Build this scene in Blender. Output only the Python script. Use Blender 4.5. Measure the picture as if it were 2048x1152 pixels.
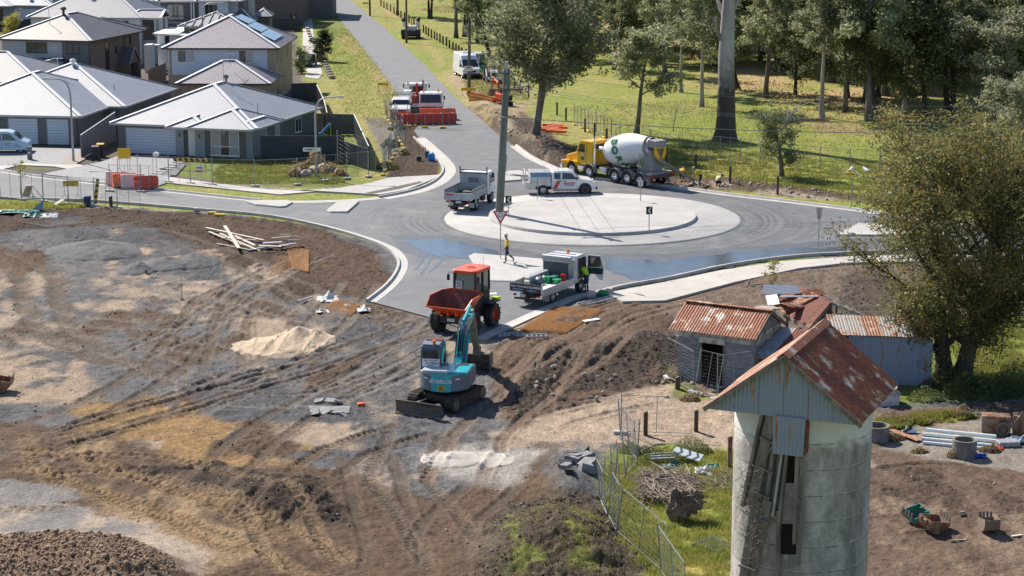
import bpy, math, random
import numpy as np
from mathutils import Vector, Matrix, Euler
random.seed(7)
R = math.radians
for o in list(bpy.data.objects): bpy.data.objects.remove(o)
SC = bpy.context.scene
COL = SC.collection
# ---------------------------------------------------------------- camera, sky, sun, exposure
CAMH = 24.1; PITCH = R(12.15); FPX = 3982.0
cd = bpy.data.cameras.new('camera'); cam = bpy.data.objects.new('camera', cd); COL.objects.link(cam)
cam.location = (0, 0, CAMH); cam.rotation_euler = (R(90) - PITCH, 0, 0)
cd.sensor_width = 36; cd.lens = 36 * FPX / 2048; cd.clip_start = 0.5; cd.clip_end = 9000
SC.camera = cam
SUN_AZ = math.atan2(-0.63, 0.78); SUN_EL = R(42)
w = bpy.data.worlds.new('World'); SC.world = w; w.use_nodes = True
nt = w.node_tree; bg = nt.nodes['Background']
sky = nt.nodes.new('ShaderNodeTexSky'); sky.sky_type = 'NISHITA'; sky.sun_disc = False
sky.sun_elevation = SUN_EL; sky.sun_rotation = SUN_AZ; sky.air_density = 1.0; sky.dust_density = 0.6; sky.ozone_density = 3.5
nt.links.new(sky.outputs[0], bg.inputs[0]); bg.inputs[1].default_value = 0.09
sd = bpy.data.lights.new('sun', 'SUN'); so = bpy.data.objects.new('sun', sd); COL.objects.link(so)
sd.energy = 5.0; sd.angle = R(0.5); sd.color = (1.0, 0.92, 0.80)
sv = Vector((math.sin(SUN_AZ) * math.cos(SUN_EL), math.cos(SUN_AZ) * math.cos(SUN_EL), math.sin(SUN_EL)))
so.rotation_euler = sv.to_track_quat('Z', 'Y').to_euler()
SC.view_settings.view_transform = 'Standard'; SC.view_settings.look = 'None'
SC.view_settings.gamma = 1; SC.view_settings.exposure = 0.68; SC.view_settings.use_curve_mapping = False
SC.render.engine = 'CYCLES'

# ---------------------------------------------------------------- helpers
def P(px, py, z=0.0):
 """point of the place at height z, read off a photo coordinate"""
 u = (px - 1024) / FPX; v = (576 - py) / FPX
 dy = math.cos(PITCH) + v * math.sin(PITCH); dz = -math.sin(PITCH) + v * math.cos(PITCH)
 t = (z - CAMH) / dz
 return Vector((u * t, dy * t, z))
def HZ(px, py, Y):
 u = (px - 1024) / FPX; v = (576 - py) / FPX
 dy = math.cos(PITCH) + v * math.sin(PITCH); dz = -math.sin(PITCH) + v * math.cos(PITCH)
 t = Y / dy
 return Vector((u * t, Y, CAMH + dz * t))
def V(*a): return Vector(a)
def hsh(a, b, s):
 a = a.astype(np.int64); b = b.astype(np.int64)
 n = (a * 374761393 + b * 668265263 + s * 1442695041) & 0x7fffffff
 n = ((n ^ (n >> 13)) * 1274126177) & 0x7fffffff
 return ((n ^ (n >> 16)) & 0xffff) / 65535.0
def vn(x, y, s=0):
 xi = np.floor(x); yi = np.floor(y); fx = x - xi; fy = y - yi
 fx = fx * fx * (3 - 2 * fx); fy = fy * fy * (3 - 2 * fy)
 a = hsh(xi, yi, s); b = hsh(xi + 1, yi, s); c = hsh(xi, yi + 1, s); d = hsh(xi + 1, yi + 1, s)
 return (a * (1 - fx) + b * fx) * (1 - fy) + (c * (1 - fx) + d * fx) * fy
def fbm(x, y, s=0, o=4, g=0.5):
 t = 0; a = 1; n = 0
 for k in range(o):
  t = t + a * vn(x * 2 ** k + 17.3 * k, y * 2 ** k - 9.1 * k, s + k); n += a; a *= g
 return t / n
def sst(a, b, x):
 t = np.clip((x - a) / (b - a), 0, 1); return t * t * (3 - 2 * t)

MATS = {}
def mat(name, c1, c2=None, scale=3.0, rough=0.7, metal=0.0, bump=0.0, bscale=30.0, spec=0.5, lo=0.35, hi=0.65, stretch=(1, 1, 1), world=False, coat=0.0, trans=0.0, emis=None, detail=5):
 if name in MATS: return MATS[name]
 m = bpy.data.materials.new(name); m.use_nodes = True; MATS[name] = m
 n = m.node_tree.nodes; l = m.node_tree.links; b = n['Principled BSDF']
 b.inputs['Base Color'].default_value = (*c1, 1); b.inputs['Roughness'].default_value = rough
 b.inputs['Metallic'].default_value = metal; b.inputs['Specular IOR Level'].default_value = spec
 b.inputs['Coat Weight'].default_value = coat; b.inputs['Transmission Weight'].default_value = trans
 if emis: b.inputs['Emission Color'].default_value = (*emis[:3], 1); b.inputs['Emission Strength'].default_value = emis[3]
 if c2 is not None or bump:
  if world: g = n.new('ShaderNodeNewGeometry').outputs['Position']
  else: g = n.new('ShaderNodeTexCoord').outputs['Object']
  mp = n.new('ShaderNodeMapping'); mp.inputs['Scale'].default_value = stretch; l.new(g, mp.inputs[0])
 if c2 is not None:
  t = n.new('ShaderNodeTexNoise'); t.inputs['Scale'].default_value = scale; t.inputs['Detail'].default_value = detail; l.new(mp.outputs[0], t.inputs[0])
  r = n.new('ShaderNodeMapRange'); r.inputs[1].default_value = lo; r.inputs[2].default_value = hi; l.new(t.outputs[0], r.inputs[0])
  x = n.new('ShaderNodeMix'); x.data_type = 'RGBA'; l.new(r.outputs[0], x.inputs[0])
  x.inputs[6].default_value = (*c1, 1); x.inputs[7].default_value = (*c2, 1); l.new(x.outputs[2], b.inputs['Base Color'])
 if bump:
  t = n.new('ShaderNodeTexNoise'); t.inputs['Scale'].default_value = bscale; t.inputs['Detail'].default_value = 4; l.new(mp.outputs[0], t.inputs[0])
  q = n.new('ShaderNodeBump'); q.inputs['Strength'].default_value = bump; q.inputs['Distance'].default_value = 0.05; l.new(t.outputs[0], q.inputs['Height']); l.new(q.outputs[0], b.inputs['Normal'])
 return m

class MB:
 """collects shapes, builds them as one mesh object"""
 def __init__(s): s.v = []; s.f = []; s.m = []; s.T = None
 def add(s, vs, fs, m=0):
  k = len(s.v)
  if s.T is not None: vs = [s.T @ Vector(p) for p in vs]
  s.v.extend([tuple(p) for p in vs]); s.f.extend([tuple(i + k for i in f) for f in fs]); s.m.extend([m] * len(fs)); return s
 def box(s, x0, x1, y0, y1, z0, z1, m=0):
  return s.add([(x0,y0,z0),(x1,y0,z0),(x1,y1,z0),(x0,y1,z0),(x0,y0,z1),(x1,y0,z1),(x1,y1,z1),(x0,y1,z1)],
      [(3,2,1,0),(4,5,6,7),(0,1,5,4),(1,2,6,5),(2,3,7,6),(3,0,4,7)], m)
 def bar(s, a, b, w, h=None, m=0, up=(0,0,1)):
  a = Vector(a); b = Vector(b); h = h or w; d = (b - a).normalized(); u = Vector(up)
  if abs(d.dot(u)) > .98: u = Vector((0, 1, 0))
  r = d.cross(u).normalized() * w / 2; q = r.cross(d).normalized() * h / 2
  return s.add([a-r-q, a+r-q, a+r+q, a-r+q, b-r-q, b+r-q, b+r+q, b-r+q], [(0,1,2,3),(7,6,5,4),(4,5,1,0),(5,6,2,1),(6,7,3,2),(7,4,0,3)], m)
 def prism(s, pts, ax, a, b, m=0):
  def mk(p, t): return {'x': (t, p[0], p[1]), 'y': (p[0], t, p[1]), 'z': (p[0], p[1], t)}[ax]
  n = len(pts); vs = [mk(p, a) for p in pts] + [mk(p, b) for p in pts]
  return s.add(vs, [tuple(range(n)), tuple(range(2*n-1, n-1, -1))] + [(i, i+n, (i+1) % n + n, (i+1) % n) for i in range(n)], m)
 def tube(s, pts, rad, n=6, m=0, caps=True):
  pts = [Vector(p) for p in pts]; k = len(pts)
  if not hasattr(rad, '__len__'): rad = [rad] * k
  vs = []; u = None
  for i, p in enumerate(pts):
   d = (pts[min(i+1, k-1)] - pts[max(i-1, 0)])
   d = d.normalized() if d.length > 1e-9 else Vector((0,0,1))
   if u is None: u = d.orthogonal().normalized()
   else:
    u = u - d * u.dot(d); u = u.normalized() if u.length > 1e-6 else d.orthogonal().normalized()
   q = d.cross(u)
   for j in range(n):
    a = 2 * math.pi * j / n; vs.append(p + (u * math.cos(a) + q * math.sin(a)) * rad[i])
  fs = [(i*n+j, i*n+(j+1) % n, (i+1)*n+(j+1) % n, (i+1)*n+j) for i in range(k-1) for j in range(n)]
  if caps: fs += [tuple(range(n-1, -1, -1)), tuple(range((k-1)*n, k*n))]
  return s.add(vs, fs, m)
 def cyl(s, a, b, r, r2=None, n=12, m=0): return s.tube([a, b], [r, r if r2 is None else r2], n, m)
 def lathe(s, prof, n=24, m=0, c=(0,0,0), ax='z'):
  vs = []
  for r, z in prof:
   for j in range(n):
    a = 2*math.pi*j/n; p = (r*math.cos(a), r*math.sin(a), z)
    if ax == 'y': p = (p[0], z, p[1])
    if ax == 'x': p = (z, p[0], p[1])
    vs.append((p[0]+c[0], p[1]+c[1], p[2]+c[2]))
  k = len(prof)
  return s.add(vs, [(i*n+j, i*n+(j+1) % n, (i+1)*n+(j+1) % n, (i+1)*n+j) for i in range(k-1) for j in range(n)], m)
 def blob(s, c, r, rnd=0.15, n=8, k=6, m=0, flat=False):
  if not hasattr(r, '__len__'): r = (r, r, r)
  vs = [(c[0], c[1], c[2]-r[2])]
  for i in range(1, k):
   ph = math.pi*i/k
   for j in range(n):
    a = 2*math.pi*j/n; q = 1 + random.uniform(-rnd, rnd)
    vs.append((c[0]+r[0]*math.sin(ph)*math.cos(a)*q, c[1]+r[1]*math.sin(ph)*math.sin(a)*q, c[2]-r[2]*math.cos(ph)*q))
  vs.append((c[0], c[1], c[2]+r[2])); L = len(vs)-1
  fs = [(0, 1+(j+1) % n, 1+j) for j in range(n)]
  for i in range(k-2):
   for j in range(n): a = 1+i*n; fs.append((a+j, a+(j+1) % n, a+n+(j+1) % n, a+n+j))
  a = 1+(k-2)*n; fs += [(a+j, a+(j+1) % n, L) for j in range(n)]
  return s.add(vs, fs, m)
 def build(s, name, mats, parent=None, smooth=False, bevel=0, label=None, kind=None, recalc=True):
  me = bpy.data.meshes.new(name); me.from_pydata(s.v, [], s.f)
  if not hasattr(mats, '__len__'): mats = [mats]
  for x in mats: me.materials.append(x)
  if len(mats) > 1: me.polygons.foreach_set('material_index', s.m)
  if recalc and len(s.f) < 20000:
   import bmesh
   bm = bmesh.new(); bm.from_mesh(me); bmesh.ops.recalc_face_normals(bm, faces=bm.faces); bm.to_mesh(me); bm.free()
  if smooth:
   me.shade_smooth(); me.set_sharp_from_angle(angle=R(38))
  me.update()
  o = bpy.data.objects.new(name, me); COL.objects.link(o)
  if parent: o.parent = parent
  if bevel:
   b = o.modifiers.new('edge', 'BEVEL'); b.width = bevel; b.segments = 2; b.limit_method = 'ANGLE'; b.angle_limit = R(35)
  if label: o['label'] = label
  if kind: o['kind'] = kind
  return o
def tag(o, label=None, cat=None, group=None, kind=None):
 if label: o['label'] = label
 if cat: o['category'] = cat
 if group: o['group'] = group
 if kind: o['kind'] = kind
 return o
def thing(name, label, cat, loc=(0,0,0), rz=0, group=None):
 o = bpy.data.objects.new(name, None); COL.objects.link(o); o.location = loc; o.rotation_euler = (0, 0, rz)
 o.empty_display_size = 0.2
 return tag(o, label, cat, group)
def copy_tree(o, parent=None):
 c = o.copy(); COL.objects.link(c); c.parent = parent
 for ch in list(o.children): copy_tree(ch, c)
 return c
def dup(o, loc, rz=None, label=None, group=None, scale=None):
 c = copy_tree(o); c.location = loc
 if rz is not None: c.rotation_euler = (c.rotation_euler[0], c.rotation_euler[1], rz)
 if label: c['label'] = label
 if group: c['group'] = group
 if scale: c.scale = (scale,)*3
 return c
def place(mesh_obj, parent, loc, rot=(0,0,0), scale=None):
 """another piece sharing the mesh data of mesh_obj"""
 c = bpy.data.objects.new(mesh_obj.name.split('.')[0], mesh_obj.data); COL.objects.link(c); c.parent = parent
 c.location = loc; c.rotation_euler = rot
 if scale: c.scale = scale
 for mo in mesh_obj.modifiers:
  b = c.modifiers.new(mo.name, 'BEVEL'); b.width = mo.width; b.segments = 2; b.limit_method = 'ANGLE'; b.angle_limit = mo.angle_limit
 return c
def text(s, size, M, m, parent=None, name='lettering', ext=0.003, sx=1.0, bold=0.0):
 cu = bpy.data.curves.new('t', 'FONT'); cu.body = s; cu.size = size; cu.extrude = ext; cu.align_x = 'CENTER'; cu.align_y = 'CENTER'; cu.resolution_u = 3; cu.offset = bold
 t = bpy.data.objects.new('t', cu); COL.objects.link(t)
 bpy.context.view_layer.update()
 me = bpy.data.meshes.new_from_object(t.evaluated_get(bpy.context.evaluated_depsgraph_get()))
 bpy.data.objects.remove(t); me.transform(M @ Matrix.Diagonal((sx, 1, 1, 1))); me.name = name
 me.materials.clear(); me.materials.append(m)
 o = bpy.data.objects.new(name, me); COL.objects.link(o)
 if parent: o.parent = parent
 return o
def MT(loc, rx=0, ry=0, rz=0): return Matrix.Translation(loc) @ Euler((rx, ry, rz)).to_matrix().to_4x4()
# text facing local -Y (vertical board): MT(loc, R(90)); facing +Y add rz=180; facing -X: rz=-90; facing +X: rz=90

def sheet(mb, poly, up, profile, m=0, t0=None, t1=None):
 """folded metal sheet filling a convex planar polygon; ribs run along 'up'. profile = (pitch, [(frac, height)..])"""
 poly = [Vector(p) for p in poly]
 nrm = Vector((0,0,0))
 for i in range(len(poly)): nrm += (poly[i]-poly[0]).cross(poly[(i+1) % len(poly)]-poly[0])
 nrm.normalize()
 if nrm.z < -0.01 or (abs(nrm.z) <= 0.01 and nrm.y > 0): nrm = -nrm
 up = Vector(up); up = (up - nrm*up.dot(nrm)).normalized(); ac = up.cross(nrm).normalized(); o = poly[0]
 q = [((p-o).dot(ac), (p-o).dot(up)) for p in poly]
 lo = min(a for a, b in q); hi = max(a for a, b in q)
 a0 = lo if t0 is None else max(lo, t0); a1 = hi if t1 is None else min(hi, t1)
 if a1 - a0 < 1e-3: return
 pitch, pr = profile; st = {}
 k = math.floor(a0/pitch)
 while k*pitch < a1:
  for fr, h in pr:
   t = (k+fr)*pitch
   if a0 < t < a1: st[round(t, 5)] = h
  k += 1
 def H(t):
  f = (t/pitch) % 1.0
  for i in range(len(pr)):
   f0, h0 = pr[i]; f1, h1 = pr[(i+1) % len(pr)]
   if i == len(pr)-1: f1 += 1
   if f0 <= f <= f1: return h0+(h1-h0)*(f-f0)/max(f1-f0, 1e-6)
  return pr[0][1]
 for a, b in q:
  if a0 < a < a1: st.setdefault(round(a, 5), H(a))
 st[round(a0+1e-4, 5)] = H(a0); st[round(a1-1e-4, 5)] = H(a1)
 def span(t):
  ys = []
  for i in range(len(q)):
   (xa, ya), (xb, yb) = q[i], q[(i+1) % len(q)]
   if (xa-t)*(xb-t) <= 0 and abs(xa-xb) > 1e-9: ys.append(ya+(yb-ya)*(t-xa)/(xb-xa))
  return (min(ys), max(ys)) if len(ys) >= 2 else None
 ts = sorted(st); vs = []; fs = []
 for t in ts:
  tt = min(max(t, lo+1e-4), hi-1e-4); sp = span(tt)
  if sp is None: continue
  h = st[t]
  vs.append(o+ac*t+up*sp[0]+nrm*h); vs.append(o+ac*t+up*sp[1]+nrm*h)
 fs = [(2*i, 2*i+2, 2*i+3, 2*i+1) for i in range(len(vs)//2-1)]
 mb.add(vs, fs, m)
RIB = (0.25, [(0, 0), (0.72, 0), (0.78, 0.013), (0.94, 0.013)])
COR2 = (0.12, [(0, 0), (0.25, 0.016), (0.5, 0.026), (0.75, 0.016)])
COR = (0.09, [(0, 0), (0.25, 0.011), (0.5, 0.018), (0.75, 0.011)])
CORB = (0.14, [(0, 0), (0.25, 0.017), (0.5, 0.026), (0.75, 0.017)])
# ---------------------------------------------------------------- ground
# relief: (photo x, y, radius across, radius along, turn, height)
BUMPS = [
 (1165,712,4.0,2.2,0.3,0.45),(1260,650,4.0,4.0,0.4,0.25),(1080,700,2.2,3.0,0.3,0.2),(1300,700,1.8,3.4,0,0.65),(1050,770,1.2,2.0,0,0.5),
 (1010,250,2.0,7.0,0.35,0.8),(1050,290,2.6,6.0,0.5,0.9),(1110,322,2.6,4.0,0.6,0.8),(975,215,1.6,6,0.2,0.5),
 (1130,1095,2.0,3.6,0.2,1.0),(1040,1135,2.4,3.0,0,0.7),(1140,985,1.1,2.2,0,0.7),(1130,925,1.0,1.8,0.2,0.5),
 (560,1000,2.8,2.2,0.1,0.55),(120,1150,4.2,4.0,0,.8),(300,1190,2.4,3.0,0,0.7),
 (50,900,3,3,0,0.2),(250,470,6,2,0,0.35),(40,455,3,2,0,0.3),(330,450,3,1.6,0,0.45),
 (1640,385,9,1.6,-.25,0.25),(1450,368,3,1.4,-.2,0.3),(1620,560,6,2,0,0.3),(1960,880,3,2,0,0.15),(2010,1040,3,4,0,0.35)]
BW = []
for px, py, rx, ry, ro, h in BUMPS:
 c = P(px, py); BW.append((c.x, c.y, rx, ry, math.cos(ro), math.sin(ro), h))
def hill(x, y):
 z = x*0.0
 for cx, cy, rx, ry, c, s, h in BW:
  dx = x-cx; dy = y-cy; a = (dx*c+dy*s)/rx; b = (-dx*s+dy*c)/ry
  z = z + h*np.exp(-(a*a+b*b)*1.1)
 return z
def gz(x, y): return float(hill(np.array([float(x)]), np.array([float(y)]))[0])
def G(px, py):
 """point on the relief seen at a photo coordinate"""
 p = P(px, py)
 for _ in range(4): p = P(px, py, gz(p.x, p.y))
 return p
xs = np.concatenate([-np.geomspace(1500, 40, 26)[:-1], np.arange(-40, -20, 0.25), np.arange(-20, 20.01, 0.085), np.arange(20.25, 40, 0.25), np.geomspace(40, 1500, 26)])
ys = np.concatenate([np.array([-300, -60, 20, 45, 58]), np.arange(61, 96, 0.095), np.arange(96, 140, 0.16), np.arange(140, 240, 0.5), np.arange(240, 360, 2.0), np.geomspace(360, 4000, 24)])
X, Y = np.meshgrid(xs, ys); NX, NY = len(xs), len(ys)
X = X.ravel(); Y = Y.ravel()
WX = X + (fbm(X*0.9, Y*0.9, 3, 4)-0.5)*1.6; WY = Y + (fbm(X*0.9, Y*0.9, 9, 4)-0.5)*2.4
Z = hill(X, Y)
def inpoly(x, y, W):
 ins = np.zeros(x.shape, bool); d = np.full(x.shape, 1e9)
 n = len(W)
 for i in range(n):
  ax, ay = W[i]; bx, by = W[(i+1) % n]
  c = ((ay > y) != (by > y)); 
  with np.errstate(divide='ignore', invalid='ignore'):
   xi = (bx-ax)*(y-ay)/(by-ay if by != ay else 1e-9)+ax
  ins ^= c & (x < xi)
  ex, ey = bx-ax, by-ay; L = ex*ex+ey*ey+1e-9
  t = np.clip(((x-ax)*ex+(y-ay)*ey)/L, 0, 1); d = np.minimum(d, np.hypot(x-ax-t*ex, y-ay-t*ey))
 return np.where(ins, d, -d)
Cg = np.zeros((len(X), 3)); CL = np.zeros(len(X)); GR = np.ones(len(X))
GRASS = np.array([0.185, 0.215, 0.038]); DRY = np.array([0.31, 0.24, 0.10])
n1 = fbm(X*0.06, Y*0.045, 21, 5); n2 = fbm(X*0.5, Y*0.25, 33, 4)
k = sst(0.42, 0.68, n1*0.6+n2*0.4)[:, None]
Cg[:] = GRASS*(1-k)+(GRASS*0.45+DRY*0.55)*k
def zone(poly, col, soft=0.4, clod=None, cover=1.0, sc=0.5, warp=1.0, seed=1, grass=0.0, ph=True, lift=0.0, st=0.5):
 W = [tuple(P(a, b)[:2]) for a, b in poly] if ph else poly
 x0 = min(a for a, b in W)-2; x1 = max(a for a, b in W)+2; y0 = min(b for a, b in W)-3; y1 = max(b for a, b in W)+3
 idx = np.nonzero((X > x0) & (X < x1) & (Y > y0) & (Y < y1))[0]
 if not len(idx): return
 x = X[idx]*(1-warp)+WX[idx]*warp; y = Y[idx]*(1-warp)+WY[idx]*warp
 mk = sst(-soft, soft, inpoly(x, y, W))
 if cover < 1:
  nz = fbm(X[idx]*sc, Y[idx]*sc*st, seed*7+5, 5, 0.6); q = np.quantile(nz, 1-cover); mk = mk*sst(q-0.07, q+0.06, nz)
 c = np.array(col)
 Cg[idx] = Cg[idx]*(1-mk[:, None])+c*mk[:, None]
 GR[idx] = GR[idx]*(1-mk)+grass*mk
 if clod is not None: CL[idx] = CL[idx]*(1-mk)+clod*mk
 if lift: Z[idx] += lift*mk
GREY = (0.138, 0.136, 0.140); DGREY = (0.092, 0.093, 0.101); PALE = (0.37, 0.285, 0.21); SOIL = (0.118, 0.075, 0.048); DARK = (0.052, 0.036, 0.028)
OCH = (0.30, 0.185, 0.08); MUL = (0.074, 0.045, 0.029); YARD = (0.155, 0.105, 0.074); PG = (0.26, 0.235, 0.215)
# verges, cleared land
zone([(930,215),(965,190),(1050,225),(1120,285),(1180,330),(1140,352),(1080,330),(1030,300),(960,250)], (0.085,0.058,0.042), 0.5, 1.0, warp=.6)
zone([(965,215),(1120,330),(1100,325),(1000,262)], (0.33,0.27,0.19), 0.5, 0.6, warp=.7, cover=0.7)
zone([(1290,352),(1480,362),(1720,395),(2300,440),(2300,452),(1500,386),(1300,372)], SOIL, 0.4, 1.0, warp=.5)
zone([(1350,360),(1700,402),(1700,408),(1350,370)], (0.36,0.29,0.22), 0.3, 0.7, cover=.35, warp=.5)
zone([(700,80),(800,180),(940,300),(880,300),(760,170),(630,20),(600,-20)], DRY, 1.5, 0.1, cover=.6, sc=.4, grass=1, st=.3)
zone([(820,40),(905,170),(960,232),(1010,280),(960,200),(870,100),(740,0)], DRY, 1.2, 0.1, cover=.75, sc=.4, grass=1, st=.3)
zone([(880,130),(1010,140),(1070,190),(1040,240),(940,215)], (0.36,0.27,0.17), 1.5, 0.2, cover=.7, sc=.4, grass=.4)
zone([(1180,-20),(2100,-20),(2100,170),(1700,215),(1480,190),(1350,120),(1180,90)], (0.34,0.25,0.12), 3, 0.1, cover=.42, sc=.15, grass=1)
zone([(1500,225),(2100,235),(2100,275),(1500,262)], (0.24,0.18,0.09), 2, 0.1, cover=.4, sc=.2, grass=1)
zone([(730,235),(790,238),(810,290),(800,330),(760,300)], (0.20,0.175,0.15), 0.4, 0.4, warp=.4)
zone([(800,250),(835,252),(845,290),(880,325),(875,352),(775,358),(775,325),(812,300)], MUL, 0.25, 0.9, warp=.3)
# building lots
zone([(-900,330),(330,362),(560,372),(690,372),(640,250),(600,140),(585,0),(540,-60),(-900,-60)], (0.14,0.12,0.10), 0.6, 0.1, warp=.2)
zone([(345,350),(560,372),(690,370),(740,330),(640,300),(440,318),(380,325)], (0.13,0.16,0.03), 0.3, 0.1, warp=.2, grass=1)
zone([(20,323),(60,321),(115,330),(105,337),(40,335)], (0.15,0.15,0.035), 0.2, 0.1, warp=.1, grass=1)
zone([(655,90),(605,-60),(690,-60),(700,60)], (0.16,0.18,0.04), 0.5, 0.1, warp=.2, grass=1)
zone([(600,240),(690,240),(720,300),(620,290)], (0.13,0.17,0.03), 0.3, .1, warp=.1, grass=1)
# work site
SITE = [(-900,440),(0,428),(195,412),(430,425),(620,450),(800,500),(830,560),(750,592),(900,630),(990,662),(1075,620),(1200,582),(1300,566),(1500,530),(1720,503),(2600,500),(2600,1500),(-900,1500)]
zone(SITE, GREY, 0.3, 0.35, warp=.3)
zone(SITE, PALE, 0.3, 0.1, cover=.22, sc=.32, warp=.3, seed=3, st=.7)
zone(SITE, DGREY, 0.3, 0.5, cover=.22, sc=.42, warp=.3, seed=5)
zone(SITE, SOIL, 0.3, 0.6, cover=.16, sc=.3, warp=.3, seed=8)
zone([(-300,405),(195,405),(170,412),(60,422),(-300,426)], (0.15,0.17,0.04), 0.3, 0.2, warp=.4, grass=1)
zone([(150,415),(430,428),(640,460),(740,500),(785,545),(745,595),(640,590),(560,600),(470,540),(330,480),(190,460),(-100,470),(-100,430)], MUL, 0.5, 0.65, warp=.8)
zone([(400,432),(640,465),(770,520),(770,560),(720,600),(620,560),(560,520),(400,460)], (0.105,0.062,0.04), 0.5, 0.55, warp=.8)
zone([(100,465),(250,450),(420,505),(300,560),(180,520)], DGREY, 0.6, 0.5, cover=.8)
zone([(150,495),(420,500),(600,540),(520,600),(200,590)], PALE, 0.5, 0.05, cover=.3, sc=.6, seed=4)
zone([(0,560),(60,520),(170,560),(160,700),(40,690),(-40,600)], PALE, 0.5, 0.05, cover=.28, sc=.4, seed=6)
zone([(320,560),(440,560),(430,640),(330,640)], PALE, 0.5, 0.05, cover=.4, sc=.5, seed=11)
zone([(-100,700),(170,720),(200,810),(-100,810)], (0.37,0.28,0.20), 0.6, 0.25, cover=.8, seed=12)
zone([(470,630),(640,650),(690,700),(520,720),(450,680)], PALE, 0.6, 0.05, cover=.7, seed=13, sc=.7)
zone([(150,815),(360,790),(470,830),(640,900),(600,935),(350,930),(150,880)], OCH, 0.4, 0.3, warp=.8, cover=.85, seed=14, sc=.6)
zone([(340,835),(600,850),(700,880),(640,920),(400,900)], SOIL, 0.4, 0.6, cover=.5, seed=15, sc=.5)
zone([(390,790),(500,770),(720,800),(760,850),(600,850),(420,840)], DGREY, 0.4, 0.4, warp=.7)
zone([(690,760),(830,640),(900,720),(830,780),(760,840)], (0.12,0.115,0.118), 0.5, 0.4, cover=.8, seed=17)
zone([(0,850),(200,860),(420,940),(640,930),(860,1000),(1100,930),(1200,1152),(1250,1300),(-60,1300),(-100,860)], SOIL, 0.6, 0.42, warp=.9)
zone([(0,880),(240,880),(330,970),(560,1120),(400,1180),(180,1000),(0,1000)], (0.30,0.205,0.12), 0.4, 0.35, cover=.6, seed=18, sc=.35)
zone([(-60,985),(140,1010),(300,1060),(420,1120),(400,1180),(250,1140),(-60,1090)], (0.39,0.315,0.245), 0.35, 0.03, warp=.6)
zone([(-60,1000),(140,1010),(310,1070),(200,1095),(-60,1060)], (0.22,0.205,0.195), 0.5, 0.03, cover=.5, seed=19, sc=.4)
zone([(-60,960),(130,965),(160,1000),(-60,1010)], (0.22,0.205,0.195), 0.3, 0.05, warp=.6)
zone([(530,850),(740,840),(720,900),(600,890)], PALE, 0.5, 0.1, warp=.8, cover=.7, seed=20)
zone([(480,950),(640,960),(700,1040),(560,1060),(430,1000)], DARK, 0.3, 1.0, warp=.8)
zone([(240,930),(480,930),(560,960),(460,1000),(300,990)], DARK, 0.3, 0.8, warp=.8, cover=.6, seed=22)
zone([(840,900),(1050,880),(1080,930),(980,980),(860,950)], (0.33,0.305,0.28), 0.6, 0.15, warp=.9)
zone([(860,905),(960,890),(1040,915),(960,945),(880,935)], (0.42,0.385,0.345), 0.7, 0.1, warp=.9)
zone([(1000,860),(1150,800),(1340,770),(1480,800),(1480,960),(1370,900),(1150,880),(1000,890)], (0.42,0.32,0.235), 0.5, 0.15, warp=.8)
zone([(980,700),(1090,640),(1250,590),(1480,560),(1560,600),(1350,640),(1350,760),(1200,800),(1020,860),(985,790)], (0.118,0.076,0.05), 0.4, 0.55, warp=.5)
zone([(1010,760),(1080,715),(1200,710),(1350,690),(1350,760),(1210,790),(1040,850)], (0.072,0.055,0.045), 0.4, 1.0, warp=.8, cover=.75, seed=24)
zone([(1240,600),(1700,520),(2600,500),(2600,700),(1700,700),(1500,640),(1350,640)], (0.18,0.135,0.10), 0.4, 0.5, warp=.4)
zone([(1700,540),(1800,560),(1850,640),(1650,640)], (0.10,0.077,0.06), 0.4, 0.7, warp=.6)
zone([(1740,820),(2600,780),(2600,1500),(1740,1500)], YARD, 0.4, 0.35, warp=.5)
zone([(1740,900),(2100,930),(2200,1100),(1740,1010)], (0.10,0.066,0.046), 0.4, 0.7, cover=.5, seed=26, sc=.5)
zone([(1750,1000),(2100,1050),(2100,1300),(1740,1300)], (0.24,0.17,0.12), 0.5, 0.3, cover=.4, seed=27, sc=.5)
zone([(1760,895),(1800,855),(1850,835),(1990,820),(2080,860),(2080,950),(1880,925)], (0.27,0.235,0.20), 0.3, 0.03, warp=.5)
zone([(1740,845),(1880,820),(1960,835),(1850,850),(1740,868)], (0.17,0.16,0.05), 0.3, 0.2, warp=.6, grass=1)
zone([(1870,640),(2600,600),(2600,790),(1900,800),(1780,810)], (0.15,0.18,0.035), 0.5, 0.2, warp=.6, grass=1)
zone([(1200,905),(1330,890),(1480,900),(1480,1250),(1340,1250),(1215,1060),(1195,980)], (0.155,0.175,0.03), 0.4, 0.1, warp=.5, grass=1)
zone([(1290,1000),(1480,1000),(1480,1200),(1330,1200)], (0.30,0.25,0.07), 0.6, 0.1, warp=.8, grass=1, cover=.55, seed=28)
zone([(1320,940),(1480,930),(1480,970),(1330,990)], (0.28,0.22,0.16), 0.4, 0.3, warp=.8, cover=.8, seed=29)
zone([(1000,1020),(1200,1000),(1280,1130),(1320,1300),(900,1300),(960,1080)], (0.088,0.066,0.046), 0.6, 1.0, warp=.9)
zone([(1000,1060),(1160,1010),(1260,1100),(1290,1250),(1000,1250)], (0.14,0.15,0.035), 0.6, 0.7, warp=.9, cover=.16, seed=30, sc=.9, grass=.7)
zone([(-60,1085),(140,1080),(260,1100),(350,1170),(350,1300),(-60,1300)], (0.24,0.165,0.108), 0.3, 0.9, warp=.8)
zone([(1335,740),(1390,780),(1420,800),(1350,800)], (0.15,0.16,0.04), 0.3, 0.2, warp=.5, grass=1)
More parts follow.
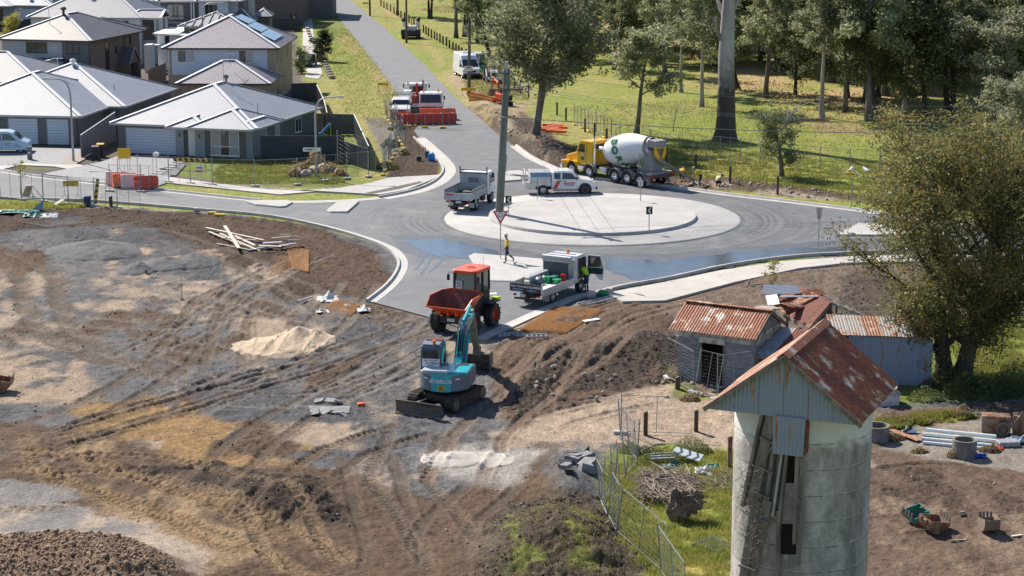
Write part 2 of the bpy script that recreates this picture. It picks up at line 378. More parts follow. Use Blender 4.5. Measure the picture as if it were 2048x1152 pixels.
# wheel and crawler tracks
def track(pts, half=0.9, w=0.42, dep=0.07, col=None, cm=0.8, tread=0.03, tp=0.3, pair=True, berm=0.05):
 W = np.array([tuple(P(a, b)[:2]) for a, b in pts]); 
 Q = []
 for i in range(len(W)-1):
  for t in np.linspace(0, 1, 6, endpoint=False):
   p0 = W[max(i-1, 0)]; p1 = W[i]; p2 = W[i+1]; p3 = W[min(i+2, len(W)-1)]
   Q.append(0.5*((2*p1)+(-p0+p2)*t+(2*p0-5*p1+4*p2-p3)*t*t+(-p0+3*p1-3*p2+p3)*t**3))
 Q.append(W[-1]); Q = np.array(Q); S = 0.0
 pad = half+w+0.6
 idx = np.nonzero((X > Q[:, 0].min()-pad) & (X < Q[:, 0].max()+pad) & (Y > Q[:, 1].min()-pad) & (Y < Q[:, 1].max()+pad))[0]
 if not len(idx): return
 x = X[idx]; y = Y[idx]; bd = np.full(len(idx), 1e9); bs = np.zeros(len(idx)); bl = np.zeros(len(idx))
 for i in range(len(Q)-1):
  ax, ay = Q[i]; ex, ey = Q[i+1]-Q[i]; L = math.hypot(ex, ey)+1e-9
  t = np.clip(((x-ax)*ex+(y-ay)*ey)/(L*L), 0, 1); dx = x-ax-t*ex; dy = y-ay-t*ey; d = np.hypot(dx, dy)
  sg = np.sign(ex*dy-ey*dx); m = d < bd
  bd = np.where(m, d, bd); bs = np.where(m, S+t*L, bs); bl = np.where(m, sg*d, bl); S += L
 end = sst(0, 1.5, bs)*sst(0, 1.5, S-bs)
 wob = (vn(bs*0.5, bs*0, 77)-.5)*0.25; bl = bl+wob
 d = np.abs(np.abs(bl)-half) if pair else np.abs(bl)
 inn = sst(w/2+0.07, w/2-0.07, d)*end
 nz = 0.6+0.8*fbm(x*0.8, y*0.8, 88, 3)
 inn = inn*np.clip(nz, 0, 1)
 lat = (np.abs(bl)-half) if pair else bl
 tr = (np.sin(2*math.pi*(bs+np.abs(lat)*0.5)/tp) > 0.1)*1.0
 br = np.exp(-((d-w/2-0.1)/0.09)**2)*end; dep = dep*.65; berm = berm*.55; tread = tread*(1.3 if tread >= .05 else .9)
 Z[idx] += -dep*inn+tread*tr*inn+berm*br*nz
 if col is not None:
  mm = np.clip(inn*cm*(1.15-.55*tr*(tread > .02))+br*cm*0.5, 0, 1)[:, None]; Cg[idx] = Cg[idx]*(1-mm)+np.array(col)*mm
 CL[idx] = np.maximum(CL[idx]*(1-.95*np.clip(inn*1.3, 0, 1)), br*0.45)
BR = (0.12, 0.085, 0.06)
for a in [dict(pts=[(-40,500),(30,545),(55,620),(100,680),(230,735)], half=0, pair=False, w=0.9, dep=.14, col=BR, cm=.9, berm=.10),
 dict(pts=[(-20,498),(60,525),(110,560),(130,640),(200,700),(330,760)], half=0, pair=False, w=0.9, dep=.14, col=BR, cm=.9, berm=.1),
 dict(pts=[(520,560),(430,600),(395,660),(330,730),(200,810),(60,860),(-60,900)], half=1.0, w=.5, dep=.08, col=BR, tp=.3),
 dict(pts=[(720,560),(660,640),(560,720),(400,790),(200,850),(0,950)], half=1.0, w=.5, dep=.07, col=(.18,.14,.11), tp=.3),
 dict(pts=[(480,590),(460,660),(450,740)], half=.9, w=.5, dep=.08, col=BR), dict(pts=[(430,700),(560,760),(700,772),(800,740)], half=0, pair=False, w=.5, dep=.05, col=(.24,.2,.17), cm=.6),
 dict(pts=[(830,700),(640,800),(560,850),(420,960),(360,1050)], half=1.0, w=.5, dep=.07, col=BR), dict(pts=[(100,860),(110,920),(200,975)], half=1.0, w=.55, dep=.1, col=(.3,.2,.11), cm=.7, tread=.06, tp=.36),
 dict(pts=[(0,925),(130,935),(300,1000),(460,1070),(540,1110)], half=1.1, w=.55, dep=.1, col=(.31,.2,.11), cm=.8, tread=.06, tp=.36),
 dict(pts=[(190,960),(400,1020),(560,1090),(700,1150)], half=1.1, w=.55, dep=.1, col=(.33,.22,.12), cm=.7, tread=.06, tp=.36),
 dict(pts=[(-30,1020),(160,1022)], half=0, pair=False, w=.6, dep=.1, col=(.25,.2,.15), tread=.07, tp=.4), dict(pts=[(860,850),(700,900),(600,980),(520,1060)], half=1.0, w=.5, dep=.1, col=BR, tread=.05),
 dict(pts=[(380,840),(450,810),(500,785)], half=0, pair=False, w=.6, dep=.05, col=(.2,.18,.16), tread=.05), dict(pts=[(600,830),(700,775),(830,690),(880,640)], half=1, w=.5, dep=.06, col=(.2,.18,.17)),
 dict(pts=[(1050,820),(1100,730),(1200,650),(1330,600),(1500,560),(1700,535)], half=1.0, w=.5, dep=.07, col=(.2,.14,.1)), dict(pts=[(1020,740),(1080,680),(1200,620),(1330,590),(1480,550)], half=1.1, w=.5, dep=.08, col=(.2,.14,.1)),
 dict(pts=[(1040,790),(1150,690),(1260,630),(1400,590)], half=1.3, w=.5, dep=.07, col=(.19,.13,.09)), dict(pts=[(1080,850),(1200,820),(1330,790)], half=.9, w=.5, dep=.05, col=(.36,.27,.2)),
 dict(pts=[(560,500),(520,470),(380,440)], half=1, w=.5, dep=.05, col=MUL), dict(pts=[(200,560),(330,600),(480,620)], half=1, w=.5, dep=.05, col=(.18,.16,.15)),
 dict(pts=[(720,900),(760,1000),(800,1150)], half=1, w=.5, dep=.08, col=BR), dict(pts=[(1000,960),(900,1050),(880,1150)], half=1, w=.5, dep=.07, col=BR),
 dict(pts=[(-20,655),(200,690),(420,765),(560,745),(800,665),(870,620)], half=.95, w=.4, dep=.07, col=(.2,.17,.15)), dict(pts=[(240,725),(400,650),(520,560),(640,505)], half=.95, w=.4, dep=.06, col=(.2,.17,.15)),
 dict(pts=[(-20,735),(180,705),(330,690),(520,720)], half=.95, w=.4, dep=.06, col=(.19,.165,.15)), dict(pts=[(870,640),(740,690),(560,755),(330,820),(60,905)], half=.95, w=.4, dep=.08, col=BR, berm=.07), dict(pts=[(900,690),(760,760),(600,800),(420,800)], half=.95, w=.4, dep=.06, col=(.21,.185,.165)),
 dict(pts=[(860,610),(760,640),(640,640),(480,600),(300,560),(120,520)], half=.95, w=.4, dep=.05, col=(.22,.19,.17)), dict(pts=[(300,470),(420,500),(560,560),(700,640)], half=.95, w=.4, dep=.06, col=(.15,.12,.1)), dict(pts=[(620,1150),(540,1020),(420,960),(250,930),(60,940)], half=1.1, w=.5, dep=.1, col=(.26,.18,.11), tread=.06, tp=.36, berm=.1),
 dict(pts=[(940,1150),(860,1040),(800,950),(830,860)], half=1.1, w=.5, dep=.08, col=(.16,.12,.09), tread=.05, tp=.36), dict(pts=[(-20,600),(140,640),(330,650),(520,610)], half=.95, w=.4, dep=.06, col=(.24,.2,.17)), dict(pts=[(1230,690),(1130,740),(1040,800),(960,880),(900,980)], half=1.1, w=.5, dep=.07, col=(.2,.14,.1)),
 dict(pts=[(1750,960),(1900,950),(2048,1000)], half=1, w=.5, dep=.06, col=BR), dict(pts=[(1740,1060),(1880,1060),(2048,1120)], half=1, w=.5, dep=.06, col=BR)]:
 track(**a)
# flat where roads, paths and lots lie
ROADPX = [(-900,215),(-300,285),(0,342),(130,360),(300,379),(450,395),(520,402),(600,404),(700,401),(770,394),(835,380),(878,360),(889,338),(874,314),(852,292),(828,262),
 (836,252),(812,215),(770,153),(722,92),(690,52),(645,0),(612,-40),(655,-42),(700,0),(760,48),(850,130),(905,190),(955,232),(1000,272),(1040,300),(1090,329),(1140,349),(1230,362),(1330,373),(1450,389),(1560,402),(1700,419),(1800,432),(2400,500),
 (2400,522),(2000,500),(1690,507),(1560,516),(1440,534),(1340,556),(1250,572),(1150,598),(1075,630),(1005,662),(975,676),(880,640),(738,602),(783,560),(800,530),(790,508),(760,488),(700,468),(600,443),(520,430),(420,421),(200,403),(0,396),(-300,385),(-900,350)]
RW = [tuple(P(a, b)[:2]) for a, b in ROADPX]
sdist = inpoly(X, Y, RW)
flat = np.maximum(sst(-1.0, 0.1, sdist), sst(-.6, .2, inpoly(X, Y, [tuple(P(a, b)[:2]) for a, b in [(1190,590),(1330,560),(1440,536),(1560,518),(1700,508),(2400,515),(2400,545),(2100,524),(1700,530),(1600,541),(1470,569),(1330,606),(1245,608),(1180,620)]])))
CLn = np.clip(CL, 0, 1)
f1 = fbm(X*1.3, Y*1.3, 50, 5, 0.55)-0.5; clodn = np.abs(fbm(X*3.1, Y*3.1, 60, 4, 0.6)-0.5)*2; f3 = fbm(X*7, Y*7, 70, 2)
lot = sst(-1, 1, inpoly(X, Y, [tuple(P(a, b)[:2]) for a, b in [(-2000,346),(0,342),(300,378),(520,400),(770,392),(885,345),(870,310),(700,235),(590,-60),(-3000,-60)]]))
nearm = sst(200, 150, Y)
Z += nearm*(1-lot)*((f1*0.05+f1*0.35*CLn)+CLn*(0.5-clodn)*0.22+CLn*(f3-0.5)*0.14+(f3-.5)*0.02)
Z = Z*(1-flat) - 0.06*flat
Z = np.where(lot > 0.5, -0.04, Z)
vg = np.clip(0.82+0.36*fbm(X*2.2, Y*2.2, 90, 4), 0, 2); Cg *= vg[:, None]; Cg *= (1-.24*(1-np.clip(GR, 0, 1)))[:, None]
me = bpy.data.meshes.new('ground')
nv = len(X); nf = (NX-1)*(NY-1)
me.vertices.add(nv); co = np.empty((nv, 3), np.float32); co[:, 0] = X; co[:, 1] = Y; co[:, 2] = Z; me.vertices.foreach_set('co', co.ravel())
ii = (np.arange(NY-1)[:, None]*NX+np.arange(NX-1)[None, :]).ravel()
lp = np.stack([ii, ii+1, ii+1+NX, ii+NX], 1).astype(np.int32)
me.loops.add(nf*4); me.loops.foreach_set('vertex_index', lp.ravel()); me.polygons.add(nf)
me.polygons.foreach_set('loop_start', np.arange(0, nf*4, 4, dtype=np.int32)); me.polygons.foreach_set('loop_total', np.full(nf, 4, np.int32))
me.update(); me.shade_smooth()
at = me.attributes.new('Soil', 'FLOAT_COLOR', 'POINT'); cc = np.ones((nv, 4), np.float32); cc[:, :3] = Cg; cc[:, 3] = CLn; at.data.foreach_set('color', cc.ravel())
at = me.attributes.new('Grassy', 'FLOAT', 'POINT'); at.data.foreach_set('value', GR.astype(np.float32))
go = bpy.data.objects.new('ground', me); COL.objects.link(go); go['kind'] = 'structure'
ground_grid = (xs, ys, Z.reshape(NY, NX))
def gzz(x, y):
 """height of the finished ground"""
 i = int(np.clip(np.searchsorted(xs, x)-1, 0, NX-2)); j = int(np.clip(np.searchsorted(ys, y)-1, 0, NY-2))
 return float(ground_grid[2][j, i])
def GG(px, py):
 p = P(px, py)
 for _ in range(5): p = P(px, py, gzz(p.x, p.y))
 return p
m = bpy.data.materials.new('ground'); m.use_nodes = True; n = m.node_tree.nodes; l = m.node_tree.links; b = n['Principled BSDF']
b.inputs['Roughness'].default_value = 0.92; b.inputs['Specular IOR Level'].default_value = 0.2
a = n.new('ShaderNodeAttribute'); a.attribute_name = 'Soil'; gr = n.new('ShaderNodeAttribute'); gr.attribute_name = 'Grassy'
g = n.new('ShaderNodeNewGeometry')
def noise(sc, det, st=(1, 1, 1), typ='N'):
 mp = n.new('ShaderNodeMapping'); mp.inputs['Scale'].default_value = st; l.new(g.outputs['Position'], mp.inputs[0])
 t = n.new('ShaderNodeTexNoise' if typ == 'N' else 'ShaderNodeTexVoronoi'); t.inputs['Scale'].default_value = sc
 if typ == 'N': t.inputs['Detail'].default_value = det; t.inputs['Roughness'].default_value = 0.65
 l.new(mp.outputs[0], t.inputs[0]); return t
t1 = noise(9, 6); t2 = noise(2.2, 4, (1, .45, 1)); t3 = noise(16, 0, typ='V')
def mr(s, a0, a1, b0, b1):
 r = n.new('ShaderNodeMapRange'); r.inputs[1].default_value = a0; r.inputs[2].default_value = a1; r.inputs[3].default_value = b0; r.inputs[4].default_value = b1; l.new(s, r.inputs[0]); return r.outputs[0]
def mul(x, y, op='MULTIPLY'):
 q = n.new('ShaderNodeMath'); q.operation = op; l.new(x, q.inputs[0]); l.new(y, q.inputs[1]); return q.outputs[0]
t4 = noise(30, 3); v = mul(mul(mr(t1.outputs[0], .3, .7, .5, 1.5), mr(t2.outputs[0], .3, .7, .75, 1.25)), mr(t4.outputs[0], .35, .65, .68, 1.32))
mx = n.new('ShaderNodeVectorMath'); mx.operation = 'SCALE'; l.new(a.outputs['Color'], mx.inputs[0]); l.new(v, mx.inputs['Scale'])
# pale pebbles where soil is bare
peb = mul(mr(t3.outputs['Distance'], 0.12, 0.2, 1, 0), mr(t2.outputs[0], .48, .6, 0, .5)); peb = mul(peb, mr(gr.outputs['Fac'], 0, .5, 1, 0))
pm = n.new('ShaderNodeMix'); pm.data_type = 'RGBA'; l.new(peb, pm.inputs[0]); l.new(mx.outputs[0], pm.inputs[6]); pm.inputs[7].default_value = (.36, .32, .28, 1)
l.new(pm.outputs[2], b.inputs['Base Color'])
bp = n.new('ShaderNodeBump'); bp.inputs['Distance'].default_value = 0.05; bp.inputs['Strength'].default_value = 1.0
l.new(mul(t1.outputs[0], mr(t3.outputs['Distance'], 0, .5, 1.3, .8)), bp.inputs['Height']); l.new(bp.outputs[0], b.inputs['Normal'])
me.materials.append(m)

# ---------------------------------------------------------------- roads, kerbs, paths
from mathutils.geometry import tessellate_polygon
def flatpoly(name, poly, z, m, thick=0, parent=None, ph=True, kind='structure'):
 W = [P(a, b).xy for a, b in poly] if ph else [Vector(p) for p in poly]
 tris = tessellate_polygon([[Vector((p.x, p.y, 0)) for p in W]]); k = len(W)
 vs = [(p.x, p.y, z) for p in W]; fs = [tuple(t) for t in tris]
 if thick:
  vs += [(p.x, p.y, z-thick) for p in W]; fs += [(i, (i+1) % k, (i+1) % k+k, i+k) for i in range(k)]
 mb = MB(); mb.add(vs, fs); o = mb.build(name, m, parent)
 if kind: o['kind'] = kind
 if o.data.polygons and o.data.polygons[0].normal.z < 0: o.data.flip_normals()
 return o
def wmat(name, base, alt, rough, rings=False, joints=None, sc=.8, fine=60, wet=0.0):
 m = bpy.data.materials.new(name); m.use_nodes = True; n = m.node_tree.nodes; l = m.node_tree.links; b = n['Principled BSDF']
 g = n.new('ShaderNodeNewGeometry').outputs['Position']
 def N(s, d=5, st=(1, 1, 1)):
  mp = n.new('ShaderNodeMapping'); mp.inputs['Scale'].default_value = st; l.new(g, mp.inputs[0])
  t = n.new('ShaderNodeTexNoise'); t.inputs['Scale'].default_value = s; t.inputs['Detail'].default_value = d; t.inputs['Roughness'].default_value = .6; l.new(mp.outputs[0], t.inputs[0]); return t.outputs[0]
 def MR(s, a0, a1, b0, b1):
  r = n.new('ShaderNodeMapRange'); r.inputs[1].default_value = a0; r.inputs[2].default_value = a1; r.inputs[3].default_value = b0; r.inputs[4].default_value = b1; l.new(s, r.inputs[0]); return r.outputs[0]
 def MX(f, c1, c2):
  x = n.new('ShaderNodeMix'); x.data_type = 'RGBA'; l.new(f, x.inputs[0])
  for i, c in ((6, c1), (7, c2)):
   if isinstance(c, tuple): x.inputs[i].default_value = (*c, 1)
   else: l.new(c, x.inputs[i])
  return x.outputs[2]
 def MU(a, bb):
  q = n.new('ShaderNodeMath'); q.operation = 'MULTIPLY'; l.new(a, q.inputs[0]); l.new(bb, q.inputs[1]); return q.outputs[0]
 c = MX(MR(N(sc), .35, .65, 0, 1), base, alt)
 if rings:
  vm = n.new('ShaderNodeVectorMath'); vm.operation = 'DISTANCE'; l.new(g, vm.inputs[0]); vm.inputs[1].default_value = (5.52, 134.7, 0)
  cx = n.new('ShaderNodeCombineXYZ'); l.new(vm.outputs['Value'], cx.inputs[0])
  t = n.new('ShaderNodeTexNoise'); t.inputs['Scale'].default_value = 2.3; t.inputs['Detail'].default_value = 6; t.inputs['Roughness'].default_value = .7; l.new(cx.outputs[0], t.inputs[0])
  near = MR(vm.outputs['Value'], 19, 10, 0, 1)
  f = MU(MU(MR(t.outputs[0], .47, .55, 0, 1.0), near), MR(N(.25, 3), .4, .55, .3, 1))
  c = MX(f, c, (0.05, 0.05, 0.055))
  c = MX(MU(MR(N(.35, 6, (1, .6, 1)), .54, .72, 0, .6), MR(N(3, 4), .3, .7, .5, 1)), c, (.24, .22, .20))
 if joints:
  mp = n.new('ShaderNodeMapping'); mp.inputs['Rotation'].default_value = (0, 0, joints[0]); l.new(g, mp.inputs[0])
  br = n.new('ShaderNodeTexBrick'); br.inputs['Scale'].default_value = 1; br.inputs['Brick Width'].default_value = joints[1]; br.inputs['Row Height'].default_value = joints[2]; br.inputs['Mortar Size'].default_value = joints[3]
  br.inputs['Color1'].default_value = (1, 1, 1, 1); br.inputs['Color2'].default_value = (.9, .9, .9, 1); br.inputs['Mortar'].default_value = (.5, .5, .5, 1); br.offset = joints[4]; l.new(mp.outputs[0], br.inputs[0])
  x = n.new('ShaderNodeMix'); x.data_type = 'RGBA'; x.blend_type = 'MULTIPLY'; x.inputs[0].default_value = .8; l.new(c, x.inputs[6]); l.new(br.outputs[0], x.inputs[7]); c = x.outputs[2]
 c2 = n.new('ShaderNodeVectorMath'); c2.operation = 'SCALE'; l.new(c, c2.inputs[0]); l.new(MU(MR(N(fine, 2), .3, .7, .85, 1.15), MR(N(6, 5), .3, .7, .88, 1.1)), c2.inputs['Scale']); l.new(c2.outputs[0], b.inputs['Base Color'])
 b.inputs['Roughness'].default_value = rough
 q = n.new('ShaderNodeBump'); q.inputs['Strength'].default_value = .25 if not wet else .03; q.inputs['Distance'].default_value = .01; l.new(N(fine, 2), q.inputs['Height']); l.new(q.outputs[0], b.inputs['Normal'])
 if wet: b.inputs['Specular IOR Level'].default_value = wet
 return m
asph = wmat('asphalt', (.100, .105, .116), (.138, .143, .152), .7, rings=True)
asph_old = wmat('old asphalt', (.17, .172, .18), (.135, .137, .145), .85)
conc = wmat('concrete', (.45, .435, .42), (.38, .368, .355), .85, joints=(.4, 3.0, 60, .006, 0), sc=.5)
conc_k = wmat('kerb concrete', (.50, .48, .455), (.42, .40, .385), .85, joints=(.9, .9, .9, .006, 0), sc=1.5)
conc_path = wmat('path concrete', (.50, .47, .43), (.43, .40, .365), .9, joints=(-.28, 1.5, 90, .008, 0), sc=.6)
paver = wmat('grey pavers', (.27, .27, .285), (.33, .33, .34), .85, joints=(.27, .42, .22, .02, .5), sc=3)
wetm = wmat('wet asphalt', (.045, .05, .062), (.075, .08, .09), .17, wet=.9)
damp = wmat('damp asphalt', (.075, .078, .085), (.11, .11, .115), .5)
def smooth_line(pts, n=6):
 W = [Vector(p) for p in pts]; Q = []
 for i in range(len(W)-1):
  p0 = W[max(i-1, 0)]; p1 = W[i]; p2 = W[i+1]; p3 = W[min(i+2, len(W)-1)]
  for k in range(n):
   t = k/n; Q.append(0.5*((2*p1)+(-p0+p2)*t+(2*p0-5*p1+4*p2-p3)*t*t+(-p0+3*p1-3*p2+p3)*t**3))
 Q.append(W[-1]); return Q
flatpoly('road', [(p.x, p.y) for p in [Vector(q) for q in RW]], 0.0, asph, ph=False)
flatpoly('far_road', [(700,0),(655,-42),(612,-40),(645,0),(690,52),(722,92),(770,153),(795,190),(812,215),(824,236),(834,250),(975,250),(955,232),(905,190),(850,130),(760,48)], 0.005, asph_old)
def strip(name, pts, sec, m, ph=True, z=0, side=1):
 """sweep a cross-section (offset, height) along a line"""
 W = [P(a, b).xy for a, b in pts] if ph else [Vector(p) for p in pts]
 Q = smooth_line(W, 5); mb = MB(); vs = []; k = len(sec)
 for i, p in enumerate(Q):
  d = (Q[min(i+1, len(Q)-1)]-Q[max(i-1, 0)]).normalized(); nn = Vector((-d.y, d.x))*side
  for o, h in sec: vs.append((p.x+nn.x*o, p.y+nn.y*o, z+h))
 fs = [(i*k+j, i*k+j+1, (i+1)*k+j+1, (i+1)*k+j) for i in range(len(Q)-1) for j in range(k-1)]
 fs += [tuple(range(k)), tuple(range(len(vs)-1, len(vs)-k-1, -1))]
 mb.add(vs, fs); o = mb.build(name, m, smooth=True); o['kind'] = 'structure'; return o
KS = [(-.45, -.05), (-.45, .012), (-.02, .004), (0, .02), (.03, .13), (.05, .15), (.19, .15), (.2, .14), (.2, -.08)]
FL = [(-.45, -.05), (-.45, .012), (-.15, .01), (.3, .05), (.3, -.08)]
K1 = [(738,603),(770,578),(790,556),(801,532),(795,512),(770,493),(700,468),(600,443),(520,430),(420,421),(200,403),(0,396),(-300,385)]
strip('kerb', K1, KS, conc_k, side=1)
K2 = [(-300,285),(0,342),(130,360),(230,371),(300,379),(450,395),(520,402)]
strip('kerb', K2, KS, conc_k, side=1)
strip('kerb', [(520,402),(600,404),(700,401),(760,396)], FL, conc_k, side=1)
strip('kerb', [(760,396),(820,384),(862,369),(884,352),(889,338),(880,322),(862,304),(830,276)], [(-.9, -.05), (-.9, .012)]+KS[1:], conc_k, side=1)
strip('kerb', [(1030,292),(1060,314),(1090,329),(1140,349),(1190,358),(1230,362),(1330,373),(1450,389),(1560,402),(1700,419),(1800,432),(2300,490)], KS, conc_k, side=1)
strip('kerb', [(2400,520),(2000,498),(1690,507),(1560,516),(1440,534),(1340,556),(1250,572),(1195,586)], KS, conc_k, side=1)
strip('kerb', [(1195,586),(1150,598),(1075,630),(1005,662),(970,678)], [(-.6, -.05), (-.6, .014), (-.02, .01), (0, .02), (.1, .03), (.1, -.08)], conc_k, side=1)
# roundabout
RC = Vector((5.52, 134.7))
def disc(name, c, r, z, m, edge, n=120, r0=0):
 mb = MB(); mb.lathe([(max(r0, .001), z)]+[(r+a, z+b) for a, b in edge], n); o = mb.build(name, m, smooth=True); o.location = (c.x, c.y, 0); o['kind'] = 'structure'; return o
disc('roundabout_apron', RC, 10.15, .10, conc, [(-.12, 0), (-.03, -.05), (0, -.08), (.0, -.15)])
disc('roundabout_island', RC, 7.1, .30, conc, [(-.30, 0), (-.02, 0), (0, -.02), (.04, -.19), (.04, -.25)])
def island(pts, z=.13, name='traffic_island', m=None):
 W = [P(a, b).xy for a, b in pts]; c = sum(W, Vector((0, 0)))/len(W); k = len(W)
 mb = MB(); vs = []
 for off, h in ((0, -.05), (0, z-.05), (.06, z), (.35, z+.005)):
  for p in W: q = p+(c-p).normalized()*off; vs.append((q.x, q.y, h))
 fs = [(r*k+i, r*k+(i+1) % k, (r+1)*k+(i+1) % k, (r+1)*k+i) for r in range(3) for i in range(k)]+[tuple(range(3*k, 4*k))]
 mb.add(vs, fs); o = mb.build(name, m or conc, smooth=False); o['kind'] = 'structure'; return o
island([(495,403),(578,403),(586,407),(572,415),(560,416),(512,411),(493,406)], .12)
island([(678,404),(717,404),(717,407),(695,426),(660,426),(652,423)], .12)
island([(1000,357),(1004,352),(1043,356),(1043,362),(1005,365)], .12); island([(1003,346),(1035,343),(1085,350),(1080,354),(1020,352)], .12)
island([(937,513),(947,508),(1095,520),(1180,530),(1120,566),(976,563),(955,540)], .07)
island([(1672,472),(1716,449),(1800,452),(1900,468),(1890,474)], .12)
flatpoly('footpath', [(1212,588),(1330,566),(1440,543),(1560,525),(1700,515),(2100,506),(2400,525),(2400,545),(2100,520),(1700,527),(1600,538),(1470,566),(1330,603),(1245,605)], .075, conc_path, .15)
flatpoly('footpath', [(-300,300),(0,340.5),(40,331),(110,334),(200,352),(330,366),(560,390),(640,383),(500,376),(330,354),(130,326),(0,311),(-300,280)], .05, conc_path, .12)
flatpoly('footpath', [(500,376),(640,384),(760,391),(812,382),(862,362),(881,352),(872,352),(778,357),(740,368),(680,378),(600,383)], .09, conc, .15)
flatpoly('garden_bed', [(730,388),(762,382),(840,365),(846,367),(800,380),(745,390)], .10, mat('mulch', MUL, DARK, 12, bump=.8, bscale=25, world=True), .1)
flatpoly('driveway', [(85,349),(300,378),(330,368),(355,330),(350,318),(240,312),(200,325)], .055, paver, .12)
flatpoly('driveway', [(-200,330),(20,332),(45,327),(125,330),(175,303),(160,298),(-200,290)], .055, paver, .12)
flatpoly('gravel_strip', [(122,330),(150,330),(172,318),(160,304),(128,318)], .062, mat('pebbles', (.34,.27,.21), (.18,.15,.13), 20, world=True, bump=.9, bscale=18), .1)
flatpoly('gravel_strip', [(322,352),(352,352),(372,330),(352,328)], .062, mat('dark pebbles', (.06,.06,.065), (.14,.14,.14), 20, world=True, bump=.9, bscale=18), .1)
flatpoly('footpath', [(607,12),(622,10),(628,80),(645,150),(636,158),(612,155),(605,110)], .03, conc_path, .1)
# wet patches: the water left on the asphalt
def puddle(pts, m, z=.009, jit=.5, name='wet_patch'):
 W = [P(a, b).xy for a, b in pts]; Q = []
 for i in range(len(W)):
  a, b = W[i], W[(i+1) % len(W)]; k = max(2, int((b-a).length/.25))
  for j in range(k):
   p = a.lerp(b, j/k); Q.append((p.x+(vn(np.array([p.x*1.5]), np.array([p.y*1.5]), 5)[0]-.5)*jit, p.y+(vn(np.array([p.x*1.5]), np.array([p.y*1.5]), 6)[0]-.5)*jit*2.2))
 return flatpoly(name, Q, z, m, ph=False)
puddle([(808,480),(880,478),(930,486),(985,500),(1010,515),(935,517),(880,512),(840,500)], wetm, .014)
puddle([(780,470),(900,470),(1010,492),(1090,508),(1240,512),(1200,530),(1110,520),(960,512),(860,520),(800,500)], damp, .006, .3)
puddle([(1215,518),(1330,521),(1480,503),(1690,494),(1690,506),(1560,514),(1440,531),(1340,553),(1285,566),(1210,540)], wetm, .014, .4)
puddle([(1100,505),(1330,508),(1700,478),(1900,478),(1900,495),(1560,515),(1300,565),(1180,530),(1080,520)], damp, .010, .3)
for a in ([(850,498),(846,520),(830,540)], [(862,499),(860,522),(842,548)], [(880,505),(884,520),(858,545)], [(1010,512),(1040,520),(1100,526)]):
 strip('wet_trail', a, [(-.06, .0), (-.05, .012), (.05, .012), (.06, 0)], wetm)
# ---------------------------------------------------------------- houses
def mbrick(name, c1, c2, mo, sx=.24, sy=.086):
 m = bpy.data.materials.new(name); m.use_nodes = True; n = m.node_tree.nodes; l = m.node_tree.links; b = n['Principled BSDF']
 tc = n.new('ShaderNodeTexCoord'); sp = n.new('ShaderNodeSeparateXYZ'); l.new(tc.outputs['Object'], sp.inputs[0])
 ad = n.new('ShaderNodeMath'); l.new(sp.outputs[0], ad.inputs[0]); l.new(sp.outputs[1], ad.inputs[1])
 cx = n.new('ShaderNodeCombineXYZ'); l.new(ad.outputs[0], cx.inputs[0]); l.new(sp.outputs[2], cx.inputs[1])
 br = n.new('ShaderNodeTexBrick'); br.inputs['Scale'].default_value = 1; br.inputs['Brick Width'].default_value = sx; br.inputs['Row Height'].default_value = sy; br.inputs['Mortar Size'].default_value = .009
 br.inputs['Color1'].default_value = (*c1, 1); br.inputs['Color2'].default_value = (*c2, 1); br.inputs['Mortar'].default_value = (*mo, 1); br.inputs['Bias'].default_value = 0
 l.new(cx.outputs[0], br.inputs[0]); l.new(br.outputs[0], b.inputs['Base Color']); b.inputs['Roughness'].default_value = .85
 q = n.new('ShaderNodeBump'); q.inputs['Strength'].default_value = .4; q.inputs['Distance'].default_value = .01; q.invert = True; l.new(br.outputs['Fac'], q.inputs['Height']); l.new(q.outputs[0], b.inputs['Normal'])
 return m
B_DARK = mbrick('dark brick', (.10,.097,.10), (.17,.162,.16), (.24,.235,.23)); B_BRN = mbrick('brown brick', (.15,.115,.095), (.20,.16,.13), (.16,.135,.12)); B_TAN = mbrick('tan brick', (.36,.28,.185), (.43,.345,.24), (.33,.27,.2)); B_GRY = mbrick('grey brick', (.15,.15,.155), (.2,.2,.2), (.12,.12,.12))
R_LT = mat('pale roof steel', (.325,.335,.375), (.295,.305,.345), .8, rough=.55, spec=.5); R_MID = mat('mid roof steel', (.24,.245,.275), (.215,.22,.25), .8, rough=.55, spec=.5)
R_CH = mat('charcoal roof', (.125,.125,.135), (.10,.10,.11), .8, rough=.5); R_PUR = mat('plum roof steel', (.26,.235,.27), (.23,.205,.235), .8, rough=.55); R_BR = mat('brown grey roof', (.155,.145,.155), (.13,.125,.13), .8, rough=.5)
CAPM = mat('roof capping', (.72,.71,.72), rough=.4); CAPD = mat('mid capping', (.45,.43,.44), rough=.4); GUT = mat('gutter', (.42,.41,.42), rough=.4); GUTD = mat('dark gutter', (.045,.042,.045), rough=.4)
WHT = mat('white render', (.70,.70,.70), rough=.8); GRYR = mat('grey render', (.29,.31,.33), rough=.85); PALEB = mat('pale cladding', (.56,.61,.68), rough=.7); GREYC = mat('grey cladding', (.40,.41,.43), rough=.7); FRM = mat('white frame', (.74,.74,.73), rough=.5); FRMD = mat('dark frame', (.05,.05,.052), rough=.4)
GLS = mat('window glass', (.03,.036,.042), rough=.08, spec=.9); BLD = mat('blind behind glass', (.36,.38,.40), (.28,.3,.32), 2, rough=.25, spec=.8); GDR = mat('garage door', (.56,.62,.70), rough=.55)
CBF = mat('dark steel fence', (.04,.046,.06), rough=.6); CBFG = mat('grey steel fence', (.20,.20,.215), rough=.6); TIMP = mat('paling timber', (.24,.20,.155), (.17,.14,.115), 3, stretch=(1,1,.2), rough=.9)
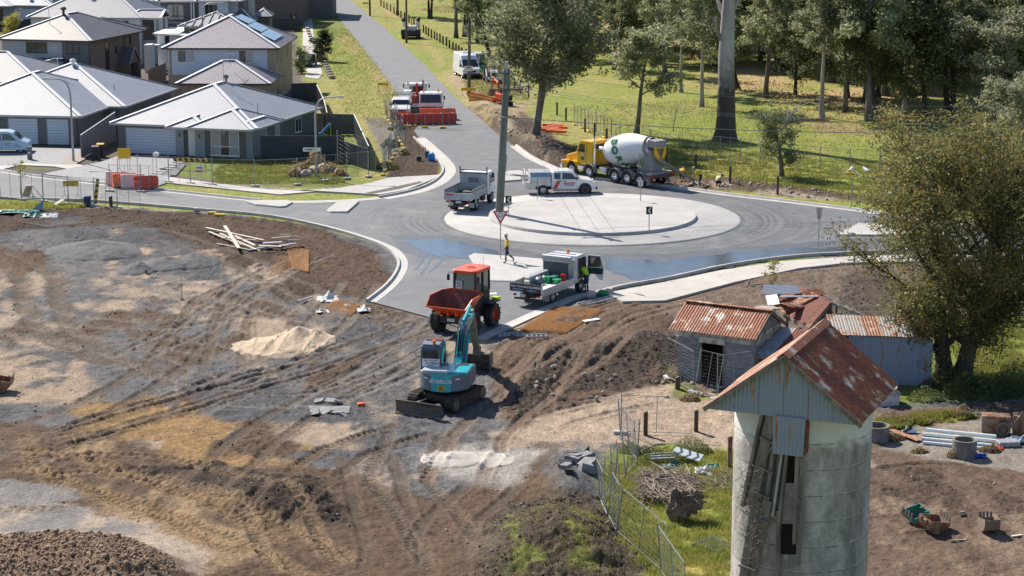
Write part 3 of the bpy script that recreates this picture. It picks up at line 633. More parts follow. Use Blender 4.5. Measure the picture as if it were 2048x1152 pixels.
def roof_face(mb, poly, prof=RIB):
 poly = [Vector(p) for p in poly]; nr = (poly[1]-poly[0]).cross(poly[2]-poly[0])
 if nr.z < 0: nr = -nr
 nr.normalize(); up = Vector((-nr.x, -nr.y, 0)); up = up-nr*up.dot(nr)
 sheet(mb, poly, up, prof)
def hip_roof(par, x0, x1, y0, y1, z, pitch, rm, cm, gm, gable=None, name='roof', prof=RIB):
 """eave rectangle; hips all round, ridge along the longer side"""
 w = x1-x0; d = y1-y0; t = math.tan(R(pitch)); a = min(w, d)/2; h = a*t
 if w >= d: r0 = (x0+a, y0+a, z+h); r1 = (x1-a, y0+a, z+h)
 else: r0 = (x0+a, y0+a, z+h); r1 = (x0+a, y1-a, z+h)
 A, B, Cc, D = (x0,y0,z), (x1,y0,z), (x1,y1,z), (x0,y1,z)
 if w >= d:
  if gable == 'r': r1 = (x1, y0+a, z+h)
  faces = [[A,B,r1,r0],[B,Cc,r1],[Cc,D,r0,r1],[D,A,r0]]; caps = [(A,r0),(D,r0),(B,r1),(Cc,r1),(r0,r1)]
 else: faces = [[A,B,r0],[B,Cc,r1,r0],[Cc,D,r1],[D,A,r0,r1]]; caps = [(A,r0),(B,r0),(Cc,r1),(D,r1),(r0,r1)]
 mb = MB()
 for f in faces: roof_face(mb, f, prof)
 ro = mb.build(name, rm, par)
 cb = MB()
 for p, q in caps:
  p = Vector(p); q = Vector(q)
  if (p-q).length < .05: continue
  u = Vector((0,0,.05)); cb.bar(p+u, q+u, .34, .035)
 cb.build('ridge_cap', cm, ro)
 g = MB()
 for p, q in ((A,B),(B,Cc),(Cc,D),(D,A)): g.bar(Vector(p)-Vector((0,0,.07)), Vector(q)-Vector((0,0,.07)), .13, .17)
 g.box(x0+.06, x1-.06, y0+.06, y1-.06, z-.16, z-.1)
 g.build('gutter', gm, ro); return ro, z+h
def win(par, side, wall, u0, u1, z0, z1, n=2, fm=None, gm=None, rows=1, name='window'):
 """framed window on a wall; side f = front, r = right"""
 fm = fm or FRM; gm = gm or GLS
 T = Matrix.Translation((0, wall, 0)) if side == 'f' else Matrix.Translation((wall, 0, 0)) @ Matrix.Rotation(R(90), 4, 'Z')
 f = MB(); f.T = T; t = .055
 f.box(u0, u1, -.05, .02, z0, z0+t); f.box(u0, u1, -.05, .02, z1-t, z1)
 for i in range(n+1):
  u = u0+(u1-u0-t)*i/n; f.box(u, u+t, -.048, .02, z0+t, z1-t)
 if rows > 1: f.box(u0+t, u1-t, -.046, .02, z0+(z1-z0)*.35, z0+(z1-z0)*.35+t)
 w = f.build(name, fm, par)
 for i in range(n):
  p = MB(); p.T = T; a = u0+(u1-u0-t)*i/n+t+.002; b = u0+(u1-u0-t)*(i+1)/n-.002
  p.box(a, b, -.02, 0, z0+t, z1-t); p.build('pane', gm[i % len(gm)] if isinstance(gm, list) else gm, w)
 s = MB(); s.T = T; s.box(u0-.05, u1+.05, -.09, .0, z0-.07, z0-.002); s.build('sill', fm, w); return w
def garage(par, wall, u0, u1, z1, m=None, rows=9):
 g = MB()
 for i in range(rows): g.box(u0, u1, wall-.02, wall+.03, .02+(z1-.02)*i/rows, (z1-.02)*(i+1)/rows)
 d = g.build('garage_door', m or GDR, par, bevel=.01)
 f = MB(); f.box(u0-.07, u0-.003, wall-.045, wall+.02, 0, z1+.07); f.box(u1+.003, u1+.07, wall-.045, wall+.02, 0, z1+.07); f.box(u0-.003, u1+.003, wall-.045, wall+.02, z1+.003, z1+.07); f.build('door_frame', GRYR, d); return d
def whirly(par, loc, m, s=1):
 v = MB(); v.cyl((0,0,-.25), (0,0,.25), .13*s, n=12); w = v.build('roof_vent', m, par, smooth=True); w.location = loc
 v = MB(); v.lathe([(.05*s,.24),(.24*s,.27),(.30*s,.38),(.30*s,.46),(.2*s,.58),(.01,.6)], 14); v.build('vent_cap', m, w, smooth=True)
def antenna(par, loc, h=1.4, m=None):
 v = MB(); m = m or GUT; v.cyl((0,0,-.2), (0,0,h), .025, n=5); v.bar((-.5,0,h), (.5,0,h), .03)
 for i in range(5): v.bar((-.4+.2*i,-.35,h+.02), (-.4+.2*i,.35,h+.02), .018)
 a = v.build('antenna', m, par); a.location = loc; a.rotation_euler = (0, 0, .6)
def place_house(name, label, p, z, rz):
 q = P(p[0], p[1], z); return thing(name, label, 'house', (q.x, q.y, 0), R(rz), 'houses in the housing estate')
# front house with double garage
h = place_house('house', 'single storey grey house with double garage, nearest the roundabout', (219,246), 2.55, -15.5)
b = MB(); b.box(.5, 12.7, .5, 14.8, 0, 2.5); b.build('wall', B_DARK, h)
for q_ in ((5.9, 6.55, .28, .5), (7.7, 8.6, .0, .5), (12.1, 12.76, .2, .5)): b = MB(); b.box(*q_, 0, 2.48); b.build('rendered_pier', GRYR, h)
b = MB(); b.box(12.703, 12.74, .502, 3.4, 0, 2.48); b.build('rendered_strip', GRYR, h)
b = MB(); b.box(8.6, 12.1, .1, .5, 0, 2.48); b.build('bay_wall', B_DARK, h)
hip_roof(h, 0, 13.2, 0, 15.3, 2.55, 22.5, R_LT, CAPM, GUT)
hip_roof(h, 7.4, 13.25, -1.1, 6, 2.57, 22.5, R_LT, CAPM, GUT, name='porch_roof'); hip_roof(h, 5.5, 9.0, -.9, 4.4, 2.53, 22.5, R_LT, CAPM, GUT, name='porch_roof'); hip_roof(h, 11.2, 13.45, -.5, 5, 2.6, 22.5, R_LT, CAPM, GUT, name='porch_roof')
garage(h, .5, 1.25, 5.75, 2.15); win(h, 'f', .1, 9.1, 11.6, .2, 2.3, 3, gm=[BLD, GLS, BLD], rows=2); d = MB(); d.box(6.9, 7.5, .46, .5, 0, 2.2); d.build('front_door', FRM, h)
win(h, 'r', 12.7, 5.2, 6.2, .9, 2.1, 2, gm=BLD); win(h, 'r', 12.7, 9.8, 11.2, .9, 2.1, 2); win(h, 'r', 12.7, 2.2, 3.3, .3, 2.2, 1, gm=GLS)
whirly(h, (6.6, 9.2, 5.25), R_CH, .8); antenna(h, (6.9, 8.0, 5.2), 1.9); l_ = MB(); l_.box(6.15, 6.27, .2, .279, 1.6, 1.85); l_.build('wall_lamp', FRMD, h); l_ = MB(); l_.box(8.05, 8.17, -.08, -.002, 1.6, 1.85); l_.build('wall_lamp', FRMD, h)
v = MB(); v.cyl((11.9, 3.5, 3.2), (11.9, 3.5, 4.2), .03, n=5); v.build('flue', GUTD, h)
# left pale-roofed house with two garage doors
h = place_house('house', 'single storey house with pale grey hip roof and white garage doors behind the street lamp', (160,233), 2.55, -9)
b = MB(); b.box(-13.5, -.5, .5, 14, 0, 2.5); b.box(-13, .9, 7.2, 21.5, 0, 2.52); b.build('wall', B_DARK, h)
hip_roof(h, -14.2, 0, 0, 16, 2.55, 22, R_LT, CAPM, GUT); hip_roof(h, -13.6, 1.5, 6.9, 22, 2.6, 22, R_LT, CAPM, GUT)
garage(h, .5, -6.7, -4.1, 2.2); garage(h, .5, -3.2, -1.1-.2, 2.2); garage(h, .5, -10.5, -8, 2.2); whirly(h, (-5.9, 14.0, 5.45), FRM, 1.0); antenna(h, (-6, 10.5, 5.2), 1.2, FRM)
v = MB(); v.cyl((-.9, 11, 2.8), (-.9, 11, 4.1), .03, n=5); v.build('flue', GUTD, h)
v = MB(); v.bar((-.45,.4,.1), (-.45,.4,2.5), .09); v.build('downpipe', GUTD, h)
# two storey brown house
h = place_house('house', 'two storey brown brick house with small black entry gable on its side', (182,82), 5.5, -14)
b = MB(); b.box(-10.5, -.5, .5, 13.2, 0, 5.4); b.build('wall', B_BRN, h)
b = MB(); b.box(-10.52, -3.6, .45, .5, 2.7, 5.35); b.build('cladding', GREYC, h)
b = MB(); b.box(-3.6, -.52, .46, .5, 2.7, 5.35); b.build('cladding', B_GRY, h)
hip_roof(h, -11, 0, 0, 13.7, 5.5, 23, R_BR, CAPM, GUTD); hip_roof(h, -9, -1, 8.5, 17, 5.48, 20, R_CH, CAPD, GUTD)
win(h, 'f', .45, -7.7, -5.3, 4.1, 5.2, 2, FRMD); win(h, 'f', .46, -3.1, -.95-.6, 4.1, 5.2, 2, FRMD)
for u, z0, z1 in ((4.3, .3, 5.1), (6.8, 3.6, 5.0), (8.9, 4.0, 5.2), (10.4, 4.2, 5.2)): win(h, 'r', -.5, u, u+(.9 if z0 < 1 else .45), z0, z1, 1, FRMD)
win(h, 'r', -.5, 8.7, 9.2, .7, 2.1, 1, FRMD); win(h, 'r', -.5, 10.9, 11.6, .2, 2.2, 1, FRMD)
e = MB()
for s in (0, 1):
 f = [(-.5, 7.0, 2.4), (1.0, 7.0, 2.4), (1.0, 8.5, 4.1), (-.5, 8.5, 4.1)] if not s else [(-.5, 8.5, 4.1), (1.0, 8.5, 4.1), (1.0, 10, 2.4), (-.5, 10, 2.4)]
 roof_face(e, f)
e.build('entry_gable_roof', R_CH, h); e = MB(); e.prism([(7.2,2.4),(9.8,2.4),(8.5,3.9)], 'x', -.5, .9); e.box(-.5, .9, 7.25, 7.5, 0, 2.4); e.box(-.5, .9, 9.5, 9.75, 0, 2.4); e.build('entry_porch', B_BRN, h)
e = MB(); e.bar((1.02,7.0,2.42), (1.02,8.5,4.12), .1); e.bar((1.02,8.5,4.12), (1.02,10,2.42), .1); e.build('barge_board', GRYR, h)
hip_roof(h, -9.6, -1.2, -2.4, 1.5, 2.7, 24, R_CH, GUTD, GUTD, name='lower_roof'); hip_roof(h, -6.2, -1.2, -6.5, .5, 2.55, 23, R_BR, CAPM, GUTD, name='lower_roof')
b = MB(); b.box(-9.2, -1.6, -2, .5, 0, 2.6); b.box(-5.9, -1.5, -6, -2, 0, 2.45); b.build('lower_wall', B_BRN, h)
whirly(h, (-5.6, 5.2, 8.0), FRMD, 1.1); whirly(h, (-1.9, -4.4, 3.0), GUT, .9)
v = MB(); v.cyl((-6.3, 3.2, 6.7), (-6.3, 3.2, 8.7), .03, n=5); v.bar((-6.3,3.2,8.7), (-6.6,3.1,8.75), .05); v.build('antenna', GUT, h)
v = MB(); v.cyl((-2.6, 7.5, 6.3), (-2.6, 7.5, 7.2), .03, n=5); v.build('flue', GUTD, h)
v = MB(); v.bar((-.42,.4,.1), (-.42,.4,5.4), .1); v.build('downpipe', GUTD, h)
# solar house
h = place_house('house', 'two storey house with pale cladding, tan brick side and solar panels on its roof', (323,96), 5.5, -1.5)
b = MB(); b.box(.5, 11.4, .5, 13.2, 0, 5.4); b.build('wall', B_TAN, h)
b = MB()
for i in range(13): b.prism([(.44,2.75+.2*i),(.5,2.75+.2*i),(.5,2.948+.2*i),(.468,2.948+.2*i)], 'x', .9, 10.6)
b.build('cladding', PALEB, h)
ro, zr = hip_roof(h, 0, 11.9, 0, 13.7, 5.5, 25, R_PUR, CAPM, GUTD)
hip_roof(h, 2.6, 11.9, -6.6, 1.5, 2.65, 25, R_PUR, CAPM, GUTD, name='lower_roof'); b = MB(); b.box(3.1, 11.4, -6.1, .5, 0, 2.55); b.build('lower_wall', B_TAN, h)
win(h, 'f', .44, 1.5, 3.3, 4.0, 5.25, 2, gm=[GLS, BLD]); win(h, 'f', .44, 7.7, 9.3, 4.0, 5.25, 2, gm=[GLS, BLD])
for u, z0, z1 in ((2, 3.9, 5.0), (4.2, 3.9, 5.0), (1.5, .6, 2.2), (3.2, .6, 2.2), (6, .6, 2.2), (9, 3.9, 5.1)): win(h, 'r', 11.4, u, u+.7, z0, z1, 1, B_TAN)
v = MB(); v.bar((7.2,.36,3.3), (7.2,.36,5.3), .08); v.build('downpipe', FRM, h); v = MB(); v.bar((.62,.4,2.7), (.62,.4,5.4), .08); v.build('downpipe', FRM, h)
sol = mat('solar glass', (.10,.16,.24), rough=.12, spec=1.0); solf = mat('solar frame', (.5,.52,.54), rough=.3, metal=.6)
pm = MB(); pm.box(.02, 1.0, .02, 1.62, 0, .03)
ang = R(25); first = None; fm_ = MB(); fm_.box(0, 1.02, 0, .019, -.01, .04); fm_.box(0, 1.02, 1.621, 1.64, -.01, .04); fm_.box(0, .019, .019, 1.621, -.01, .04); fm_.box(1.001, 1.02, .019, 1.621, -.01, .04); ff0 = None
for s, y0, k in ((.9, 2.6, 6), (2.6, 4.2, 5), (4.3, 5.9, 4)):
 for i in range(k):
  if first is None: first = pm.build('solar_panel', sol, ro); ff0 = fm_.build('panel_frame', solf, ro); q = first; f2 = ff0
  else: q = place(first, ro, (0,0,0)); f2 = place(ff0, ro, (0,0,0))
  x = 11.9-s*math.cos(ang); z = 5.5+s*math.sin(ang)+.13
  q.matrix_local = Matrix.Translation((x, y0+1.04*i, z)) @ Matrix.Rotation(ang, 4, 'Y') @ Matrix.Rotation(R(90), 4, 'Z')
  f2.matrix_local = q.matrix_local
antenna(h, (7.6, -4.2, 4.4), .9)
# behind: large grey roof, far houses
h = place_house('house', 'white rendered two storey house with long grey ribbed roof and small gabled balcony', (52,34), 5.6, -6)
hip_roof(h, 0, 17, 0, 13, 5.6, 24, R_MID, CAPM, GUT); b = MB(); b.box(.5, 16.5, .5, 12.5, 0, 5.5); b.build('wall', WHT, h)
hip_roof(h, 14, 19.5, .6, 4.5, 5.55, 24, R_MID, CAPM, GUT, gable='r', name='balcony_roof'); b = MB(); b.box(16.5, 19, .9, 4.2, 0, 3); b.box(18.7, 18.95, 1, 1.25, 3, 5.5); b.box(18.7, 18.95, 3.9, 4.15, 3, 5.5); b.build('balcony', GRYR, h)
h.scale = (.84, 1, 1); win(h, 'f', .5, 1.6, 2.8, 3.9, 5.1, 2); win(h, 'f', .5, 14.2, 14.8, 3, 5.2, 1, FRMD); win(h, 'f', .9, 16.8, 18.4, 3, 5.3, 2, FRMD); whirly(h, (7.5, 5, 8.1), FRM, 1.2); v = MB(); v.bar((2.9,.45,3), (2.9,.45,5.5), .08); v.build('downpipe', FRM, h)
h = place_house('house', 'two storey brick house with wide balcony windows, near the top left of the road', (312,3), 5.6, 2)
b = MB(); b.box(.5, 9.8, .8, 11, 0, 5.5); b.build('wall', B_DARK, h); b = MB(); b.box(10, 17, .3, 10, 2.9, 5.5); b.build('cladding', PALEB, h); b = MB(); b.box(9.8, 17, .9, 11, 0, 2.9); b.box(17, 20.5, 2.5, 11, 0, 5.4); b.build('lower_wall', B_DARK, h)
hip_roof(h, 0, 10.5, 0, 11.5, 5.6, 22, R_MID, CAPM, GUT); hip_roof(h, 9.2, 17.6, -.3, 10.5, 5.65, 22, R_MID, CAPM, GUT); hip_roof(h, 16, 23.5, -1.5, 5.5, 2.9, 24, R_BR, CAPM, GUTD, name='lower_roof'); hip_roof(h, 22, 26.5, 6, 12, 3.2, 22, R_MID, CAPM, GUTD, name='lower_roof')
b = MB(); b.box(16.5, 23, -1, 5, 0, 2.8); b.box(22.4, 26, 6.4, 11.6, 0, 3.1); b.build('lower_wall', B_DARK, h); h.scale = (.56, .8, 1)
win(h, 'f', .8, 2.6, 6.2, 3.3, 5.1, 4, gm=[BLD, GLS, GLS, BLD]); win(h, 'f', .3, 11.4, 14.5, 3.7, 5.2, 3); v = MB(); v.box(2, 9.6, .1, .16, 3.6, 3.66)
for i in range(20): v.box(2+.4*i, 2.03+.4*i, .11, .15, 2.9, 3.6)
v.build('balcony_rail', GUTD, h); v = MB(); v.box(8.1, 8.4, .1, .4, 2.9, 5.5); v.box(8.7, 9.0, .1, .4, 2.9, 5.5); v.box(.6, .9, .1, .4, 2.9, 5.5); v.build('balcony_post', WHT, h)
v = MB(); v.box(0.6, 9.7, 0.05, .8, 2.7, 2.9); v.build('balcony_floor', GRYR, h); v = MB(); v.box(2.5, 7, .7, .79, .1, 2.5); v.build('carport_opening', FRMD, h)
h = place_house('house', 'single storey house with pale roof and white garage door in the top left corner', (105,12), 2.7, -8)
hip_roof(h, -18, -6, -1, 9, 2.7, 22, R_LT, CAPM, GUT); hip_roof(h, -11, 0, 0, 12, 2.75, 22, R_LT, CAPM, GUT); b = MB(); b.box(-17.5, -.5, .5, 11.5, 0, 2.6); b.build('wall', GRYR, h); garage(h, .5, -6.2, -1.2, 2.2); win(h, 'f', .5, -9, -8, .3, 2.2, 1, FRMD); whirly(h, (-4, 1.6, 3.3), FRM, 1.1)
h = place_house('house', 'white house with a flat skillion roof and striped tiled roof, between the two storey houses', (312,62), 4.6, -4)
b = MB(); b.box(0, 2.6, .5, 9, 0, 4.3); b.build('wall', WHT, h)
b = MB(); b.add([(-.4,0,4.2),(4.6,0,3.9),(4.6,9,3.9),(-.4,9,4.2),(-.4,0,4.35),(4.6,0,4.05),(4.6,9,4.05),(-.4,9,4.35)], [(3,2,1,0),(4,5,6,7),(0,1,5,4),(1,2,6,5),(2,3,7,6),(3,0,4,7)]); b.build('flat_roof', WHT, h)
b = MB(); b.box(-1.2, 1, -.6, .5, 2.9, 3.05); b.build('window_hood', FRM, h); b = MB(); b.box(2.6, 9, 3, 10, 0, 4.9); b.build('side_wall', B_BRN, h)
hip_roof(h, 2, 9.6, 2.4, 10.6, 5.0, 20, R_MID, CAPD, GUT, prof=(.9, [(0,0),(.8,0),(.85,.12),(.97,.12)])); win(h, 'f', .5, .9, 1.4, 3, 4, 1, FRMD); win(h, 'f', .5, 1.3, 1.8, .8, 2, 1, FRMD); win(h, 'f', 3, 3.2, 5.5, 3.3, 4.7, 3, FRM)
b = MB(); b.box(-.9, -.1, -2.4, -.6, 0, 3.2); b.build('meter_wall', WHT, h)
h = place_house('house', 'grey house with only the corner of its roof in view at the left edge', (57,178), 2.7, -10)
hip_roof(h, -13, 0, 0, 12, 2.7, 22, R_MID, CAPM, GUTD); b = MB(); b.box(-12.5, -.5, .5, 11.5, 0, 2.6); b.build('wall', B_BRN, h)
h.location.y += 5
h = place_house('house', 'far house with pale roof and solar panels, top edge behind the grey ribbed roof', (255,14), 5.6, -5)
hip_roof(h, 0, 13, 0, 12, 5.6, 22, R_LT, CAPM, GUT); b = MB(); b.box(.5, 12.5, .5, 11.5, 0, 5.5); b.build('wall', GREYC, h)
h.location.y += 12
h = place_house('house', 'far grey roofed house at the top edge above the yellow-green shrub', (190,6), 4.5, -5)
hip_roof(h, -10, 3, 0, 12, 4.5, 22, R_CH, CAPD, GUTD); b = MB(); b.box(-9.5, 2.5, .5, 11.5, 0, 4.4); b.build('wall', GRYR, h)
h.location.y += 14
# far roofs beyond the frame top, so the estate goes on
for i, (px, pz, ry) in enumerate(((470, 0, -3), (540, -6, 2))):
 h = place_house('house', ['far plum roofed house at the top edge behind the balcony house', 'farthest brown house at the top edge beside the grass verge'][i], (px, pz), 5.6, ry); h.location.y += 26+8*i
 hip_roof(h, -6, 6, 0, 12, 5.6, 22, [R_PUR, R_BR][i], CAPD, GUTD); b = MB(); b.box(-5.5, 5.5, .5, 11.5, 0, 5.5); b.build('wall', [B_BRN, B_DARK][i], h); win(h, 'f', .5, -3, -1, 3.6, 4.9, 2)
# ---- steel and paling fences
def pfence(label, pts, hts, m, cap=None, prof=(.2, [(0,0),(.3,0),(.4,.035),(.85,.035)]), z=0, step=2.4, name='steel_fence', G_=None):
 W = [P(a, b) for a, b in pts]; W = [Vector((p.x, p.y, z)) for p in W]; t = thing(name, label, 'fence', W[0], 0)
 if not hasattr(hts, '__len__'): hts = [hts]*len(W)
 for i in range(len(W)-1):
  a, b = W[i]-W[0], W[i+1]-W[0]; L = (b-a).length; k = max(1, round(L/step)); u = (b-a)/L
  for j in range(k):
   p = a.lerp(b, j/k); q = a.lerp(b, (j+1)/k); h0 = hts[i]+(hts[i+1]-hts[i])*j/k; h1 = hts[i]+(hts[i+1]-hts[i])*(j+1)/k
   mb = MB(); sheet(mb, [p+u*.03, q-u*.03, q-u*.03+Vector((0,0,h1)), p+u*.03+Vector((0,0,h0))], (0,0,1), prof); nb = u.cross(Vector((0,0,1)))*.012
   mb.add([p+u*.03+nb, q-u*.03+nb, q-u*.03+nb+Vector((0,0,h1)), p+u*.03+nb+Vector((0,0,h0))], [(0,1,2,3)]); mb.build('fence_panel', m, t)
   c = MB(); c.bar(p+Vector((0,0,h0)), q+Vector((0,0,h1)), .06, .05); c.build('top_rail', cap or m, t)
   c = MB(); c.bar(p-Vector((0,0,.1)), p+Vector((0,0,h0+.02)), .07); c.build('post', m, t)
  c = MB(); c.bar(b-Vector((0,0,.1)), b+Vector((0,0,hts[i+1]+.02)), .07); c.build('post', m, t)
 return t
pfence('dark grey steel fence with raked top, between the two garages', [(163,316),(232,281)], [1.9, 2.5], CBFG, FRM)
pfence('long charcoal steel fence along the side lawn of the front house', [(523,322),(688,322)], [2.05, 2.05], CBF)
pfence('charcoal steel end fence with pale cap beside the gravel path', [(738,340),(708,270)], [1.9, 1.9], CBF, FRM)
pfence('low charcoal steel fence section joining the corner of the yard', [(688,323),(738,340)], [1.65, 1.65], CBF)
pfence('grey paling fence behind the back yard with trellis', [(600,265),(650,268),(708,269)], [1.8, 1.8, 1.8], TIMP, prof=(.12, [(0,0),(.9,0),(.95,.02)]))
pfence('paling fence running uphill behind the grassy verge', [(655,270),(648,238),(634,205)], [2.0, 1.9, 1.8], TIMP, FRM, prof=(.12, [(0,0),(.9,0),(.95,.02)]))
pfence('dark steel fence closing the yard beside the tan brick house', [(584,205),(634,203)], 1.9, CBF)
pfence('brown paling fence between the two storey houses', [(298,175),(332,160)], 1.9, TIMP, prof=(.12, [(0,0),(.9,0),(.95,.02)]))
pfence('black fence near the far path at the top', [(540,62),(600,62)], 1.8, CBF); pfence('black fence climbing beside the path at the top', [(590,62),(575,20),(560,-10)], 1.8, CBF)
pfence('charcoal fence at the left behind the yellow-green shrub', [(0,66),(62,60)], 1.6, CBF)
# ---------------------------------------------------------------- old silo and sheds
def rustmat(name, base, rust, amt, st=(1, 1, 1), sc=1.2, metal=0.0, rough=.6, dark=(.14,.042,.022)):
 m = bpy.data.materials.new(name); m.use_nodes = True; n = m.node_tree.nodes; l = m.node_tree.links; b = n['Principled BSDF']
 tc = n.new('ShaderNodeTexCoord'); mp = n.new('ShaderNodeMapping'); mp.inputs['Scale'].default_value = st; l.new(tc.outputs['Object'], mp.inputs[0])
 def N(s, d): t = n.new('ShaderNodeTexNoise'); t.inputs['Scale'].default_value = s; t.inputs['Detail'].default_value = d; t.inputs['Roughness'].default_value = .65; l.new(mp.outputs[0], t.inputs[0]); return t.outputs[0]
 def RG(s, a, c): r = n.new('ShaderNodeMapRange'); r.inputs[1].default_value = a; r.inputs[2].default_value = c; l.new(s, r.inputs[0]); return r.outputs[0]
 def MX(f, x, y):
  q = n.new('ShaderNodeMix'); q.data_type = 'RGBA'; l.new(f, q.inputs[0])
  for i, c in ((6, x), (7, y)):
   if isinstance(c, tuple): q.inputs[i].default_value = (*c, 1)
   else: l.new(c, q.inputs[i])
  return q.outputs[2]
 r = MX(RG(N(sc*5, 5), .35, .65), rust, dark); f = RG(N(sc, 6), amt-.03, amt+.05)
 edge = MX(RG(N(sc, 6), amt-.08, amt+.02), base, (.36, .19, .08))
 l.new(MX(f, edge, r), b.inputs['Base Color']); b.inputs['Roughness'].default_value = rough; b.inputs['Metallic'].default_value = metal; return m
SIL = thing('silo', 'tall round concrete silo under a rusty gabled iron roof, in the foreground', 'silo', (5.87, 57.28, 0), R(-22.95))
SC_ = Vector((2.26, 2.42, 0)); SRR = 2.09
def silo_mat():
 m = bpy.data.materials.new('silo concrete'); m.use_nodes = True; n = m.node_tree.nodes; l = m.node_tree.links; b = n['Principled BSDF']
 tc = n.new('ShaderNodeTexCoord'); sp = n.new('ShaderNodeSeparateXYZ'); l.new(tc.outputs['Object'], sp.inputs[0])
 def N(s, d, st=(1, 1, 1)):
  mp = n.new('ShaderNodeMapping'); mp.inputs['Scale'].default_value = st; l.new(tc.outputs['Object'], mp.inputs[0])
  t = n.new('ShaderNodeTexNoise'); t.inputs['Scale'].default_value = s; t.inputs['Detail'].default_value = d; t.inputs['Roughness'].default_value = .65; l.new(mp.outputs[0], t.inputs[0]); return t.outputs[0]
 def RG(s, a, c, x=0, y=1): r = n.new('ShaderNodeMapRange'); r.inputs[1].default_value = a; r.inputs[2].default_value = c; r.inputs[3].default_value = x; r.inputs[4].default_value = y; l.new(s, r.inputs[0]); return r.outputs[0]
 def MM(op, a, c):
  q = n.new('ShaderNodeMath'); q.operation = op
  for i, v in ((0, a), (1, c)):
   if isinstance(v, float): q.inputs[i].default_value = v
   else: l.new(v, q.inputs[i])
  return q.outputs[0]
 def MX(f, x, y):
  q = n.new('ShaderNodeMix'); q.data_type = 'RGBA'; l.new(f, q.inputs[0])
  for i, c in ((6, x), (7, y)):
   if isinstance(c, tuple): q.inputs[i].default_value = (*c, 1)
   else: l.new(c, q.inputs[i])
  return q.outputs[2]
 c = MX(RG(N(1.1, 7, (1, 1, .5)), .38, .62), (.19,.172,.157), (.48,.45,.425))
 c = MX(RG(N(5, 6), .45, .7), c, (.27,.25,.22))
 # lime wash left at the top and in drips
 zz = MM('ADD', sp.outputs[2], MM('MULTIPLY', N(1.3, 6, (1, 1, .8)), 1.7)); c = MX(RG(zz, 7.75, 8.1), c, (.62,.61,.58))
 st = MM('MULTIPLY', RG(N(3.2, 6, (1, 1, .12)), .60, .68), RG(N(1.5, 3), .4, .6)); c = MX(st, c, (.55,.54,.52))
 # pour joints
 md = MM('MODULO', sp.outputs[2], .8); jt = MM('MULTIPLY', MM('LESS_THAN', md, .035), RG(N(6, 3), .42, .55)); c = MX(jt, c, (.42,.41,.40))
 jt = MM('MULTIPLY', MM('GREATER_THAN', md, .77), RG(N(4, 3), .4, .6)); c = MX(jt, c, (.11,.105,.10))
 l.new(c, b.inputs['Base Color']); b.inputs['Roughness'].default_value = .9
 q = n.new('ShaderNodeBump'); q.inputs['Strength'].default_value = .5; q.inputs['Distance'].default_value = .03; l.new(N(9, 6), q.inputs['Height']); l.new(q.outputs[0], b.inputs['Normal']); return m
pr = [(SRR, -.1)]
for i in range(1, 11): z = .79*i+random.uniform(-.05,.05); pr += [(SRR, z-.03), (SRR-.008, z-.01), (SRR+.004, z+.01), (SRR, z+.03)]
pr += [(SRR, 8.13), (SRR-.14, 8.13), (SRR-.14, 7)]
mb = MB(); mb.lathe(pr, 72, c=tuple(SC_)); mb.build('silo_wall', silo_mat(), SIL, smooth=True)
galv = rustmat('galvanised iron', (.23,.27,.36), (.20,.075,.035), .64, (2.5, 2.5, .35), 1.6, .0, .5)
RUSTR = rustmat('rusted roof iron', (.62,.57,.52), (.34,.09,.028), .42, (1, 1, 1), 1.5, .0, .7)
RUSTL = rustmat('half rusted iron', (.52,.46,.42), (.34,.115,.045), .43, (1.0, 1.0, 1.0), 1.5, .0, .65)
RUSTD = rustmat('dark rusted iron', (.48,.36,.28), (.24,.06,.028), .37, (1, 1, 1), 1.2, .0, .75, dark=(.11,.033,.022))
OLDW = mat('weathered timber', (.24,.205,.175), (.12,.10,.088), 4, rough=.9, stretch=(1,1,.25), bump=.4, bscale=20)
BOARD = mat('worn weatherboard', (.30,.30,.31), (.17,.175,.185), 3, rough=.9, stretch=(.6,.6,3), bump=.4, bscale=12); BOARDP = mat('peeling painted board', (.55,.50,.43), (.26,.25,.24), 3, rough=.9, lo=.4, hi=.6)
BLK = mat('painted interior dark', (.008,.008,.008), rough=.95)  # near-black colour standing in for shade inside the shed and silo openings
def sheets(par, poly, along, up, m, w=.76, prof=COR, name='roof_sheet', lift=.006):
 """cover a planar quad with overlapping sheets side by side, each its own part"""
 a, b, c, d = [Vector(p) for p in poly]  # a-b lower edge, d-c upper edge
 L = (b-a).length; k = max(1, round(L/w)); nn = (b-a).cross(d-a).normalized(); nn = nn if nn.z > 0 or (abs(nn.z) < .05 and nn.y < 0) else -nn
 for i in range(k):
  t0, t1 = i/k, min(1, (i+1.06)/k); q = [a.lerp(b, t0), a.lerp(b, t1), d.lerp(c, t1), d.lerp(c, t0)]
  j = random.uniform(-.02, .02); dn = (a-d).normalized(); q[0] = q[0]+dn*j; q[1] = q[1]+dn*j
  mb = MB(); sheet(mb, [p+nn*(lift if i % 2 else 0) for p in q], up, prof); mb.build(name, m[i % len(m)] if isinstance(m, list) else m, par, smooth=False)
E0, E1, ZR, ZE = -.12, 4.72, 10.0, 8.2
sheets(SIL, [(4.66, E0-.1, ZE-.05), (4.66, E1, ZE-.05), (2.28, E1, ZR), (2.28, E0-.1, ZR)], None, (-1, 0, .77), [RUSTR, RUSTD, RUSTR, RUSTR, RUSTD], prof=CORB)
sheets(SIL, [(-.10, E1, ZE-.05), (-.10, E0-.1, ZE-.05), (2.28, E0-.1, ZR), (2.28, E1, ZR)], None, (1, 0, .77), [RUSTL, RUSTL, RUSTR], prof=CORB)
mb = MB(); mb.T = Matrix.Translation((2.28, 0, ZR+.05))
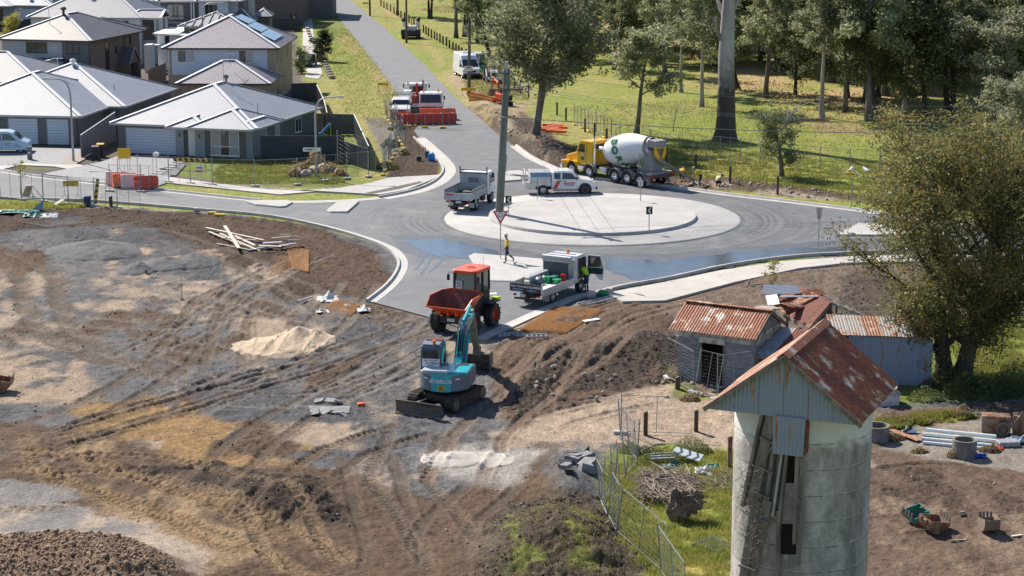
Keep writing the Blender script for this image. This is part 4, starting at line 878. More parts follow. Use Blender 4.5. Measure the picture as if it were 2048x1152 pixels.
mb.prism([(-.2, -.13), (0, .02), (.2, -.13), (.19, -.15), (0, -.01), (-.19, -.15)], 'y', E0-.12, E1+.02); mb.build('ridge_cap', RUSTL, SIL)
n_ = 6
for i in range(n_):   # gable cladding, sheet by sheet
 x0, x1 = .02+4.5*i/n_, .02+4.5*(i+1)/n_; zt = lambda x: ZE+.0+(ZR-.1-ZE)*(1-abs(x-2.28)/2.28)
 pl = [(x0, 0, ZE-.12), (x1, 0, ZE-.12), (x1, 0, zt(x1)), (x0, 0, zt(x0))]
 if x0 < 2.28 < x1: pl.insert(3, (2.28, 0, ZR-.1))
 mb = MB(); sheet(mb, pl, (0, 0, 1), COR2); mb.build('gable_sheet', galv, SIL)
mb = MB(); sheet(mb, [(2.0,-.05,6.95), (2.92,-.05,6.95), (2.98,-.05,8.12), (1.98,-.05,8.12)], (0,0,1), COR2); mb.build('chute_hood', galv, SIL)
mb = MB(); sheet(mb, [(2.97,-.04,7.0), (2.97,.45,7.0), (2.99,.4,8.12), (2.99,-.04,8.12)], (0,0,1), CORB); mb.build('chute_hood_side', RUSTD, SIL)
for s in (0, 1):
 mb = MB(); e = (-.1, E0-.09, ZE-.1) if s == 0 else (4.66, E0-.09, ZE-.1); mb.bar(e, (2.28, E0-.09, ZR-.07), .04, .14); mb.build('barge_board', OLDW, SIL)
for i in range(4):
 mb = MB(); mb.bar((0, .5+i*1.25, ZE-.12), (4.56, .5+i*1.25, ZE-.12), .1, .12); mb.build('tie_beam', OLDW, SIL)
SW = (Matrix.Translation((5.87, 57.28, 0)) @ Matrix.Rotation(R(-22.95), 4, 'Z')); SWI = SW.inverted(); CW = SW @ SC_
def SP(px, py, off=0.0):
 """point on the silo wall, local to the silo"""
 u = (px-1024)/FPX; v = (576-py)/FPX; d = Vector((u, math.cos(PITCH)+v*math.sin(PITCH), -math.sin(PITCH)+v*math.cos(PITCH))); r = SRR+off
 ox, oy = -CW.x, -CW.y; a = d.x**2+d.y**2; b = 2*(ox*d.x+oy*d.y); c = ox*ox+oy*oy-r*r; D = max(b*b-4*a*c, 0); t = (-b-math.sqrt(D))/(2*a)
 return SWI @ Vector((d.x*t, d.y*t, CAMH+d.z*t))
def plank(p, q, w, t, off, m, name='plank'):
 a = SP(*p, off); b = SP(*q, off); nr = ((a+b)/2-SC_); nr.z = 0; mb = MB(); mb.bar(a, b, w, t, up=nr); return mb.build(name, m, SIL)
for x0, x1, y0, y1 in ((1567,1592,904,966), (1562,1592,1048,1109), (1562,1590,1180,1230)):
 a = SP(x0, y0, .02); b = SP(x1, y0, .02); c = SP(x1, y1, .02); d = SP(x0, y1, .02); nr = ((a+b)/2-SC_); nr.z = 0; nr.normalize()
 mb = MB(); mb.add([a, b, c, d, a-nr*.3, b-nr*.3, c-nr*.3, d-nr*.3], [(0,1,2,3),(7,6,5,4),(0,4,5,1),(1,5,6,2),(2,6,7,3),(3,7,4,0)]); mb.build('hatch_opening', BLK, SIL)  # black blocks carry the inner shade of the hatches in their colour
W1 = OLDW; GALP = mat('old zinc strip', (.36,.38,.41), (.26,.27,.29), 5, rough=.5, metal=.2)
plank((1544, 826), (1503, 1010), .34, .05, .30, W1); plank((1530, 826), (1490, 1010), .10, .34, .14, W1); plank((1559, 826), (1536, 1000), .09, .34, .14, W1); plank((1512, 1000), (1484, 1170), .30, .05, .30, W1); plank((1536, 1000), (1500, 1165), .32, .06, .20, W1)
plank((1566, 906), (1548, 1030), .07, .30, .12, GALP); plank((1575, 900), (1557, 1060), .08, .26, .10, W1); plank((1558, 1020), (1556, 1200), .10, .20, .10, W1)
plank((1594, 906), (1588, 1088), .10, .06, .22, W1); plank((1605, 906), (1598, 1130), .11, .10, .14, W1); plank((1612, 830), (1602, 900), .06, .05, .30, W1)
for p, q in (((1520,874),(1550,888)), ((1512,930),(1545,947)), ((1503,982),(1540,997)), ((1511,1035),(1538,1046)), ((1478,1130),(1512,1142)), ((1548,890),(1514,935))): plank(p, q, .06, .07, .36, W1, 'cross_batten')
for i in range(9): plank((1593-i*.7, 915+i*20), (1604-i*.7, 917+i*20), .03, .04, .22, W1, 'rung')
vb = MB(); random.seed(5)
for i in range(150):
 x, y = random.uniform(1484, 1524), random.uniform(930, 1125); p = SP(x, y, random.uniform(.3, .6)); pts = [p]
 for k in range(4): p = p+Vector((random.uniform(-.16,.16), random.uniform(-.1,.1), random.uniform(-.22,.12))); pts.append(p)
 vb.tube(pts, [.010, .008, .007, .005, .003], 3, caps=False)
o = vb.build('dead_vine', mat('dry vine', (.22,.19,.165), (.13,.11,.10), 9), SIL, kind='stuff')
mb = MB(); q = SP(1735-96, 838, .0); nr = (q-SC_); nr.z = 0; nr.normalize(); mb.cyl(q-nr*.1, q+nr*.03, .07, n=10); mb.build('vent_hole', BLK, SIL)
# weatherboard shed
def gp(x, y, z=0): return P(x, y, z)
A = thing('old_shed', 'small derelict weatherboard shed with rusty gabled iron roof and open doorway', 'shed', (7.85, 91.3, 0), R(-30))
for z0 in range(17):
 z = .02+z0*.152; hgt = .15; m_ = BOARDP if z0 > 13 else BOARD
 segs = [(0, 1.22), (2.32, 3.9)] if z < 2.0 else [(0, 3.9)]
 for a_, b_ in segs:
  mb = MB(); mb.prism([(.0, z), (-.035, z), (-.012, z+hgt), (.0, z+hgt)], 'x', a_+random.uniform(0, .02), b_); mb.build('weatherboard', m_, A)
 mb = MB(); mb.T = Matrix.Translation((3.9, 0, 0)) @ Matrix.Rotation(R(90), 4, 'Z'); mb.prism([(.0, z), (-.035, z), (-.012, z+hgt), (.0, z+hgt)], 'x', 0, 3.0); mb.build('weatherboard', m_, A)
for i in range(5):
 z = 2.62+i*.152; w_ = 1.5*(1-(i+.5)*.152/.85)
 if w_ > .1: mb = MB(); mb.T = Matrix.Translation((3.9, 0, 0)) @ Matrix.Rotation(R(90), 4, 'Z'); mb.prism([(.0, z), (-.035, z), (-.012, z+.15), (.0, z+.15)], 'x', 1.5-w_, 1.5+w_); mb.build('weatherboard', BOARD, A)
mb = MB(); mb.box(0, .06, .01, 3, 0, 2.6); mb.box(.06, 3.88, 2.94, 3, 0, 2.6); mb.build('back_wall', BOARD, A)
mb = MB(); mb.box(.07, 3.8, 1.2, 1.3, 0, 2.5); mb.build('shade_panel', BLK, A)  # black panel painted in place of the shade inside the shed
mb = MB(); mb.box(1.14, 1.22, -.06, .06, 0, 2.1); mb.build('door_post', OLDW, A); mb = MB(); mb.box(2.32, 2.4, -.06, .06, 0, 2.1); mb.build('door_post', OLDW, A)
mb = MB(); mb.box(1.1, 2.44, -.09, -.04, 1.98, 2.28); mb.build('door_head', BOARDP, A); mb = MB(); mb.bar((1.9,-.3,.05), (2.6,-.6,.1), .25, .03); mb.build('fallen_board', BOARDP, A)
sheets(A, [(-.35,-.35,2.50), (4.05,-.35,2.50), (4.05,1.5,3.48), (-.35,1.5,3.48)], None, (0, 1, .53), [RUSTR, RUSTL, RUSTR], prof=CORB)
sheets(A, [(4.05,3.35,2.50), (-.35,3.35,2.50), (-.35,1.5,3.48), (4.05,1.5,3.48)], None, (0, -1, .53), [RUSTR, RUSTD], prof=CORB)
mb = MB(); mb.bar((-.36,1.5,3.53), (4.06,1.5,3.53), .3, .03); mb.build('ridge_cap', RUSTL, A)
mb = MB(); mb.bar((4.08,-.35,2.47), (4.08,1.5,3.45), .04, .16); mb.build('barge_board', OLDW, A); mb = MB(); mb.bar((4.08,1.5,3.45), (4.08,3.35,2.47), .04, .16); mb.build('barge_board', OLDW, A)
# lean-to of the shed
LT = [(3.95,-.1,2.0-.25), (7.0,-.1,1.75), (7.0,2.9,2.45), (3.95,2.9,2.45)]
sheets(A, LT, None, (0, 1, .23), [GALP, RUSTD, RUSTD, RUSTR], prof=CORB, name='lean_to_sheet')
for x in (4.0, 5.4, 6.9): mb = MB(); mb.bar((x,.1,0), (x,.1,1.72), .1); mb.build('lean_to_post', OLDW, A)
mb = MB(); mb.bar((3.95,-.12,1.68), (7.0,-.12,1.68), .06, .16); mb.build('lean_to_beam', OLDW, A); mb = MB(); mb.box(4.0, 6.9, 1.6, 1.65, 0, 1.9); mb.build('shade_panel', BLK, A); mb = MB(); mb.box(4.3, 5.0, .12, .16, 1.1, 1.4); mb.build('loose_board', OLDW, A)  # the black panel stands for the shade under the lean-to
# open rusty shed behind
def world_thing(name, label, cat, o, group=None): return thing(name, label, cat, (o[0], o[1], 0), 0, group), Vector((o[0], o[1], 0))
B, bo = world_thing('rusty_shed', 'open-framed shed with a large dark rusty roof slope and bare broken rafters', 'shed', P(1610, 660))
T0, T1, B0, B1 = [P(*a)-bo for a in ((1603,572,3.3), (1690,602,3.3), (1534,607,2.5), (1618,657,2.5))]
T1 = T0+(B1-B0)*(T1-T0).length/(B1-B0).length
sheets(B, [B0, B1, T1, T0], None, T0-B0, [RUSTD, RUSTD, RUSTR, RUSTD, RUSTD], prof=CORB)
ba = (T0-B0); ba.z = -ba.z; bk0 = T0+ba*1.05; bk1 = T1+ba*1.05
for i in range(7):
 t = i/6; mb = MB(); mb.bar(T0.lerp(T1, t)-Vector((0,0,.05)), bk0.lerp(bk1, t)-Vector((0,0,.05)), .06, .1); mb.build('rafter', OLDW if i % 3 == 1 else BOARDP, B)
for t in (.25, .6, .95): mb = MB(); mb.bar(T0.lerp(bk0, t), T1.lerp(bk1, t), .05, .06); mb.build('batten', OLDW, B)
sheets(B, [bk0, bk0.lerp(bk1, .35), T0.lerp(T1, .35), T0], None, T0-bk0, [galv, RUSTD], prof=CORB, name='loose_roof_sheet')
for p in (B0, B1, T1, bk1, bk0, T0, B0.lerp(B1, .5)): mb = MB(); mb.bar(Vector((p.x, p.y, -.1)), p-Vector((0,0,.06)), .11); mb.build('post', OLDW, B)
mb = MB(); mb.bar(B0-Vector((0,0,.1)), B1-Vector((0,0,.1)), .08, .14); mb.build('beam', OLDW, B); mb = MB(); mb.bar(B1-Vector((0,0,.1)), T1-Vector((0,0,.1)), .08, .14); mb.build('beam', OLDW, B)
for i in range(7):
 t = (i+.5)/7; p = B1.lerp(T1, t); mb = MB(); mb.bar(Vector((p.x, p.y, 0)), p-Vector((0,0,.15)), .2, .03, up=(T1-B1)); mb.build('wall_board', OLDW, B)
mb = MB(); q = P(1560, 585, 3.2)-bo; sheet(mb, [q+Vector((-.9,0,-.1)), q+Vector((1.0,-.3,.0)), q+Vector((.9,.5,.25)), q+Vector((-.7,.9,.2))], (1,0,0), CORB); mb.build('loose_roof_sheet', galv, B)
mb = MB(); q = P(1598, 596, 3.2)-bo; mb.bar(q+Vector((-.9,.1,.05)), q+Vector((.9,-.1,.1)), .25, .05); mb.build('loose_plank', GALP, B)
mb = MB(); q = P(1547, 612, 2.9)-bo; sheet(mb, [q+Vector((-.3,-.3,.1)), q+Vector((.25,-.35,.2)), q+Vector((.2,.4,.5)), q+Vector((-.35,.4,.45))], (0,1,0), COR); mb.build('curled_sheet', mat('bare sheet', (.62,.62,.62), rough=.5), B)
DULL = rustmat('dull old iron', (.30,.29,.28), (.26,.13,.08), .55, sc=2, rough=.7)
# long tin shed
Cc, co_ = world_thing('tin_shed', 'long low corrugated iron shed beside the big tree, its left wall sheet rusted', 'shed', P(1668, 770))
f0, f1 = [P(*a)-co_ for a in ((1664,669,2.35), (1868,677,2.35))]; r0_, r1_ = [P(*a)-co_ for a in ((1652,629,2.95), (1850,637,2.95))]
sheets(Cc, [f0, f1, r1_, r0_], None, r0_-f0, [DULL, DULL, RUSTL, DULL, DULL, RUSTL, DULL], prof=CORB)
dn = Vector((0,0,1)); d0 = Vector((f0.x, f0.y+.15, 0)); d1 = Vector((f1.x, f1.y+.15, 0))
sheets(Cc, [d0, d1, d1+dn*2.3, d0+dn*2.3], None, (0,0,1), [RUSTD, galv, galv, galv, galv, galv], prof=CORB, name='wall_sheet')
mb = MB(); e0 = Vector((r0_.x, r0_.y, 0)); sheet(mb, [d0, e0, e0+dn*2.9, d0+dn*2.3], (0,0,1), CORB); mb.build('wall_sheet', galv, Cc); mb = MB(); e1 = Vector((r1_.x, r1_.y, 0)); mb.add([e0, e1, e1+dn*2.85, e0+dn*2.85], [(0,1,2,3)]); mb.build('back_wall', galv, Cc)

for i in range(14):   # collapsed rafters and loose iron between the sheds
 rj = random.Random(40+i); p = P(rj.uniform(1600, 1660), rj.uniform(628, 668), rj.uniform(1.9, 2.6))-bo; a = rj.uniform(-.3, 1.3); L = rj.uniform(.7, 1.6); d = Vector((math.cos(a), math.sin(a), rj.uniform(-.2, .35))); mb = MB(); mb.bar(p-d*L/2, p+d*L/2, .06, .07); mb.build('broken_rafter', OLDW, B)
for i in range(4):
 rj = random.Random(60+i); p = P(rj.uniform(1545, 1625), rj.uniform(585, 640), rj.uniform(2.6, 3.2))-bo; a = rj.uniform(0, 3); mb = MB(); u = Vector((math.cos(a), math.sin(a), rj.uniform(-.3,.3))); v_ = Vector((-u.y, u.x, rj.uniform(-.1,.3))); sheet(mb, [p, p+u*1.3, p+u*1.3+v_*.7, p+v_*.7], u, CORB); mb.build('loose_roof_sheet', [DULL, RUSTR, RUSTL, DULL][i], B)
# ---------------------------------------------------------------- trees
def leafmat(name, c1, c2, c3=None, tr=.52, sc=.9):
 m = bpy.data.materials.new(name); m.use_nodes = True; n = m.node_tree.nodes; l = m.node_tree.links; n.remove(n['Principled BSDF'])
 g = n.new('ShaderNodeNewGeometry'); oi = n.new('ShaderNodeObjectInfo')
 t = n.new('ShaderNodeTexNoise'); t.inputs['Scale'].default_value = sc; t.inputs['Detail'].default_value = 3; l.new(g.outputs['Position'], t.inputs[0])
 r = n.new('ShaderNodeMapRange'); r.inputs[1].default_value = .38; r.inputs[2].default_value = .62; l.new(t.outputs[0], r.inputs[0])
 w_ = n.new('ShaderNodeTexWhiteNoise'); l.new(g.outputs['Random Per Island'], w_.inputs[0]) if 'Random Per Island' in g.outputs else None
 x = n.new('ShaderNodeMix'); x.data_type = 'RGBA'; l.new(r.outputs[0], x.inputs[0]); x.inputs[6].default_value = (*c1, 1); x.inputs[7].default_value = (*c2, 1)
 y = n.new('ShaderNodeMix'); y.data_type = 'RGBA'; q = n.new('ShaderNodeMapRange'); q.inputs[1].default_value = .72; q.inputs[2].default_value = .8; l.new(g.outputs['Random Per Island'], q.inputs[0]); l.new(q.outputs[0], y.inputs[0]); l.new(x.outputs[2], y.inputs[6]); y.inputs[7].default_value = (*(c3 or c2), 1)
 hs = n.new('ShaderNodeHueSaturation'); v = n.new('ShaderNodeMapRange'); v.inputs[3].default_value = .75; v.inputs[4].default_value = 1.3; l.new(oi.outputs['Random'], v.inputs[0]); l.new(v.outputs[0], hs.inputs['Value']); l.new(y.outputs[2], hs.inputs['Color'])
 d = n.new('ShaderNodeBsdfPrincipled'); d.inputs['Roughness'].default_value = .5; d.inputs['Specular IOR Level'].default_value = .35; tl = n.new('ShaderNodeBsdfTranslucent'); mx = n.new('ShaderNodeMixShader'); mx.inputs[0].default_value = tr
 l.new(hs.outputs[0], d.inputs['Base Color']); l.new(hs.outputs[0], tl.inputs['Color']); l.new(d.outputs[0], mx.inputs[1]); l.new(tl.outputs[0], mx.inputs[2]); l.new(mx.outputs[0], n['Material Output'].inputs[0]); return m
EUC = leafmat('gum leaves', (.15,.18,.09), (.25,.265,.14), (.36,.36,.24)); EUD = leafmat('dark leaves', (.105,.135,.058), (.175,.205,.092), (.26,.28,.14)); PALEL = leafmat('pale leaves', (.20,.215,.13), (.29,.29,.18), (.36,.35,.24))
HEROL = leafmat('olive leaves', (.125,.14,.055), (.19,.185,.075), (.30,.225,.07), sc=.6); YEL = leafmat('yellow leaves', (.34,.28,.05), (.26,.26,.07), (.45,.36,.08)); CONL = leafmat('cypress leaves', (.018,.035,.014), (.035,.06,.022)); SHR = leafmat('shrub leaves', (.06,.09,.03), (.12,.15,.05), (.2,.2,.09)); BRN = leafmat('dry leaves', (.22,.15,.07), (.30,.22,.11), (.4,.3,.16))
BARK = mat('grey bark', (.20,.175,.15), (.09,.075,.062), 3, rough=.95, stretch=(1,1,.25), bump=.8, bscale=10); BARKP = mat('pale gum bark', (.42,.39,.35), (.20,.18,.165), 1.2, rough=.85, stretch=(1,1,.3), bump=.3, bscale=10); BARKD = mat('dark bark', (.085,.068,.055), (.045,.036,.03), 3, rough=.95, stretch=(1,1,.2), bump=.9, bscale=9)
def leaves_mesh(pts, size, name, m, quad=True, droop=0.0):
 rs = np.random.RandomState(len(pts)); pts = np.asarray(pts); n = len(pts)
 a = rs.normal(size=(n, 3)); a[:, 2] = a[:, 2]*.7-droop; a /= np.linalg.norm(a, axis=1)[:, None]+1e-9
 b = rs.normal(size=(n, 3)); b -= a*(a*b).sum(1)[:, None]; b /= np.linalg.norm(b, axis=1)[:, None]+1e-9
 s = size*rs.uniform(.6, 1.5, n)[:, None]
 v = np.stack([pts-a*s, pts+b*s*.42, pts+a*s, pts-b*s*.42], 1).reshape(-1, 3).astype(np.float32)
 me = bpy.data.meshes.new(name); me.vertices.add(4*n); me.vertices.foreach_set('co', v.ravel()); me.loops.add(4*n); me.loops.foreach_set('vertex_index', np.arange(4*n, dtype=np.int32)); me.polygons.add(n)
 me.polygons.foreach_set('loop_start', np.arange(0, 4*n, 4, dtype=np.int32)); me.polygons.foreach_set('loop_total', np.full(n, 4, np.int32)); me.update(); me.materials.append(m)
 o = bpy.data.objects.new(name, me); COL.objects.link(o); return o
def tree(label, H, spread, tr, base, nl, ls, lm, bm, seed, limbs=9, cl=12, crad=.75, stems=1, lean=0.0, name='tree', group=None, up=.6, flat=1.0, twigs=3, bare=0, topsc=1.0, droop=.25):
 rr = random.Random(seed); t = thing(name, label, 'tree', group=group); mb = MB(); ends = []
 def path(p, d, L, n, wob, upb=0.0):
  pts = [p]; d = d.normalized()
  for i in range(n):
   d = (d+Vector((rr.uniform(-wob, wob), rr.uniform(-wob, wob), rr.uniform(-wob, wob)*.6+upb))).normalized(); p = p+d*L/n; pts.append(p)
  return pts
 for s in range(stems):
  a0 = rr.uniform(0, 6.28); d = Vector((math.cos(a0)*(.28 if stems > 1 else lean), math.sin(a0)*(.28 if stems > 1 else lean*.3), 1)); off = Vector((math.cos(a0), math.sin(a0), 0))*(tr*.9 if stems > 1 else 0)
  tp = path(off-Vector((0,0,.2)), d, H*.86*rr.uniform(.9, 1.02), 9, .07, .03); k = len(tp)
  rads = [tr*(1.45 if i == 0 else 1)*(1-.80*i/(k-1)) for i in range(k)]; mb.tube(tp, rads, 9)
  for j in range(limbs):
   f = base+(1-base)*(j+rr.random()*.6)/limbs; f = min(f, .98); ix = f*(k-1); i0 = int(ix); p = tp[i0].lerp(tp[min(i0+1, k-1)], ix-i0)
   a = j*2.4+rr.uniform(-.5, .5)+a0; wd = spread*(1-.55*abs(f-.55)/.5)*rr.uniform(.7, 1.1)*(topsc if f > .8 else 1)
   L1 = path(p, Vector((math.cos(a), math.sin(a), up*rr.uniform(.4, 1.5))), wd, 5, .22, .10); r1 = rads[i0]*.48
   mb.tube(L1, [r1*(1-.8*i/5) for i in range(6)], 5, caps=False)
   for q in range(twigs):
    pp = L1[2+q % 4]; a2 = a+rr.uniform(-1.3, 1.3); L2 = path(pp, Vector((math.cos(a2), math.sin(a2), rr.uniform(-.1, .9))), wd*rr.uniform(.3, .55), 3, .3, .05)
    mb.tube(L2, [r1*.35, r1*.25, r1*.15, r1*.08], 3, caps=False); ends += [L2[-1], L2[2]]
   ends += [L1[-1], L1[4]]
  ends += [tp[-1]]
 mb.build('trunk', bm, t, smooth=True)
 if nl:
  rs = np.random.RandomState(seed); E_ = np.array([tuple(e) for e in ends]); C = E_
  C = np.concatenate([C, C+rs.normal(size=C.shape)*crad*.9]); sz = rs.uniform(.45, 1.25, len(C))*crad
  idx = rs.choice(len(C), nl, p=sz**2/np.sum(sz**2)); off = rs.normal(size=(nl, 3)); off /= np.linalg.norm(off, axis=1)[:, None]; rad = rs.uniform(0, 1, nl)**.45
  pts = C[idx]+off*(rad*sz[idx])[:, None]*np.array([1.15, 1.15, .75*flat]); pts[:, 2] = np.maximum(pts[:, 2], .15)
  lo = leaves_mesh(pts, ls, 'crown', lm, droop=droop); lo.parent = t
 return t
protos = {}
def plant(key, px, py, sc=1.0, rz=None, label=None, group=None, loc=None):
 src, used = protos[key]; p = loc if loc is not None else P(px, py)
 z = gzz(p[0], p[1])
 if not used: o = src; protos[key][1] = True; o.location = (p[0], p[1], z); o.rotation_euler = (0, 0, rz or 0); o['label'] = label or o['label']; 
 else: o = dup(src, (p[0], p[1], z), random.uniform(0, 6.28) if rz is None else rz, label)
 o.scale = (sc,)*3
 if group: o['group'] = group
 return o
FG = 'gum trees of the wood beyond the paddock'
protos['a'] = [tree('grey gum tree', 15, 4.6, .32, .38, 9000, .17, EUC, BARK, 11, group=FG, name='gum_tree'), False]
protos['b'] = [tree('dark leafy gum tree', 13, 4.2, .30, .30, 9500, .17, EUD, BARKD, 12, stems=2, group=FG, name='gum_tree'), False]
protos['c'] = [tree('slim pale gum tree', 16, 3.6, .24, .45, 8000, .16, EUC, BARKP, 13, group=FG, name='gum_tree', lean=.12), False]
protos['d'] = [tree('bushy dark tree', 11, 4.4, .25, .2, 10000, .17, EUD, BARKD, 14, group=FG, name='bushy_tree', crad=.95), False]
protos['e'] = [tree('pale leafy tree', 10, 4.6, .25, .15, 11000, .16, PALEL, BARK, 15, group=FG, name='pale_tree', crad=.9), False]
# trees one can tell apart
T = tree('forked gum tree with twin grey trunks on the spoil bank beside the concrete mixer', 15.5, 5.6, .34, .30, 34000, .16, EUC, BARK, 21, stems=2, limbs=13, crad=.95, name='gum_tree', twigs=6); p = P(1066, 288); T.location = (p.x, p.y, gzz(p.x, p.y)-.1)
T = tree('smaller gum tree with pale trunk standing behind the cab of the concrete mixer', 9.6, 4.2, .26, .42, 11000, .14, EUC, BARK, 23, limbs=9, name='gum_tree', lean=.08); p = P(1272, 268); T.location = (p.x, p.y, 0)
T = thing('giant_gum_tree', 'giant old gum tree with thick flared trunk and bare white upper limbs', 'tree', P(1450, 281)); mb = MB()
mb.tube([(0,0,-.3), (0,0,.25), (.03,0,.9), (.05,0,2.2), (.0,0,5), (-.05,0,7.5), (0,0,10), (.1,0,13), (.2,0,17), (.0,0,22)], [1.4, 1.10, .93, .82, .74, .70, .62, .52, .42, .25], 16)
for a, z, L in ((2.4, 10.2, 5), (.3, 10.8, 5), (3.4, 12.5, 6), (-.4, 13.5, 5.5), (1.6, 15, 5), (4.5, 16, 5), (2.9, 8.0, 3.2)):
 pts = [Vector((0,0,z))]; d = Vector((math.cos(a), math.sin(a)*.6, .9)).normalized()
 for k in range(6): d = (d+Vector((random.uniform(-.25,.25), random.uniform(-.25,.25), random.uniform(-.05,.3)))).normalized(); pts.append(pts[-1]+d*L/6)
 mb.tube(pts, [.26*(1-.13*k) for k in range(7)], 7, caps=False)
mg = mat('giant gum bark', (.46,.43,.40), (.25,.22,.20), .9, rough=.85, stretch=(1.2,1.2,.18), bump=.7, bscale=6); mb.build('trunk', mg, T, smooth=True)
gn = mg.node_tree.nodes; gl = mg.node_tree.links; tc_ = gn.new('ShaderNodeTexCoord'); sz_ = gn.new('ShaderNodeSeparateXYZ'); gl.new(tc_.outputs['Object'], sz_.inputs[0]); tn_ = gn.new('ShaderNodeTexNoise'); tn_.inputs['Scale'].default_value = 1.6; gl.new(tc_.outputs['Object'], tn_.inputs[0])
ma_ = gn.new('ShaderNodeMath'); ma_.operation = 'MULTIPLY_ADD'; gl.new(tn_.outputs[0], ma_.inputs[0]); ma_.inputs[1].default_value = 5.0; gl.new(sz_.outputs[2], ma_.inputs[2]); mr_ = gn.new('ShaderNodeMapRange'); mr_.inputs[1].default_value = 6.5; mr_.inputs[2].default_value = 9.5; gl.new(ma_.outputs[0], mr_.inputs[0])
mx_ = gn.new('ShaderNodeMix'); mx_.data_type = 'RGBA'; gl.new(mr_.outputs[0], mx_.inputs[0]); mx_.inputs[6].default_value = (.075,.06,.05,1); gl.new(gn['Principled BSDF'].inputs['Base Color'].links[0].from_socket, mx_.inputs[7]); gl.new(mx_.outputs[2], gn['Principled BSDF'].inputs['Base Color'])
T = tree('ragged bushy tree with dead white branches in its top, right of the giant gum', 5.6, 2.1, .22, .18, 7500, .085, EUD, BARK, 31, limbs=11, crad=.42, name='scraggly_tree', twigs=4); p = P(1563, 352); T.location = (p.x, p.y, 0)
mb = MB()
for a in (.2, .9, 1.7): mb.tube([(.1,0,3.9), (.5*math.cos(a)+.3,.1,4.9), (1.0*math.cos(a)+.5,.2,5.5), (1.5*math.cos(a)+.9,.2,5.8+.3*a)], [.07,.05,.035,.015], 5, caps=False)
mb.build('dead_branch', BARKP, T)
T = tree('small bare leafless tree standing in the paddock behind the mixer drum', 3.2, 1.3, .06, .3, 0, .1, EUC, BARKP, 33, limbs=12, name='bare_tree', up=1.4, twigs=5); p = P(1346, 263); T.location = (p.x, p.y, 0)
T = tree('big feathery olive-brown tree behind the tin shed at the right edge', 13.0, 5.2, .42, .13, 118000, .075, HEROL, BARKD, 44, stems=3, limbs=20, crad=.64, name='feathery_tree', up=.75, twigs=10, droop=.3); T.location = (20.9, 91.3, 0); T.rotation_euler = (0, 0, 1.0)
T = tree('young yellow-green sapling beside the rusty shed and footpath', 2.4, .6, .02, .15, 500, .06, YEL, BARK, 51, limbs=9, crad=.16, name='sapling', up=1.6); T.location = P(1545, 588)
T = tree('thin sapling with yellow leaves inside the fence at the left verge', 3.3, .8, .03, .5, 260, .07, YEL, BARKD, 52, limbs=7, crad=.16, name='sapling', up=.5); T.location = P(41, 389)
T = tree('pointed dark cypress-like tree on the grass verge left of the far road', 4.4, 1.3, .1, .02, 7000, .09, CONL, BARKD, 53, limbs=20, crad=.36, name='conifer', up=.25, topsc=.4); T.location = P(643, 122)
T = tree('narrow dark tree squeezed beside the tan brick wall', 3.6, .8, .08, .05, 3000, .09, EUD, BARKD, 54, limbs=10, crad=.35, name='tree'); T.location = P(603, 146)
T = tree('round yellow-green shrub near the left edge among the houses', 3.0, 1.3, .08, .05, 3500, .09, leafmat('lime leaves', (.20,.22,.03), (.34,.30,.05)), BARKD, 55, limbs=9, crad=.45, name='shrub'); T.location = P(22, 72)
# numbered stand of trunks seen in the photo, then the wood behind
def W_(px, py): p = P(px, py); return (p.x, p.y)
near = [('c',1403,213,.95,'slim gum with bare lower trunk left of the giant gum'), ('a',1530,196,.9,'grey gum right of the giant gum, its trunk in dappled shade'), ('c',1644,235,1.0,'leaning pale gum at the sunny edge of the wood'),
 ('a',1738,242,1.15,'tall white-trunked gum in front of the wood'), ('b',1762,236,.95,'twin-stemmed dark gum just right of the white-trunked gum'), ('e',1985,245,1.15,'pale spreading tree at the right edge of the paddock'), ('e',2040,320,.8,'low pale tree at the right edge above the feathery tree'),
 ('b',983,112,.72,'dark gum behind the parked green tractor'), ('a',1046,127,.6,'slender gum near the white truck with raised frame'), ('a',912,76,.95,'thick grey gum behind the row of timber bollards'), ('b',928,74,.8,'dark gum touching the thick grey gum'), ('a',955,85,.7,'gum between the bollards and the dark wood'), ('b',860,38,.8,'gum tree behind the road grader'), ('a',795,30,.75,'gum tree beside the far road bend'),
 ('b',1105,95,.9,'dark bushy gum behind the forked tree'), ('d',1160,120,.8,'rounded dark tree behind the forked tree, to its right'), ('b',1225,140,.75,'leafy gum above the small bare tree'), ('a',1330,150,.85,'gum with dark crown left of the giant trunk'), ('c',1362,185,.8,'slim gum with shadowed trunk close to the giant gum'),
 ('b',1480,180,.8,'dark gum directly behind the giant trunk'), ('d',1590,190,.8,'dense dark tree in the middle of the wood'), ('a',1690,225,.85,'grey gum behind the leaning pale gum'), ('d',1850,235,1.1,'deep green tree shading the right of the paddock'), ('b',1905,240,1.1,'dark gum at the shadiest corner of the paddock'), ('c',1810,228,1.0,'pale-limbed gum deep in the right wood')]
for k, x, y, s, lb in near: plant(k, x, y, s, label=lb)
LB = {'a': 'grey gum in the mass of the far wood', 'b': 'dark gum in the mass of the far wood', 'c': 'slim pale gum in the mass of the far wood', 'd': 'dense bushy tree in the mass of the far wood', 'e': 'pale tree in the mass of the far wood'}
rr = random.Random(99)
for i in range(190):
 Yt = 200+rr.random()**1.0*190; lo = max(14, -6+(330-Yt)*.13) if Yt < 330 else -28+(395-Yt)*.3; xt = rr.uniform(lo if Yt > 240 else 24, Yt*.275)
 if Yt < 235 and xt < 32: continue
 k = rr.choice('aabbbddc') if xt < Yt*.2 else rr.choice('abddee'); plant(k, 0, 0, rr.uniform(.85, 1.3), rz=rr.uniform(0, 6.28), label=LB[k], group='far wood, '+LB[k].split(' in')[0]+'s', loc=(xt, Yt))
